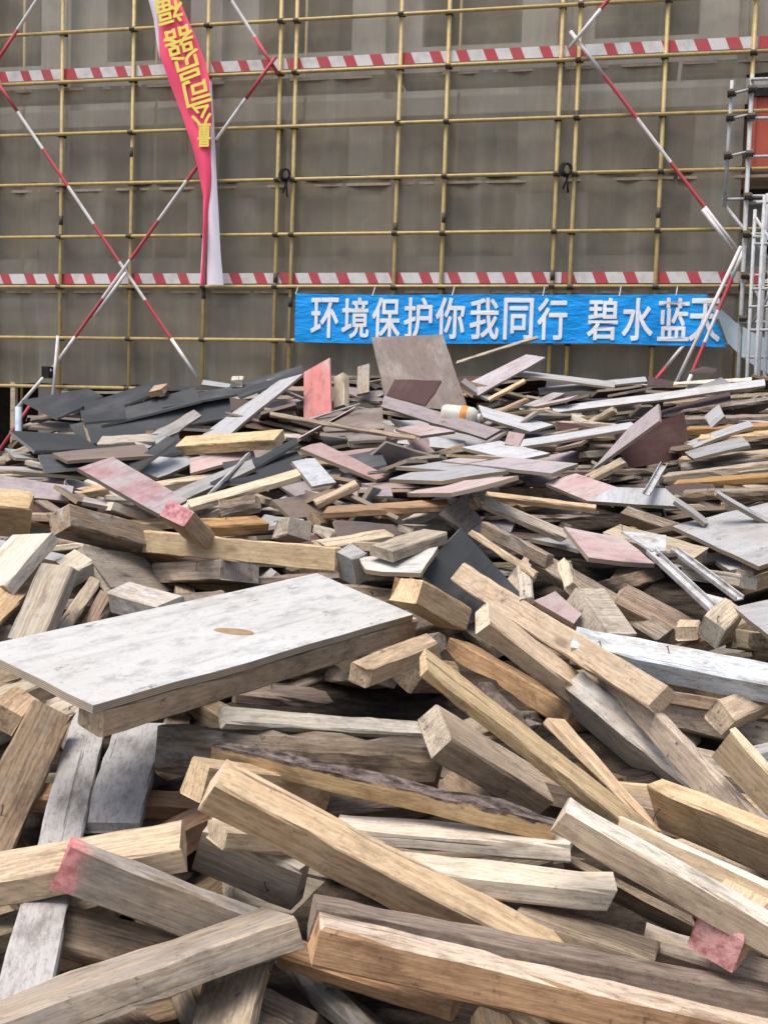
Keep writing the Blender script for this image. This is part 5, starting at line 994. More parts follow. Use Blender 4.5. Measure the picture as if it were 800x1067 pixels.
 ('sheet','brownply',[-1.851,4.384,1.122],[2.970,-0.070,-0.374],([[-0.353,0.083],[0.41,0.066],[0.397,-0.086],[-0.391,-0.074]],0.018),'long brown plywood offcut left of the yellow timber end'),
 ('beam','tan',[-1.098,2.659,0.730],[-1.352,-0.234,-0.581],(0.38,0.094,0.035),'short tan plank left of the weathered brown plank'),
 ('beam','grey',[-0.978,5.537,1.370],[3.130,-0.075,0.090],(0.37,0.028,0.022),'short grey plank right of the pale grey plank'),
 ('beam','grey',[-2.213,5.531,1.401],[2.344,-0.077,0.018],(0.37,0.099,0.042),'short grey timber above the yellow timber end'),
 ('beam','weathered',[0.346,1.960,0.560],[0.093,-0.259,0.344],(0.87,0.085,0.065),'long dark weathered timber left of the long orange brown timber'),
 ('sheet','mauve',[-1.877,5.349,1.365],[3.140,-0.019,-0.273],([[-0.397,0.102],[0.417,0.101],[0.389,-0.108],[-0.444,-0.107]],0.018),'long mauve plywood offcut above the yellow timber end'),
 ('sheet','maroonply',[-1.026,5.593,1.347],[-0.258,0.254,0.221],([[-0.421,0.044],[0.382,0.013],[0.387,-0.035],[-0.421,-0.061]],0.018),'long dark maroon plywood offcut below the pale grey plank'),
 ('beam','tan',[2.188,5.142,1.420],[3.035,-0.034,-0.246],(1.01,0.068,0.038),'long tan plank right of the large grey cement splashed sheet'),
 ('beam','weathered',[1.864,7.460,1.817],[2.583,-0.076,-0.763],(1.09,0.048,0.017),'long dark weathered plank below the thin long white plank'),
 ('beam','weathered',[-0.439,2.650,0.537],[0.733,0.227,0.137],(0.50,0.093,0.056),'dark weathered timber above the broad faced timber'),
 ('beam','weathered',[-1.417,8.457,1.891],[3.662,-0.137,0.694],(0.91,0.095,0.040),'long dark weathered timber left of the narrow black sheet'),
 ('beam','tan',[1.380,3.258,0.974],[0.014,-0.117,0.669],(0.54,0.090,0.050),'tan timber below the pale violet sheet corner'),
 ('beam','weathered',[-0.836,2.852,0.811],[-1.030,-0.083,-1.035],(0.73,0.076,0.049),'dark weathered timber right of the small tan block'),
 ('sheet','darkply',[1.047,6.700,1.654],[0.113,0.043,0.206],([[-0.436,0.119],[0.547,0.136],[0.381,-0.111],[-0.419,-0.131]],0.018),'long blackish plywood offcut left of the narrow white plank'),
 ('sheet','pinkply',[-0.502,5.314,1.301],[3.105,-0.060,-0.215],([[-0.292,0.093],[0.293,0.184],[0.318,-0.117],[-0.244,-0.125]],0.018),'pinkish plywood offcut below the dark sheet in the hollow'),
 ('beam','white',[1.874,8.309,2.048],[-0.369,-0.116,0.029],(0.41,0.096,0.028),'short white topped plank left of the maroon board on the ridge'),
 ('sheet','greyply',[-0.944,5.103,1.257],[3.432,-0.206,-0.021],([[-0.307,0.134],[0.263,0.119],[0.422,-0.154],[-0.306,-0.119]],0.018),'grey plywood offcut above the short timber with a red painted'),
 ('beam','log',[0.754,4.695,1.284],[2.832,-0.068,0.021],(0.83,0.036,0.021),'long dark barky plank right of the long board with a yellow edge'),
 ('beam','white',[2.814,8.987,2.143],[-0.152,0.081,0.527],(1.01,0.054,0.029),'long white topped plank above the topmost board down'),
 ('beam','weathered',[-0.549,2.986,0.809],[-1.446,0.048,-0.390],(0.49,0.068,0.043),'dark weathered timber above the short wide grey plank'),
 ('beam','log',[-2.136,7.891,1.732],[2.975,-0.188,-0.570],(0.85,0.060,0.030),'long dark barky plank left of the black sheet corner stacked'),
 ('beam','weathered',[0.158,3.586,0.966],[0.818,-0.132,-0.097],(0.44,0.085,0.063),'short dark weathered timber below the thick tan timber'),
 ('beam','spotted',[1.601,3.969,1.145],[-0.182,-0.052,-0.043],(0.59,0.095,0.044),'spotted brown timber above the pale violet sheet corner'),
 ('beam','weathered',[0.146,4.873,1.263],[-0.954,-0.222,0.134],(0.87,0.060,0.027),'long dark weathered plank above the pale grey block'),
 ('sheet','brownply',[3.159,8.217,2.132],[3.963,-0.096,0.149],([[-0.345,0.111],[0.266,0.035],[0.35,-0.096],[-0.368,-0.112]],0.018),'brown plywood offcut right of the second board down'),
 ('sheet','maroonply',[-0.168,4.771,1.335],[3.970,0.052,0.450],([[-0.214,0.117],[0.16,0.06],[0.216,-0.13],[-0.194,-0.135]],0.018),'short dark maroon plywood offcut right of the narrow tan board'),
 ('beam','tan',[1.986,5.002,1.406],[2.900,-0.322,0.343],(0.62,0.052,0.041),'tan timber right of the large grey cement splashed sheet'),
 ('sheet','maroonply',[-0.675,6.967,1.710],[1.671,-0.089,-0.322],([[-0.499,0.113],[0.452,0.183],[0.582,-0.15],[-0.471,-0.098]],0.018),'long dark maroon plywood offcut right of the long white plank'),
 ('sheet','darkply',[-0.782,7.333,1.673],[3.019,-0.030,-0.206],([[-0.295,0.034],[0.252,0.01],[0.353,-0.037],[-0.267,-0.046]],0.018),'blackish plywood offcut below the long white plank'),
 ('sheet','greyply',[2.877,7.325,1.840],[-0.271,0.043,-0.203],([[-0.549,0.139],[0.479,0.138],[0.473,-0.134],[-0.539,-0.122]],0.018),'long grey plywood offcut right of the fourth board down'),
 ('sheet','brownply',[3.042,8.284,2.129],[0.407,-0.006,0.089],([[-0.294,0.062],[0.296,0.064],[0.282,-0.063],[-0.277,-0.072]],0.018),'brown plywood offcut right of the third board down'),
 ('sheet','maroonply',[0.892,8.356,2.001],[2.877,-0.131,0.212],([[-0.325,0.143],[0.321,0.141],[0.303,-0.139],[-0.266,-0.155]],0.018),'dark maroon plywood offcut above the thin strip rising'),
 ('sheet','paleply',[1.633,4.113,1.234],[3.311,-0.202,-0.083],([[-0.43,0.056],[0.404,0.079],[0.381,-0.078],[-0.404,-0.05]],0.018),'long pale plywood offcut right of the large grey cement splashed sheet'),
 ('beam','spotted',[-0.798,2.867,0.869],[0.301,0.389,0.555],(0.68,0.085,0.042),'spotted brown timber right of the small tan block'),
 ('sheet','maroonply',[-0.274,6.613,1.583],[2.930,0.120,-0.190],([[-0.496,0.047],[0.621,0.04],[0.591,-0.051],[-0.403,-0.058]],0.018),'long dark maroon plywood offcut below the red printed board'),
 ('beam','spotted',[0.024,3.619,1.082],[0.585,-0.123,-0.114],(0.49,0.067,0.044),'spotted brown timber below the white board under the pale grey'),
 ('beam','weathered',[-0.527,2.426,0.713],[1.024,0.118,0.069],(0.74,0.096,0.038),'dark weathered plank below the short wide grey plank'),
 ('beam','grey',[0.861,8.026,1.866],[-0.330,0.094,-0.266],(0.43,0.065,0.033),'short grey plank below the thin strip rising'),
 ('beam','log',[-1.404,3.545,0.902],[1.241,0.041,0.048],(0.71,0.085,0.062),'dark barky timber left of the pale plank at the'),
 ('sheet','darkply',[-0.269,5.442,1.437],[3.302,-0.226,-0.336],([[-0.264,0.105],[0.324,0.116],[0.244,-0.146],[-0.274,-0.097]],0.018),'blackish plywood offcut left of the mauve plank sloping down'),
 ('beam','palegrey',[0.998,2.320,0.772],[-0.403,0.022,-0.701],(0.76,0.068,0.056),'long pale grey timber right of the light topped timber'),
 ('beam','weathered',[2.658,8.159,2.040],[0.156,0.154,0.213],(1.08,0.056,0.049),'long dark weathered timber above the second board down'),
 ('beam','grey',[0.579,3.168,0.896],[-1.192,0.281,0.697],(0.62,0.088,0.051),'grey timber right of the pale timber with a white sawn'),
 ('beam','weathered',[-0.218,3.300,0.901],[0.709,-0.141,0.392],(0.39,0.070,0.053),'short dark weathered timber right of the long grey joist'),
 ('beam','tan',[2.247,7.610,1.863],[0.379,0.291,-0.172],(0.71,0.088,0.038),'tan plank above the pale triangular offcut'),
 ('sheet','paleply',[-1.166,3.796,1.152],[3.071,0.174,-0.116],([[-0.232,0.047],[0.215,0.046],[0.226,-0.071],[-0.163,-0.04]],0.018),'short pale plywood offcut left of the short pale block'),
 ('beam','weathered',[1.456,5.377,1.277],[0.187,-0.153,-0.277],(0.66,0.066,0.049),'dark weathered timber left of the thin tilted edge strip'),
 ('sheet','brownply',[-0.872,7.648,1.773],[0.180,-0.113,1.073],([[-0.452,0.05],[0.497,0.042],[0.545,-0.043],[-0.49,-0.057]],0.018),'long brown plywood offcut right of the long white plank'),
 ('beam','log',[-0.289,2.282,0.655],[0.918,0.138,0.176],(0.50,0.078,0.043),'dark barky timber below the broken grey plank'),
 ('sheet','mauve',[0.068,8.301,1.988],[0.857,0.298,0.134],([[-0.297,0.085],[0.283,0.042],[0.328,-0.105],[-0.298,-0.071]],0.018),'mauve plywood offcut left of the dark panel with yellow edge'),
 ('sheet','mauve',[2.083,5.076,1.364],[3.290,-0.143,-0.676],([[-0.223,0.104],[0.226,0.155],[0.237,-0.113],[-0.219,-0.17]],0.018),'short mauve plywood offcut right of the large grey cement splashed sheet'),
 ('beam','weathered',[-1.441,3.636,0.945],[0.930,-0.236,0.513],(0.43,0.071,0.042),'short dark weathered timber left of the pale plank at the'),
 ('beam','spotted',[0.479,3.961,1.069],[1.240,0.201,-0.211],(0.77,0.087,0.042),'long spotted brown timber left of the short grey post'),
 ('beam','weathered',[0.551,3.527,0.948],[-0.955,0.083,-0.233],(0.87,0.088,0.037),'long dark weathered plank below the brown timber ending'),
 ('beam','tan',[-0.925,5.349,1.357],[0.708,0.129,0.216],(0.79,0.067,0.044),'long tan timber left of the long blue grey plank'),
 ('beam','weathered',[0.203,3.282,0.888],[1.219,-0.211,0.571],(0.82,0.094,0.062),'long dark weathered timber right of the short tan block'),
 ('beam','spotted',[0.119,2.328,0.708],[0.324,-0.100,0.192],(0.50,0.077,0.040),'spotted brown timber left of the pale topped timber under the bark slab upper'),
 ('beam','weathered',[-1.102,5.994,1.407],[3.217,0.105,0.663],(0.56,0.087,0.033),'dark weathered plank right of the pale grey plank'),
 ('beam','grey',[1.160,2.864,0.886],[1.111,0.059,-0.250],(0.51,0.083,0.045),'grey timber right of the tan stub under the pale blue'),
 ('beam','weathered',[0.790,5.025,1.219],[1.817,0.028,0.420],(0.46,0.092,0.037),'dark weathered plank below the long board with a yellow edge'),
 ('beam','weathered',[-1.120,6.980,1.587],[3.137,-0.039,0.413],(0.79,0.064,0.036),'long dark weathered plank left of the thick light plank'),
 ('beam','spotted',[-1.010,2.477,0.642],[0.031,-0.130,-0.261],(0.77,0.092,0.061),'long spotted brown timber left of the weathered brown plank'),
 ('beam','weathered',[-0.048,4.143,1.158],[-0.495,-0.040,0.756],(0.41,0.099,0.043),'short dark weathered timber right of the square block standing'),
 ('sheet','maroonply',[0.796,8.334,1.936],[3.649,0.118,-0.316],([[-0.32,0.148],[0.303,0.198],[0.301,-0.094],[-0.275,-0.163]],0.018),'dark maroon plywood offcut left of the thin strip rising'),
 ('sheet','maroonply',[-0.228,4.210,1.153],[3.061,-0.034,-0.331],([[-0.431,0.141],[0.543,0.086],[0.575,-0.129],[-0.366,-0.156]],0.018),'long dark maroon plywood offcut left of the square block standing'),
 ('beam','orange',[-0.498,7.456,1.695],[3.789,0.055,0.011],(0.56,0.076,0.040),'orange brown timber left of the red printed board'),
 ('sheet','brownply',[2.802,8.208,2.023],[1.240,-0.136,0.155],([[-0.502,0.105],[0.426,0.121],[0.488,-0.129],[-0.376,-0.135]],0.018),'long brown plywood offcut right of the second board down'),
 ('sheet','darkply',[-1.951,7.787,1.845],[-0.213,0.010,-0.160],([[-0.3,0.078],[0.433,0.07],[0.319,-0.068],[-0.324,-0.073]],0.018),'blackish plywood offcut left of the dark sheet with a yellow lit'),
 ('beam','tan',[0.657,2.542,0.781],[-0.401,0.049,-0.297],(0.47,0.085,0.045),'tan timber below the blue grey cement stained timber'),
 ('beam','weathered',[1.356,5.365,1.321],[1.036,0.036,0.464],(0.89,0.086,0.046),'long dark weathered timber right of the flat pale sheet'),
 ('beam','log',[-2.262,8.106,1.647],[3.073,-0.100,-0.253],(0.80,0.064,0.038),'long dark barky plank below the black plywood sheet'),
 ('beam','weathered',[3.178,7.838,1.941],[-0.105,0.306,-0.362],(1.07,0.092,0.041),'long dark weathered timber right of the fifth board down'),
 ('beam','weathered',[0.991,3.198,0.883],[-0.855,-0.061,0.083],(0.73,0.074,0.049),'dark weathered timber left of the tan stub under the pale blue'),
 ('beam','tan',[-1.383,5.381,1.348],[-0.437,-0.057,0.462],(0.42,0.098,0.047),'short tan timber below the tan edged dark sheet'),
 ('sheet','darkply',[-0.013,8.246,1.975],[0.031,-0.126,0.068],([[-0.441,0.062],[0.641,0.076],[0.481,-0.048],[-0.431,-0.068]],0.018),'long blackish plywood offcut right of the small upright grey board'),
 ('sheet','darkply',[-0.445,6.938,1.645],[3.577,-0.056,-0.796],([[-0.533,0.043],[0.532,0.022],[0.461,-0.021],[-0.46,-0.041]],0.018),'long blackish plywood offcut left of the red printed board'),
 ('beam','weathered',[-2.110,6.059,1.391],[2.563,-0.206,-0.027],(1.02,0.060,0.028),'long dark weathered plank above the yellow timber end'),
 ('beam','weathered',[1.515,5.144,1.342],[2.867,-0.140,0.046],(0.59,0.075,0.041),'dark weathered timber below the dark maroon sheet'),
 ('beam','grey',[1.751,4.187,1.227],[-0.710,-0.036,0.260],(0.86,0.097,0.040),'long grey timber right of the large grey cement splashed sheet'),
 ('beam','weathered',[0.588,3.132,0.725],[-0.890,0.063,-0.391],(0.74,0.077,0.048),'dark weathered timber right of the long tan timber'),
 ('beam','weathered',[-0.849,7.981,1.859],[-0.299,0.034,0.626],(0.59,0.072,0.033),'dark weathered plank below the dark board below the long white'),
 ('beam','grey',[1.589,5.093,1.334],[-0.362,0.091,-0.011],(0.68,0.067,0.031),'grey plank below the thirteenth board down'),
 ('beam','tan',[2.980,7.356,1.781],[0.142,-0.162,-0.436],(0.35,0.062,0.030),'short tan plank right of the fifth board down'),
 ('sheet','brownply',[-0.042,7.062,1.626],[2.695,0.234,-0.708],([[-0.48,0.061],[0.358,0.072],[0.52,-0.081],[-0.38,-0.081]],0.018),'long brown plywood offcut right of the brown shaded sheet'),
 ('beam','weathered',[1.105,4.815,1.066],[1.410,0.176,0.036],(0.74,0.084,0.047),'dark weathered timber below the grey plank with a'),
 ('sheet','greyply',[3.284,8.336,2.046],[3.893,0.062,0.107],([[-0.472,0.135],[0.496,0.113],[0.362,-0.112],[-0.437,-0.116]],0.018),'long grey plywood offcut right of the second board down'),
 ('beam','grey',[1.349,4.265,1.187],[-0.194,0.242,0.911],(0.43,0.042,0.016),'short grey plank above the grey plank with a square end'),
 ('beam','weathered',[0.669,3.435,0.923],[-0.036,-0.055,0.184],(0.40,0.099,0.054),'short dark weathered timber above the pale timber with a white sawn'),
 ('beam','spotted',[0.047,1.867,0.459],[0.425,-0.136,-0.093],(0.62,0.076,0.062),'spotted brown timber below the brown timber in shadow'),
 ('beam','spotted',[0.338,2.838,0.787],[0.492,-0.207,-0.008],(0.69,0.100,0.062),'spotted brown timber right of the squat square timber'),
 ('beam','weathered',[-0.577,4.055,1.059],[1.338,-0.306,0.297],(0.43,0.068,0.037),'short dark weathered plank right of the short block with a coarse sawn'),
 ('beam','tan',[0.036,3.318,0.878],[1.130,-0.332,0.442],(0.65,0.064,0.063),'tan timber below the short tan block'),
 ('beam','grey',[1.009,5.848,1.470],[3.866,-0.011,0.463],(0.58,0.024,0.024),'grey plank above the flat pale pink sheet'),
 ('sheet','darkply',[-1.935,5.998,1.459],[-1.114,0.045,0.070],([[-0.193,0.101],[0.175,0.142],[0.185,-0.13],[-0.165,-0.116]],0.018),'short blackish plywood offcut left of the dark sheet lying low'),
 ('beam','grey',[0.381,2.955,0.811],[0.943,-0.068,0.308],(0.50,0.065,0.064),'grey timber above the long tan timber'),
 ('beam','log',[1.340,6.369,1.516],[-0.382,-0.049,0.473],(0.32,0.093,0.042),'short dark barky timber below the bent mauve panel'),
 ('beam','spotted',[1.625,3.896,1.052],[1.068,-0.080,-0.019],(0.62,0.080,0.059),'spotted brown timber right of the pale violet sheet corner'),
 ('beam','grey',[1.085,7.621,1.790],[2.336,-0.050,-0.140],(0.85,0.078,0.048),'long grey timber right of the pale blue board'),
 ('beam','grey',[-0.059,3.124,0.914],[-1.211,0.212,-0.282],(0.41,0.092,0.047),'short grey timber above the pinkish weathered timber'),
 ('beam','weathered',[-0.013,7.762,1.773],[2.601,0.120,0.129],(0.85,0.033,0.028),'long dark weathered plank right of the brown shaded sheet'),
 ('beam','weathered',[0.998,6.970,1.699],[3.561,-0.066,-0.101],(0.32,0.059,0.030),'short dark weathered plank left of the narrow white plank'),
 ('sheet','paleply',[3.063,7.870,1.918],[0.482,-0.009,0.345],([[-0.321,0.102],[0.29,0.071],[0.269,-0.063],[-0.304,-0.074]],0.018),'pale plywood offcut right of the fifth board down'),
 ('sheet','greyply',[-0.191,6.324,1.542],[0.847,0.120,-0.228],([[-0.319,0.102],[0.37,0.177],[0.273,-0.156],[-0.346,-0.135]],0.018),'grey plywood offcut above the mauve plank sloping down'),
 ('beam','tan',[-0.846,7.485,1.731],[0.157,0.356,0.333],(0.67,0.090,0.043),'tan timber below the long white plank'),
 ('sheet','paleply',[0.045,7.231,1.687],[0.151,0.018,0.133],([[-0.254,0.124],[0.253,0.179],[0.218,-0.11],[-0.31,-0.081]],0.018),'pale plywood offcut left of the pink edged board'),
 ('beam','grey',[-1.560,3.901,1.032],[0.867,0.013,-0.008],(0.44,0.076,0.042),'short grey timber left of the pale plank at the'),
 ('beam','weathered',[1.175,4.506,1.257],[-0.379,-0.275,-0.502],(0.42,0.098,0.045),'short dark weathered timber above the grey plank with a'),
 ('beam','weathered',[-0.534,1.995,0.587],[-0.871,-0.371,-0.585],(0.80,0.070,0.038),'long dark weathered plank above the grey topped timber'),
 ('beam','grey',[-0.114,2.308,0.654],[-0.162,-0.145,0.165],(0.37,0.071,0.066),'short grey timber below the stubby tan timber end'),
 ('beam','grey',[1.140,3.498,0.954],[0.246,0.258,0.549],(0.54,0.078,0.061),'grey timber below the round cut timber end'),
 ('beam','weathered',[0.423,2.434,0.674],[0.657,-0.045,0.104],(0.82,0.069,0.038),'long dark weathered plank right of the pale topped timber with dark side under the big'),
 ('beam','log',[-2.302,8.049,1.617],[3.521,-0.114,-0.695],(0.36,0.043,0.027),'short dark barky plank above the dark sheet lying low'),
 ('sheet','mauve',[0.130,4.782,1.235],[-0.187,-0.098,0.559],([[-0.435,0.115],[0.428,0.097],[0.397,-0.127],[-0.446,-0.161]],0.018),'long mauve plywood offcut above the pale grey block'),
 ('sheet','darkply',[-1.239,7.451,1.691],[0.239,-0.066,0.704],([[-0.278,0.068],[0.223,0.068],[0.198,-0.055],[-0.234,-0.077]],0.018),'blackish plywood offcut below the narrow black sheet'),
 ('sheet','greyply',[-0.198,8.738,2.065],[0.190,0.089,-0.048],([[-0.333,0.046],[0.314,0.047],[0.328,-0.054],[-0.32,-0.028]],0.018),'grey plywood offcut above the small upright grey board'),
 ('beam','weathered',[3.724,8.869,2.155],[0.081,-0.014,0.242],(0.79,0.061,0.039),'long dark weathered plank right of the second board down'),
 ('beam','grey',[-1.988,5.800,1.422],[0.358,0.455,-0.393],(0.59,0.072,0.045),'grey timber left of the dark sheet lying low'),
 ('beam','log',[0.480,3.648,0.857],[-0.730,-0.214,0.275],(0.45,0.071,0.047),'dark barky timber above the orange brown timber'),
 ('beam','log',[0.710,3.000,0.718],[-1.152,-0.097,-0.166],(0.78,0.064,0.055),'long dark barky timber below the blue grey cement stained timber'),
 ('beam','log',[-0.214,7.609,1.764],[-0.086,-0.317,-0.354],(1.02,0.075,0.045),'long dark barky timber above the brown shaded sheet'),
 ('sheet','darkply',[-2.411,8.050,1.652],[0.106,-0.013,-0.397],([[-0.207,0.027],[0.22,0.073],[0.187,-0.051],[-0.185,-0.057]],0.018),'short blackish plywood offcut above the dark sheet lying low'),
 ('sheet','brownply',[1.907,8.134,1.985],[-0.001,0.039,-0.388],([[-0.251,0.09],[0.221,0.076],[0.259,-0.11],[-0.233,-0.112]],0.018),'brown plywood offcut left of the thin long white plank'),
 ('beam','weathered',[-0.516,4.438,1.173],[2.975,-0.070,0.271],(0.77,0.060,0.032),'long dark weathered plank right of the long orange timber'),
 ('sheet','darkply',[-1.137,6.847,1.609],[3.252,0.013,0.032],([[-0.286,0.123],[0.23,0.153],[0.298,-0.17],[-0.282,-0.122]],0.018),'blackish plywood offcut left of the thick light plank'),
 ('beam','grey',[-0.410,3.099,0.858],[0.897,-0.185,-0.569],(0.61,0.086,0.050),'grey timber left of the long grey joist'),
 ('beam','weathered',[1.557,3.726,1.130],[1.068,-0.248,-0.325],(0.69,0.061,0.036),'dark weathered plank right of the pale violet sheet corner'),
 ('sheet','greyply',[1.742,4.215,1.197],[3.407,-0.040,-0.450],([[-0.227,0.078],[0.239,0.088],[0.212,-0.077],[-0.227,-0.08]],0.018),'grey plywood offcut right of the large grey cement splashed sheet'),
 ('beam','weathered',[2.758,6.489,1.665],[0.089,0.114,-0.594],(0.31,0.080,0.034),'short dark weathered plank right of the fifth board down'),
 ('beam','weathered',[-0.597,4.033,1.032],[-0.100,-0.106,-0.218],(0.80,0.076,0.040),'long dark weathered timber below the short block with a coarse sawn'),
 ('beam','spotted',[-0.131,2.193,0.576],[0.622,-0.168,0.719],(0.73,0.064,0.047),'spotted brown timber left of the brown timber in shadow'),
 ('beam','grey',[0.247,2.790,0.845],[0.849,0.077,0.162],(0.35,0.078,0.059),'short grey timber above the squat square timber'),
 ('beam','weathered',[1.019,4.529,1.071],[1.222,0.141,-0.194],(0.62,0.100,0.062),'dark weathered timber below the flat pink plywood board'),
 ('sheet','darkply',[1.591,5.966,1.367],[0.341,0.077,0.725],([[-0.489,0.118],[0.465,0.086],[0.374,-0.143],[-0.443,-0.079]],0.018),'long blackish plywood offcut left of the dark maroon sheet'),
 ('beam','grey',[-0.684,3.844,1.009],[-1.349,-0.117,-0.187],(0.71,0.071,0.038),'grey plank below the short block with a coarse sawn'),
 ('sheet','darkply',[2.512,6.094,1.599],[0.880,-0.087,-0.277],([[-0.198,0.04],[0.262,0.039],[0.269,-0.052],[-0.221,-0.037]],0.018),'blackish plywood offcut right of the sixth board down'),
 ('sheet','brownply',[1.573,6.332,1.501],[-0.478,-0.156,0.563],([[-0.496,0.103],[0.487,0.121],[0.45,-0.113],[-0.486,-0.152]],0.018),'long brown plywood offcut below the dark shaded board'),
 ('beam','weathered',[2.161,5.276,1.498],[4.263,0.072,-0.460],(0.47,0.068,0.030),'dark weathered plank above the large grey cement splashed sheet'),
 ('beam','log',[0.385,3.018,0.834],[0.892,0.005,0.083],(0.52,0.087,0.041),'dark barky timber below the orange brown timber'),
 ('sheet','brownply',[-2.084,7.426,1.606],[0.020,-0.051,0.168],([[-0.217,0.123],[0.218,0.095],[0.193,-0.106],[-0.265,-0.173]],0.018),'short brown plywood offcut right of the dark sheet lying low'),
 ('beam','log',[0.571,2.660,0.774],[1.084,-0.327,0.016],(0.51,0.075,0.047),'dark barky timber below the pale tapering wedge'),
 ('beam','log',[0.314,2.784,0.908],[-1.486,0.026,-0.853],(0.37,0.095,0.059),'short dark barky timber below the orange brown timber'),
 ('beam','weathered',[0.783,4.916,1.259],[3.079,-0.176,0.146],(0.35,0.053,0.022),'short dark weathered plank below the long board with a yellow edge'),
 ('beam','log',[-2.112,7.224,1.543],[3.043,-0.084,-0.282],(0.65,0.088,0.044),'dark barky timber above the dark sheet lying low'),
 ('sheet','brownply',[2.789,6.603,1.651],[3.909,0.233,-0.914],([[-0.327,0.053],[0.31,0.059],[0.257,-0.087],[-0.325,-0.072]],0.018),'brown plywood offcut right of the fifth board down'),
 ('beam','tan',[2.391,5.786,1.571],[1.361,-0.082,-0.667],(0.80,0.049,0.018),'long tan plank above the large grey cement splashed sheet'),
 ('beam','log',[-2.119,5.697,1.380],[0.239,0.162,0.468],(0.31,0.055,0.033),'short dark barky plank above the yellow timber end'),
 ('sheet','darkply',[-1.417,8.310,1.928],[0.136,0.063,0.184],([[-0.411,0.049],[0.576,0.063],[0.53,-0.054],[-0.482,-0.04]],0.018),'long blackish plywood offcut above the narrow black sheet'),
 ('beam','weathered',[-0.084,8.768,2.047],[2.789,-0.016,-0.943],(0.86,0.085,0.039),'long dark weathered plank right of the small upright grey board'),
 ('beam','tan',[2.281,5.465,1.459],[4.077,0.385,-0.081],(0.55,0.047,0.028),'tan plank right of the large grey cement splashed sheet'),
 ('sheet','darkply',[3.446,8.222,2.138],[3.128,0.025,-0.138],([[-0.513,0.044],[0.461,0.071],[0.436,-0.063],[-0.385,-0.031]],0.018),'long blackish plywood offcut right of the second board down'),
 ('beam','log',[-2.246,6.703,1.478],[-1.282,0.058,0.716],(0.70,0.064,0.030),'dark barky plank left of the dark sheet lying low'),
 ('sheet','darkply',[1.212,5.098,1.264],[1.179,-0.490,0.077],([[-0.17,0.132],[0.201,0.125],[0.217,-0.097],[-0.219,-0.094]],0.018),'short blackish plywood offcut below the flat pale sheet'),
 ('sheet','darkply',[1.979,6.013,1.469],[-1.049,0.042,0.391],([[-0.28,0.069],[0.222,0.089],[0.354,-0.134],[-0.274,-0.094]],0.018),'blackish plywood offcut right of the eleventh board down'),
 ('beam','weathered',[-0.178,3.288,0.867],[0.594,0.229,0.176],(0.38,0.066,0.043),'short dark weathered timber above the pinkish weathered timber'),
 ('sheet','brownply',[-0.097,6.107,1.599],[-0.069,0.111,0.265],([[-0.135,0.067],[0.113,0.08],[0.098,-0.096],[-0.105,-0.067]],0.016),'short brown plywood offcut below the brown shaded sheet'),
 ('beam','white',[-0.754,4.686,1.275],[0.230,-0.066,0.458],(0.27,0.071,0.036),'short white topped plank above the short timber with a red painted'),
 ('beam','weathered',[-0.592,5.239,1.300],[0.275,-0.085,0.037],(0.19,0.031,0.033),'short dark weathered plank right of the long tan edged plank'),
 ('sheet','pinkply',[0.171,5.586,1.492],[-0.489,0.155,-0.249],([[-0.106,0.033],[0.14,0.031],[0.131,-0.035],[-0.156,-0.033]],0.016),'short pinkish plywood offcut left of the white board with long straight edge'),
 ('beam','weathered',[-0.206,4.599,1.222],[1.057,-0.229,0.646],(0.33,0.080,0.035),'short dark weathered plank below the narrow tan board'),
 ('sheet','paleply',[0.252,6.417,1.579],[0.166,-0.075,0.508],([[-0.204,0.092],[0.216,0.051],[0.234,-0.048],[-0.22,-0.07]],0.016),'short pale plywood offcut below the pink edged board'),
 ('beam','weathered',[-1.316,4.397,1.271],[-0.795,-0.210,-1.033],(0.28,0.036,0.033),'short dark weathered plank below the black sheet under the black sheets'),
 ('sheet','mauve',[-0.511,4.366,1.190],[0.345,0.150,-0.584],([[-0.161,0.034],[0.134,0.052],[0.224,-0.059],[-0.172,-0.058]],0.016),'short mauve plywood offcut right of the long orange timber'),
 ('sheet','brownply',[1.549,7.491,1.845],[-0.183,0.124,0.570],([[-0.187,0.048],[0.13,0.049],[0.182,-0.032],[-0.212,-0.036]],0.016),'short brown plywood offcut above the bent mauve panel'),
 ('sheet','paleply',[-0.192,4.712,1.323],[-0.914,-0.166,-0.127],([[-0.149,0.061],[0.126,0.044],[0.101,-0.058],[-0.165,-0.07]],0.016),'short pale plywood offcut below the narrow tan board'),
 ('sheet','greyply',[-0.568,7.403,1.844],[0.542,-0.271,0.291],([[-0.135,0.064],[0.096,0.011],[0.176,-0.056],[-0.158,-0.074]],0.016),'short grey plywood offcut left of the upright pink red board'),
 ('sheet','pinkply',[0.022,4.977,1.378],[0.581,0.022,0.132],([[-0.111,0.06],[0.112,0.094],[0.152,-0.063],[-0.096,-0.059]],0.016),'short pinkish plywood offcut above the long orange plank'),
 ('sheet','maroonply',[-0.090,4.631,1.237],[0.912,-0.098,0.167],([[-0.099,0.039],[0.119,0.022],[0.048,-0.039],[-0.09,-0.032]],0.016),'short dark maroon plywood offcut left of the long orange plank'),
 ('beam','white',[0.065,6.089,1.519],[0.965,0.237,0.035],(0.24,0.063,0.032),'short white topped plank below the pink edged board'),
 ('beam','weathered',[-0.666,7.539,1.898],[0.098,0.042,0.429],(0.27,0.080,0.037),'short dark weathered plank right of the black sheet with a light edge'),
 ('sheet','pinkply',[1.027,5.992,1.603],[0.979,0.235,-0.219],([[-0.13,0.063],[0.156,0.043],[0.123,-0.062],[-0.119,-0.086]],0.016),'short pinkish plywood offcut below the narrow white plank'),
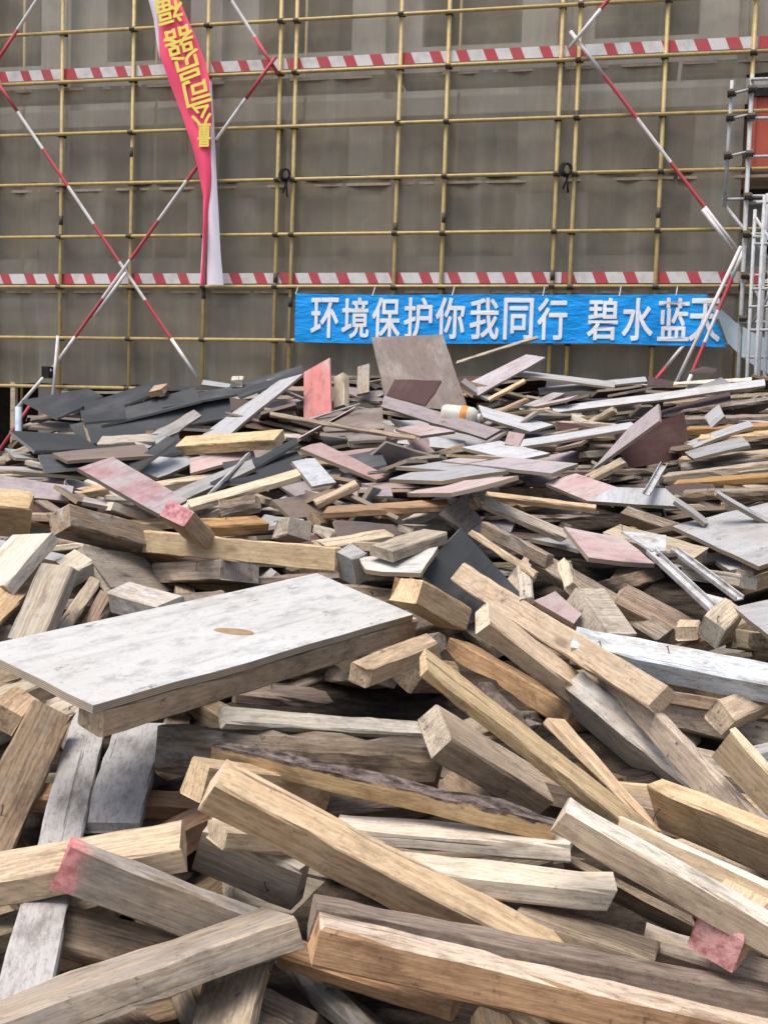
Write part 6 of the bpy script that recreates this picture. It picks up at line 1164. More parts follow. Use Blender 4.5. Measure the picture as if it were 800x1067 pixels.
 ('sheet','mauve',[-1.503,4.523,1.344],[-0.320,-0.077,0.823],([[-0.207,0.053],[0.246,0.048],[0.267,-0.03],[-0.239,-0.049]],0.016),'mauve plywood offcut right of the yellow timber end'),
 ('sheet','pinkply',[1.298,5.862,1.408],[0.216,-0.402,0.176],([[-0.209,0.085],[0.138,0.077],[0.258,-0.065],[-0.159,-0.088]],0.016),'short pinkish plywood offcut above the flat pale sheet'),
 ('beam','spotted',[1.259,6.143,1.594],[0.329,0.017,0.765],(0.46,0.065,0.036),'spotted brown plank left of the bent mauve panel'),
 ('sheet','mauve',[-0.745,7.437,1.802],[-0.075,0.079,0.495],([[-0.21,0.051],[0.21,0.046],[0.206,-0.078],[-0.222,-0.055]],0.016),'short mauve plywood offcut right of the long white plank'),
 ('sheet','pinkply',[0.387,6.321,1.516],[0.451,0.119,-0.378],([[-0.104,0.057],[0.101,0.062],[0.102,-0.072],[-0.118,-0.042]],0.016),'short pinkish plywood offcut above the pale board with a light front'),
 ('sheet','pinkply',[1.113,7.684,1.872],[-0.293,-0.209,-0.499],([[-0.181,0.027],[0.149,0.024],[0.171,-0.036],[-0.154,-0.031]],0.016),'short pinkish plywood offcut below the grey board at the top'),
 ('sheet','pinkply',[0.739,5.283,1.385],[-0.942,0.177,0.284],([[-0.231,0.052],[0.259,0.078],[0.272,-0.057],[-0.207,-0.038]],0.016),'pinkish plywood offcut above the long board with a yellow edge'),
 ('beam','spotted',[-1.370,4.996,1.288],[0.091,-0.187,-0.396],(0.20,0.073,0.028),'short spotted brown plank below the black sheet under the black sheets'),
 ('sheet','pinkply',[1.058,7.379,1.853],[-0.487,0.218,0.321],([[-0.233,0.031],[0.209,0.049],[0.152,-0.024],[-0.292,-0.027]],0.016),'short pinkish plywood offcut right of the pale blue board'),
 ('sheet','pinkply',[-0.972,4.425,1.276],[0.477,-0.161,0.254],([[-0.23,0.036],[0.236,0.057],[0.161,-0.04],[-0.248,-0.036]],0.016),'pinkish plywood offcut below the red and white painted board'),
 ('sheet','brownply',[-0.304,4.684,1.307],[0.866,0.095,0.701],([[-0.199,0.058],[0.194,0.051],[0.124,-0.077],[-0.175,-0.061]],0.016),'short brown plywood offcut left of the narrow tan board'),
 ('sheet','paleply',[-0.553,6.636,1.632],[-0.561,-0.196,-0.188],([[-0.159,0.044],[0.207,0.033],[0.231,-0.04],[-0.192,-0.047]],0.016),'short pale plywood offcut left of the red printed board'),
 ('beam','grey',[1.197,6.825,1.714],[0.046,-0.003,0.119],(0.45,0.068,0.036),'grey plank above the narrow white plank'),
 ('sheet','maroonply',[1.169,5.301,1.401],[-1.018,0.212,0.459],([[-0.101,0.053],[0.084,0.049],[0.077,-0.046],[-0.115,-0.035]],0.016),'short dark maroon plywood offcut above the flat pale sheet'),
 ('sheet','brownply',[-0.468,6.834,1.647],[0.820,-0.159,-0.006],([[-0.229,0.049],[0.251,0.052],[0.216,-0.051],[-0.219,-0.06]],0.016),'brown plywood offcut left of the red printed board'),
 ('beam','orange',[0.656,5.124,1.369],[-0.620,0.026,-0.001],(0.24,0.070,0.037),'short orange brown plank left of the long board with a yellow edge'),
 ('sheet','brownply',[-0.048,4.290,1.223],[0.686,-0.029,0.816],([[-0.149,0.067],[0.135,0.042],[0.21,-0.058],[-0.168,-0.048]],0.016),'short brown plywood offcut below the long orange plank'),
 ('sheet','greyply',[2.311,7.099,1.850],[-1.043,0.307,-0.586],([[-0.163,0.06],[0.178,0.043],[0.157,-0.073],[-0.181,-0.047]],0.016),'short grey plywood offcut right of the second board down'),
 ('beam','weathered',[-0.474,5.310,1.327],[0.999,-0.564,-0.514],(0.38,0.033,0.029),'short dark weathered plank below the dark sheet in the hollow'),
 ('beam','tan',[-0.906,4.349,1.233],[0.098,0.096,0.222],(0.21,0.081,0.033),'short tan plank left of the short timber with a red painted'),
 ('beam','grey',[-0.119,6.115,1.558],[0.415,0.060,0.170],(0.18,0.072,0.024),'short grey plank above the mauve plank sloping down'),
 ('beam','tan',[0.857,7.240,1.790],[0.177,0.128,0.269],(0.43,0.047,0.026),'short tan plank above the pale blue board'),
 ('sheet','paleply',[1.659,7.566,1.964],[0.963,0.114,-0.171],([[-0.221,0.076],[0.234,0.069],[0.258,-0.045],[-0.245,-0.073]],0.016),'pale plywood offcut left of the thin long white plank'),
 ('beam','spotted',[-0.522,4.781,1.314],[-1.127,-0.066,-0.182],(0.29,0.037,0.032),'short spotted brown plank right of the long tan edged plank'),
 ('sheet','maroonply',[-0.456,4.277,1.198],[1.022,-0.057,-0.114],([[-0.157,0.053],[0.148,0.069],[0.17,-0.065],[-0.144,-0.068]],0.016),'short dark maroon plywood offcut left of the grey green square timber end'),
 ('sheet','brownply',[-0.544,4.905,1.254],[-0.566,0.082,0.076],([[-0.115,0.062],[0.128,0.037],[0.178,-0.062],[-0.18,-0.051]],0.016),'short brown plywood offcut right of the bark covered log stub'),
 ('sheet','paleply',[1.091,5.278,1.420],[-1.037,0.184,0.046],([[-0.117,0.067],[0.134,0.065],[0.224,-0.08],[-0.142,-0.088]],0.016),'short pale plywood offcut left of the flat pale sheet'),
 ('beam','grey',[-0.481,5.226,1.303],[0.178,-0.116,0.515],(0.43,0.048,0.022),'short grey plank below the dark sheet in the hollow'),
 ('sheet','maroonply',[1.547,7.571,1.952],[0.366,0.132,-0.352],([[-0.169,0.054],[0.215,0.082],[0.165,-0.082],[-0.172,-0.07]],0.016),'short dark maroon plywood offcut right of the pale board edge'),
 ('beam','weathered',[0.620,4.972,1.307],[0.058,0.211,0.313],(0.35,0.067,0.027),'short dark weathered plank above the long silvery plank'),
 ('beam','weathered',[-0.237,7.991,1.863],[-0.407,-0.069,-0.008],(0.45,0.044,0.024),'dark weathered plank right of the short upright light timber'),
 ('beam','spotted',[1.669,7.596,1.776],[-0.966,0.297,-0.368],(0.36,0.075,0.023),'short spotted brown plank above the bent mauve panel'),
 ('beam','weathered',[-1.689,5.302,1.378],[0.095,-0.017,0.307],(0.43,0.035,0.024),'short dark weathered plank below the dark sheet lying low'),
 ('beam','white',[-1.185,5.028,1.289],[-0.061,0.010,-0.149],(0.20,0.031,0.026),'short white topped plank below the red and white painted board'),
 ('beam','spotted',[-0.309,5.449,1.465],[-0.505,0.029,-0.430],(0.19,0.046,0.036),'short spotted brown plank above the small bluish white board'),
 ('sheet','mauve',[1.023,6.125,1.519],[-0.151,0.170,0.335],([[-0.203,0.069],[0.206,0.094],[0.178,-0.05],[-0.248,-0.086]],0.016),'short mauve plywood offcut below the narrow white plank'),
 ('beam','weathered',[0.457,5.023,1.325],[1.024,-0.057,0.679],(0.20,0.081,0.026),'short dark weathered plank right of the short brown block tilted'),
 ('beam','white',[-1.177,4.051,1.155],[-0.616,0.159,-0.095],(0.33,0.085,0.025),'short white topped plank above the short pale block'),
 ('sheet','mauve',[0.971,5.216,1.443],[0.205,0.007,-0.018],([[-0.174,0.084],[0.158,0.034],[0.152,-0.052],[-0.127,-0.051]],0.016),'short mauve plywood offcut above the flat pale pink sheet'),
 ('beam','white',[-0.986,4.397,1.262],[0.678,-0.310,-0.109],(0.25,0.055,0.036),'short white topped plank above the speckled blue grey timber'),
 ('beam','white',[0.093,4.498,1.241],[0.852,0.335,-0.041],(0.31,0.069,0.034),'short white topped plank above the pale grey block'),
 ('sheet','brownply',[0.749,5.189,1.433],[0.791,0.160,0.388],([[-0.113,0.05],[0.085,0.042],[0.105,-0.028],[-0.117,-0.04]],0.016),'short brown plywood offcut above the long board with a yellow edge'),
 ('beam','spotted',[0.287,6.285,1.512],[0.522,0.276,-0.203],(0.35,0.082,0.034),'short spotted brown plank above the pale board with a light front'),
 ('sheet','mauve',[0.075,5.613,1.496],[0.660,-0.201,-0.777],([[-0.184,0.079],[0.175,0.019],[0.182,-0.074],[-0.154,-0.078]],0.016),'short mauve plywood offcut below the pink edged board'),
 ('sheet','mauve',[-0.091,4.682,1.359],[-0.320,0.099,0.339],([[-0.109,0.067],[0.115,0.04],[0.152,-0.062],[-0.082,-0.037]],0.016),'short mauve plywood offcut right of the narrow tan board'),
 ('beam','white',[-1.264,5.061,1.309],[-0.169,-0.363,0.041],(0.25,0.038,0.035),'short white topped plank left of the red and white painted board'),
 ('sheet','maroonply',[1.151,6.722,1.687],[0.090,-0.133,0.359],([[-0.122,0.064],[0.123,0.089],[0.075,-0.074],[-0.135,-0.08]],0.016),'short dark maroon plywood offcut above the narrow white plank'),
 ('beam','orange',[0.765,7.229,1.806],[0.104,0.445,0.128],(0.34,0.070,0.025),'short orange brown plank above the pale blue board'),
 ('beam','weathered',[0.856,6.216,1.576],[0.256,-0.061,0.412],(0.33,0.037,0.033),'short dark weathered plank right of the short pink offcut'),
 ('sheet','maroonply',[1.092,5.219,1.402],[-0.881,0.085,0.109],([[-0.11,0.06],[0.207,0.054],[0.12,-0.051],[-0.166,-0.032]],0.016),'short dark maroon plywood offcut right of the flat pale pink sheet'),
 ('beam','spotted',[-0.079,4.104,1.189],[-0.731,0.056,-0.109],(0.46,0.077,0.037),'spotted brown plank above the square block standing'),
 ('beam','tan',[-0.102,4.149,1.204],[0.690,0.097,0.217],(0.33,0.084,0.036),'short tan plank above the square block standing'),
 ('sheet','brownply',[-0.274,5.010,1.365],[1.135,0.434,-0.065],([[-0.145,0.073],[0.201,0.046],[0.144,-0.026],[-0.249,-0.064]],0.016),'short brown plywood offcut below the small bluish white board'),
 ('sheet','mauve',[0.684,6.558,1.641],[0.147,0.553,0.016],([[-0.177,0.056],[0.246,0.053],[0.258,-0.032],[-0.224,-0.051]],0.016),'short mauve plywood offcut left of the short pink offcut'),
 ('beam','tan',[-1.338,4.366,1.246],[-0.570,0.053,0.097],(0.29,0.040,0.033),'short tan plank above the white topped timber'),
 ('sheet','brownply',[0.052,4.751,1.327],[1.120,-0.072,-0.141],([[-0.143,0.058],[0.107,0.049],[0.108,-0.034],[-0.164,-0.032]],0.016),'short brown plywood offcut right of the long orange plank'),
 ('sheet','greyply',[1.589,7.467,1.755],[-0.934,0.089,0.361],([[-0.252,0.03],[0.165,0.058],[0.19,-0.036],[-0.251,-0.056]],0.016),'short grey plywood offcut left of the bent mauve panel'),
 ('sheet','paleply',[1.250,6.048,1.488],[0.363,-0.241,-0.144],([[-0.088,0.039],[0.076,0.026],[0.056,-0.049],[-0.088,-0.052]],0.016),'short pale plywood offcut below the bent mauve panel'),
 ('sheet','pinkply',[2.642,7.183,1.844],[-0.295,-0.062,0.186],([[-0.176,0.066],[0.164,0.072],[0.146,-0.058],[-0.217,-0.066]],0.016),'short pinkish plywood offcut right of the fifth board down'),
 ('sheet','pinkply',[0.110,5.188,1.477],[1.119,-0.024,-0.385],([[-0.169,0.073],[0.146,0.051],[0.098,-0.053],[-0.141,-0.055]],0.016),'short pinkish plywood offcut below the pink edged board'),
 ('beam','orange',[0.097,4.761,1.264],[0.875,-0.073,0.208],(0.39,0.041,0.030),'short orange brown plank right of the long orange plank'),
 ('sheet','greyply',[1.128,7.176,1.766],[-0.257,-0.245,-0.421],([[-0.121,0.046],[0.142,0.051],[0.185,-0.04],[-0.112,-0.042]],0.016),'short grey plywood offcut above the narrow white plank'),
 ('sheet','pinkply',[-1.554,4.293,1.164],[0.994,0.036,0.487],([[-0.102,0.034],[0.091,0.049],[0.084,-0.026],[-0.115,-0.051]],0.016),'short pinkish plywood offcut below the yellow timber end'),
 ('sheet','greyply',[-0.657,6.717,1.725],[-0.360,-0.104,-0.448],([[-0.108,0.033],[0.118,0.033],[0.125,-0.053],[-0.082,-0.041]],0.016),'short grey plywood offcut right of the long white plank'),
 ('sheet','brownply',[0.673,5.333,1.410],[-0.337,0.380,-0.138],([[-0.199,0.032],[0.164,0.039],[0.151,-0.036],[-0.209,-0.034]],0.016),'short brown plywood offcut below the long pale board'),
 ('sheet','mauve',[-0.158,8.030,1.885],[-0.556,-0.285,0.264],([[-0.181,0.101],[0.211,0.072],[0.247,-0.068],[-0.256,-0.038]],0.016),'short mauve plywood offcut below the small upright grey board'),
 ('beam','weathered',[1.259,6.158,1.622],[0.306,0.062,-0.315],(0.35,0.081,0.020),'short dark weathered plank left of the bent mauve panel'),
 ('sheet','pinkply',[2.609,8.048,2.021],[0.182,0.023,0.063],([[-0.217,0.043],[0.241,0.061],[0.248,-0.05],[-0.263,-0.053]],0.016),'pinkish plywood offcut above the second board down'),
 ('beam','white',[0.736,7.944,1.841],[-0.618,0.348,0.142],(0.21,0.066,0.030),'short white topped plank below the grey board edge'),
 ('sheet','pinkply',[0.222,6.315,1.553],[0.971,-0.153,0.861],([[-0.15,0.058],[0.143,0.09],[0.179,-0.043],[-0.146,-0.081]],0.016),'short pinkish plywood offcut below the long pale mauve plank'),
 ('beam','spotted',[0.409,4.973,1.293],[-0.303,0.132,-0.326],(0.43,0.066,0.038),'short spotted brown plank right of the short brown block tilted'),
 ('sheet','paleply',[1.035,6.872,1.754],[0.776,0.045,-0.443],([[-0.22,0.051],[0.237,0.047],[0.238,-0.045],[-0.259,-0.056]],0.016),'pale plywood offcut left of the narrow white plank'),
 ('sheet','paleply',[0.022,4.732,1.250],[-0.238,-0.039,0.254],([[-0.176,0.036],[0.2,0.034],[0.146,-0.017],[-0.169,-0.036]],0.016),'short pale plywood offcut below the long orange plank'),
 ('sheet','mauve',[-0.514,4.873,1.243],[-0.669,-0.254,0.123],([[-0.18,0.052],[0.117,0.075],[0.105,-0.069],[-0.179,-0.061]],0.016),'short mauve plywood offcut right of the bark covered log stub'),
 ('beam','grey',[0.979,6.572,1.636],[-0.713,0.193,0.228],(0.43,0.049,0.033),'short grey plank left of the narrow white plank'),
 ('beam','grey',[-1.670,5.379,1.414],[-0.663,-0.116,-0.010],(0.23,0.040,0.027),'short grey plank below the dark sheet lying low'),
 ('sheet','brownply',[1.677,4.969,1.373],[0.707,-0.309,0.028],([[-0.157,0.077],[0.214,0.057],[0.144,-0.053],[-0.156,-0.046]],0.016),'short brown plywood offcut right of the twelfth board down'),
 ('sheet','maroonply',[0.044,4.752,1.347],[0.505,0.011,-0.575],([[-0.164,0.037],[0.179,0.024],[0.217,-0.058],[-0.2,-0.053]],0.016),'short dark maroon plywood offcut above the long orange plank'),
 ('beam','grey',[1.002,5.137,1.464],[-0.150,0.496,0.364],(0.23,0.073,0.031),'short grey plank right of the flat pale pink sheet'),
 ('sheet','paleply',[1.545,4.652,1.354],[0.411,0.277,-0.231],([[-0.188,0.034],[0.126,0.009],[0.162,-0.023],[-0.15,-0.023]],0.016),'short pale plywood offcut right of the thin tan strip'),
 ('sheet','pinkply',[-0.174,5.696,1.507],[-0.293,0.146,0.269],([[-0.12,0.064],[0.126,0.06],[0.092,-0.022],[-0.11,-0.084]],0.016),'short pinkish plywood offcut above the mauve plank sloping down'),
 ('sheet','paleply',[-1.549,5.235,1.370],[0.684,-0.077,-0.012],([[-0.212,0.03],[0.107,0.026],[0.209,-0.022],[-0.231,-0.028]],0.016),'short pale plywood offcut below the black sheet under the black sheets'),
 ('sheet','mauve',[-0.140,6.316,1.542],[-0.546,0.259,0.161],([[-0.193,0.048],[0.245,0.078],[0.272,-0.061],[-0.193,-0.055]],0.016),'short mauve plywood offcut above the mauve plank sloping down'),
 ('sheet','greyply',[-1.900,5.727,1.450],[-1.134,-0.068,-0.042],([[-0.202,0.066],[0.251,0.059],[0.217,-0.041],[-0.255,-0.043]],0.016),'grey plywood offcut left of the dark sheet lying low'),
 ('sheet','maroonply',[1.153,4.420,1.274],[0.262,0.193,-0.078],([[-0.214,0.025],[0.158,0.017],[0.255,-0.023],[-0.166,-0.024]],0.016),'short dark maroon plywood offcut above the grey plank with a'),
 ('sheet','pinkply',[-0.220,5.032,1.401],[-0.236,-0.157,-0.386],([[-0.124,0.024],[0.114,0.023],[0.098,-0.035],[-0.111,-0.033]],0.016),'short pinkish plywood offcut above the narrow tan board'),
 ('beam','tan',[-1.316,5.020,1.319],[1.079,0.095,0.128],(0.29,0.083,0.035),'short tan plank below the black sheet under the black sheets'),
 ('beam','weathered',[1.546,7.420,1.778],[-0.911,0.061,0.103],(0.47,0.041,0.031),'dark weathered plank left of the bent mauve panel'),
 ('beam','white',[-0.206,4.316,1.214],[-1.181,-0.060,-0.279],(0.20,0.083,0.037),'short white topped plank above the square block standing'),
 ('beam','spotted',[1.163,6.001,1.550],[0.698,0.075,-0.051],(0.28,0.059,0.038),'short spotted brown plank right of the narrow white plank'),
 ('sheet','mauve',[-0.365,5.024,1.358],[-0.806,-0.346,0.376],([[-0.162,0.089],[0.137,0.096],[0.245,-0.074],[-0.188,-0.076]],0.016),'short mauve plywood offcut below the small bluish white board'),
 ('sheet','brownply',[-1.228,4.460,1.314],[1.149,-0.260,0.435],([[-0.095,0.071],[0.089,0.071],[0.078,-0.057],[-0.095,-0.07]],0.016),'short brown plywood offcut below the black sheet under the black sheets'),
 ('beam','white',[1.256,6.957,1.739],[0.342,-0.108,0.786],(0.22,0.069,0.035),'short white topped plank above the narrow white plank'),
 ('beam','weathered',[1.558,5.012,1.333],[-0.815,0.314,-0.120],(0.42,0.072,0.031),'short dark weathered plank below the thirteenth board down'),
 ('beam','weathered',[-0.725,4.609,1.249],[-0.619,0.346,0.290],(0.27,0.031,0.036),'short dark weathered plank right of the short timber with a red painted'),
 ('sheet','paleply',[-0.080,4.543,1.327],[-0.775,-0.248,-0.553],([[-0.178,0.033],[0.219,0.032],[0.218,-0.024],[-0.137,-0.034]],0.016),'short pale plywood offcut left of the long orange plank'),
 ('beam','spotted',[1.330,6.862,1.765],[-0.538,0.512,-0.348],(0.19,0.061,0.033),'short spotted brown plank below the pale board edge'),
 ('beam','tan',[0.709,5.072,1.352],[-0.407,0.281,0.278],(0.35,0.057,0.033),'short tan plank above the long board with a yellow edge'),
 ('sheet','greyply',[1.371,4.607,1.340],[-1.109,0.076,-0.122],([[-0.152,0.034],[0.095,0.105],[0.112,-0.04],[-0.14,-0.046]],0.016),'short grey plywood offcut below the dark maroon sheet'),
 ('sheet','greyply',[0.748,4.422,1.193],[-0.974,-0.083,0.068],([[-0.104,0.087],[0.115,0.033],[0.118,-0.064],[-0.156,-0.075]],0.016),'short grey plywood offcut above the pale wood chip'),
 ('beam','white',[-0.530,6.493,1.586],[0.860,-0.006,0.476],(0.21,0.049,0.026),'short white topped plank left of the red printed board'),
 ('sheet','greyply',[1.576,6.861,1.814],[0.979,0.068,-0.690],([[-0.11,0.051],[0.161,0.057],[0.082,-0.044],[-0.132,-0.048]],0.016),'short grey plywood offcut below the thin long white plank'),
 ('sheet','paleply',[-0.454,4.525,1.219],[-0.833,-0.093,0.647],([[-0.104,0.045],[0.131,0.077],[0.102,-0.061],[-0.08,-0.069]],0.016),'short pale plywood offcut left of the grey green square timber end'),
 ('beam','grey',[0.174,4.503,1.237],[0.986,-0.017,-0.016],(0.32,0.072,0.035),'short grey plank above the pale grey block'),
 ('beam','palegrey',[-0.402,6.803,1.723],[0.186,0.328,0.337],(0.50,0.014,0.010),'pale grey thin stick above the red printed board'),
 ('beam','grey',[0.023,5.107,1.447],[1.074,0.034,-0.505],(0.41,0.020,0.012),'short grey thin stick above the long orange plank'),
 ('beam','palegrey',[-0.722,5.003,1.397],[1.234,0.437,-0.430],(0.51,0.018,0.014),'pale grey thin stick right of the long blue grey plank'),
 ('beam','tan',[-1.967,5.232,1.356],[0.094,0.053,0.438],(0.67,0.018,0.015),'tan thin stick above the yellow timber end'),
 ('beam','tan',[0.483,5.197,1.519],[0.674,-0.041,-0.086],(0.53,0.012,0.015),'tan thin stick left of the bright white board'),
 ('beam','weathered',[-0.732,6.698,1.667],[-0.621,-0.175,-0.191],(0.66,0.018,0.015),'dark weathered thin stick below the long white plank'),
 ('beam','grey',[1.792,5.174,1.505],[0.365,0.120,0.253],(0.35,0.017,0.014),'short grey thin stick right of the ninth board down'),
 ('beam','weathered',[-0.163,4.247,1.638],[-0.323,-0.129,0.662],(0.62,0.021,0.011),'dark weathered thin stick left of the brown shaded sheet'),
 ('beam','weathered',[-1.723,6.409,1.537],[-1.245,-0.221,-0.265],(0.79,0.015,0.011),'long dark weathered thin stick above the tan edged dark sheet'),
]

def place(row, idx, hand):
    kind, mat, cen, rot, shape, label = row[:6]
    if kind == 'beam':
        me = timber_mesh(*shape, 100 + idx, row[6] if len(row) > 6 else 1.0, mat)
        mats = [W[mat]] + ([BARK] if mat == 'bark' else [])
        name = 'timber' if shape[2] >= .04 else 'stick' if shape[1] < .023 and not hand else 'plank'
    else:
        me = board_mesh(shape[0], shape[1], 100 + idx, 0.0 if idx == 40 else 1.0); mats = [P[mat]]; name = 'plywood_board'
    for m_ in mats: me.materials.append(m_)
    o = bpy.data.objects.new(name, me); COL.objects.link(o)
    M = rot_m(*rot); M.translation = cen; o.matrix_world = M
    tag(o, label, {'timber': 'timber', 'plank': 'plank', 'stick': 'stick', 'plywood_board': 'board'}[name], {'stick': 'thin sticks scattered on the heap', 'timber': 'loose timbers of the heap', 'plank': 'loose planks of the heap', 'plywood_board': 'loose boards of the heap'}[name])
    return o
HAND = [place(r_, i, True) for i, r_ in enumerate(PIECES)]
for i, r_ in enumerate(FILL): place(r_, 1000 + i, False)

# the flanks of the heap outside the picture: the rest of the timber and boards, one mass
fr = random.Random(21); fm = MB(); fmats = [W['tan'], W['grey'], W['weathered'], W['spotted'], P['greyply'], P['mauve'], P['brownply'], W['yellow']]
for k in range(420):
    y = fr.uniform(1.2, 9.0); sd = fr.choice((-1, 1)); L_ = fr.uniform(.3, .75)
    far = y > 4.2; sheet = far and fr.random() < .55
    x = sd * (.365 * y + .42 * L_ + .10 + fr.uniform(0, 1) ** 1.5 * 2.2)
    Wd, T = (fr.uniform(.08, .3), .018) if sheet else (fr.uniform(.06, .1), fr.uniform(.035, .07))
    M = rot_m(fr.uniform(-1.5, 1.5), fr.gauss(0, .15), fr.gauss(0, .35)); M.translation = (x, y, core_z(x, y) + fr.uniform(.02, .20))
    me = board_mesh([(-L_ / 2, Wd / 2), (L_ / 2, Wd / 2), (L_ / 2, -Wd / 2), (-L_ / 2, -Wd / 2)], T, k) if sheet else timber_mesh(L_, Wd, T, 5000 + k)
    fm.add([M @ v.co for v in me.vertices], [tuple(p.vertices) for p in me.polygons], fr.choice((4, 5, 6)) if sheet else fr.choice((0, 1, 2, 2, 3, 7, 1)))
    bpy.data.meshes.remove(me)
o = fm.build('scrap_timber', fmats)
tag(o, 'mass of scrap timber and boards continuing beyond both picture edges', 'scrap timber', kind='stuff')

# bent nails left in some of the timbers
nm_ = MB(); nm_.tube((0, 0, -.01), (0, 0, .010), .0013, 6); nm_.tube((0, 0, .010), (.004, .0015, .020), .0013, 6); nm_.tube((.004, .0015, .020), (.0043, .0016, .0210), .0034, 8)
nail_me = nm_.mesh('nail'); nail_me.materials.append(M_nail)
nr = random.Random(11)
for i, (r_, o) in enumerate(zip(PIECES, HAND)):
    if r_[0] != 'beam' or i % 7: continue
    L, Wd, T = r_[4]
    for q in range(nr.choice([1, 1, 2])):
        c = link('nail', nail_me, None, o); c.location = (nr.uniform(-.45, .45) * L, nr.uniform(-.3, .3) * Wd, T / 2); c.rotation_euler = (nr.uniform(-.4, .4), nr.uniform(-.4, .4), nr.uniform(0, 6))

# ------------------------------------------------------------------ other things in the heap
# bare knot showing through the paint of the white sheet
mb = MB(); n = 20; Tk = PIECES[40][4][1] / 2; ring = [(-.006 + .042 * math.cos(t) * (1 + .06 * math.sin(3 * t)) * .9 - .0 * math.sin(t), -.032 - .024 * math.cos(t) + .026 * math.sin(t)) for t in [2 * math.pi * k / n for k in range(n)]]
mb.add([(x, y, Tk - .006) for x, y in ring] + [(x, y, Tk + .0008) for x, y in ring], [tuple(range(n - 1, -1, -1)), tuple(range(n, 2 * n))] + [(k, (k + 1) % n, n + (k + 1) % n, n + k) for k in range(n)])
link('knot', mb.mesh('knot'), plain('knot_brown', (.30, .205, .12), .8, .1, 0, .3, 40, (.14, .09, .05)), HAND[40])
# steel bracket with two legs
br = empty('steel_bracket', (.98, 3.7, 1.15)); bpy.context.view_layer.update(); brinv = br.matrix_world.inverted()
tag(br, 'silver painted steel bracket with two legs lying at right of the heap', 'bracket')
def bar(name, a, b_, w_, t_, mat=M_steel):
    a, b_ = Vector(a), Vector(b_); ex = (b_ - a).normalized(); ey = ex.cross(Vector((0, -.45, .9))).normalized(); ez = ex.cross(ey)
    mb = MB(); L_ = (b_ - a).length; c_ = (a + b_) / 2
    mb.box(c_, (L_, w_, .004), ex, ey, ez); mb.box(c_ + ey * (w_ / 2 - .002) - ez * t_ / 2, (L_, .004, t_), ex, ey, ez); mb.box(c_ - ey * (w_ / 2 - .002) - ez * t_ / 2, (L_, .004, t_), ex, ey, ez)
    o = mb.build(name, mat); return under(o, br, brinv)
bar('leg', (0.874, 3.591, 1.251), (1.018, 3.218, 1.084), .036, .014)
bar('leg', (0.960, 3.629, 1.256), (1.083, 3.319, 1.142), .030, .012)
mb = MB(); mb.hexa([(0.812, 3.763, 1.297), (0.879, 3.600, 1.249), (0.931, 3.619, 1.249), (0.953, 3.715, 1.292)], [(0.812, 3.763, 1.305), (0.879, 3.600, 1.256), (0.931, 3.619, 1.256), (0.953, 3.715, 1.300)]); under(mb.build('head_plate', M_steel), br, brinv)
mb = MB(); mb.hexa([(0.965, 3.352, 1.134), (1.050, 3.314, 1.117), (1.070, 3.342, 1.130), (0.974, 3.390, 1.149)], [(0.965, 3.352, 1.140), (1.050, 3.314, 1.123), (1.070, 3.342, 1.136), (0.974, 3.390, 1.155)]); under(mb.build('cross_plate', M_steel), br, brinv)
mb = MB(); mb.tube((0.888, 3.572, 1.237), (0.955, 3.591, 1.242), .012, 8); under(mb.build('pivot_bolt', M_clamp), br, brinv)
# aluminium channel
a, b_ = Vector((1.19, 4.74, 1.515)), Vector((1.06, 4.47, 1.40)); ex = (b_ - a).normalized(); ey = ex.cross(Vector((0, -.6, .8))).normalized(); ez = ex.cross(ey)
mb = MB(); c_ = (a + b_) / 2; L_ = (b_ - a).length
mb.box(c_, (L_, .03, .003), ex, ey, ez); mb.box(c_ + ey * .0135 - ez * .008, (L_, .003, .016), ex, ey, ez); mb.box(c_ - ey * .0135 - ez * .008, (L_, .003, .016), ex, ey, ez)
tag(mb.build('metal_channel', M_steel), 'thin silver metal channel leaning across the pale sheets at right', 'channel')
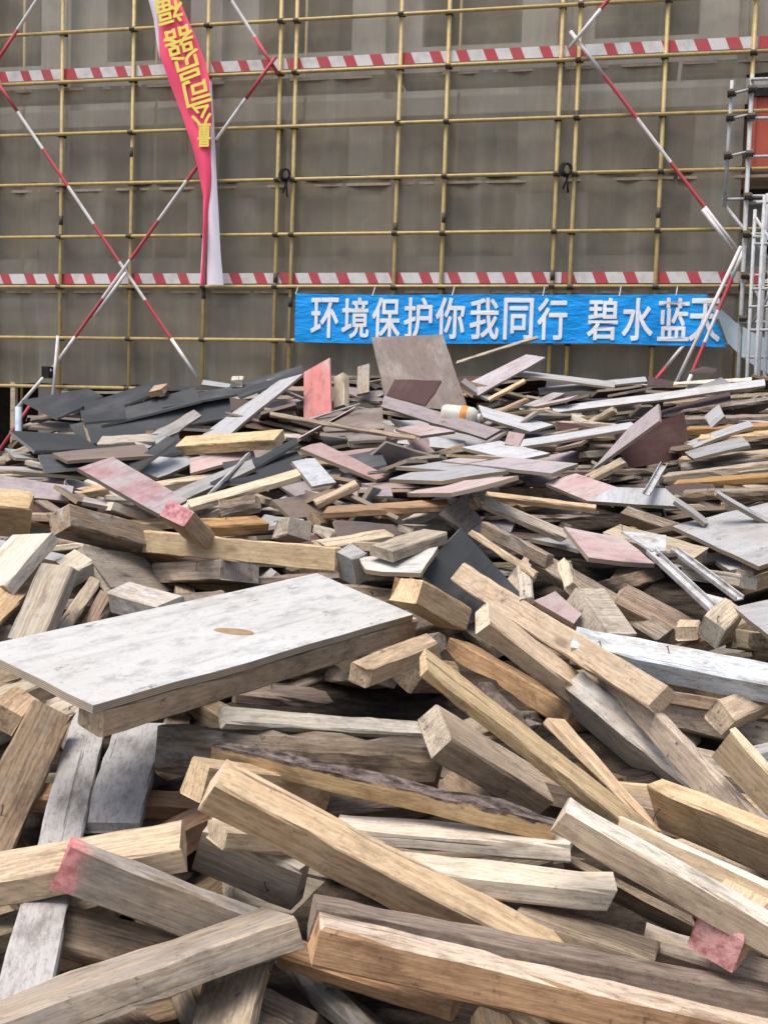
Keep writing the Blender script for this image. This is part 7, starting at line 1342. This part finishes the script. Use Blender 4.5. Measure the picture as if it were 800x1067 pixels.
# plastic canister
cr = empty('plastic_canister', (.435, 6.55, 1.74)); cr.rotation_euler = (.15, .1, -.25)
tag(cr, 'white plastic canister with an orange label lying on the heap', 'canister')
def lathe(prof, n, sx=1, sy=1):
    mb = MB(); vs = []; fs = []
    for x, r_ in prof:
        for k in range(n):
            t = 2 * math.pi * k / n; c_, s_ = math.cos(t), math.sin(t)
            p = 3.2; d = (abs(c_) ** p + abs(s_) ** p) ** (-1 / p)
            vs.append((x, c_ * d * r_ * sx, s_ * d * r_ * sy))
    for j in range(len(prof) - 1):
        for k in range(n): fs.append((j * n + k, j * n + (k + 1) % n, (j + 1) * n + (k + 1) % n, (j + 1) * n + k))
    fs.append(tuple(range(n - 1, -1, -1))); fs.append(tuple((len(prof) - 1) * n + k for k in range(n)))
    mb.add(vs, [f[::-1] for f in fs]); return mb
M_plastic = plain('plastic_white', (.56, .53, .46), .55, .3, 0, .35, 14, (.36, .29, .21)); M_label = plain('label_orange', (.62, .20, .04), .5, .3, 0, .1, 20, (.66, .5, .36))
lathe([(-.115, .035), (-.108, .056), (-.09, .064), (.03, .066), (.07, .064), (.095, .05), (.102, .026)], 20, 1, .92).build('body', M_plastic, cr, True)
lathe([(.005, .0675), (.006, .068), (.042, .0675), (.043, .067)], 20, 1, .93).build('label', M_label, cr, True)
lathe([(.100, .024), (.101, .027), (.118, .027), (.121, .024)], 14).build('cap', M_plastic, cr, True)
mb = MB(); pts = [(-.07, 0, .058), (-.06, 0, .082), (-.02, 0, .084), (.0, 0, .06)]
for p_, q_ in zip(pts, pts[1:]): mb.tube(p_, q_, .008, 8)
pass
# dark bucket
bk = empty('plastic_bucket', (-1.395, 4.98, 1.30)); bk.rotation_euler = (.25, .35, .2)
tag(bk, 'dark grey plastic bucket half buried below the black sheets at left', 'bucket')
M_bucket = plain('bucket_grey', (.075, .085, .095), .5, .4, 0, .2, 9, (.16, .16, .16))
mb = MB(); n = 24; pr = [(0.0, -.055), (.052, -.055), (.062, .045), (.066, .05), (.062, .052), (.057, .045), (.05, -.048), (0.0, -.048)]; vs = []; fs = []
for r_, z in pr:
    for k in range(n): t = 2 * math.pi * k / n; vs.append((r_ * math.cos(t), r_ * math.sin(t), z))
for j in range(len(pr) - 1):
    for k in range(n): fs.append((j * n + k, j * n + (k + 1) % n, (j + 1) * n + (k + 1) % n, (j + 1) * n + k))
mb.add(vs, fs); mb.build('shell', M_bucket, bk, True)
mb = MB()
for k in range(10):
    t0, t1 = math.pi * k / 10, math.pi * (k + 1) / 10; mb.tube((.064 * math.cos(t0), -.05 * math.sin(t0), .046 - .03 * math.sin(t0)), (.064 * math.cos(t1), -.05 * math.sin(t1), .046 - .03 * math.sin(t1)), .0025, 6)
mb.build('bail_handle', M_steel, bk, True)
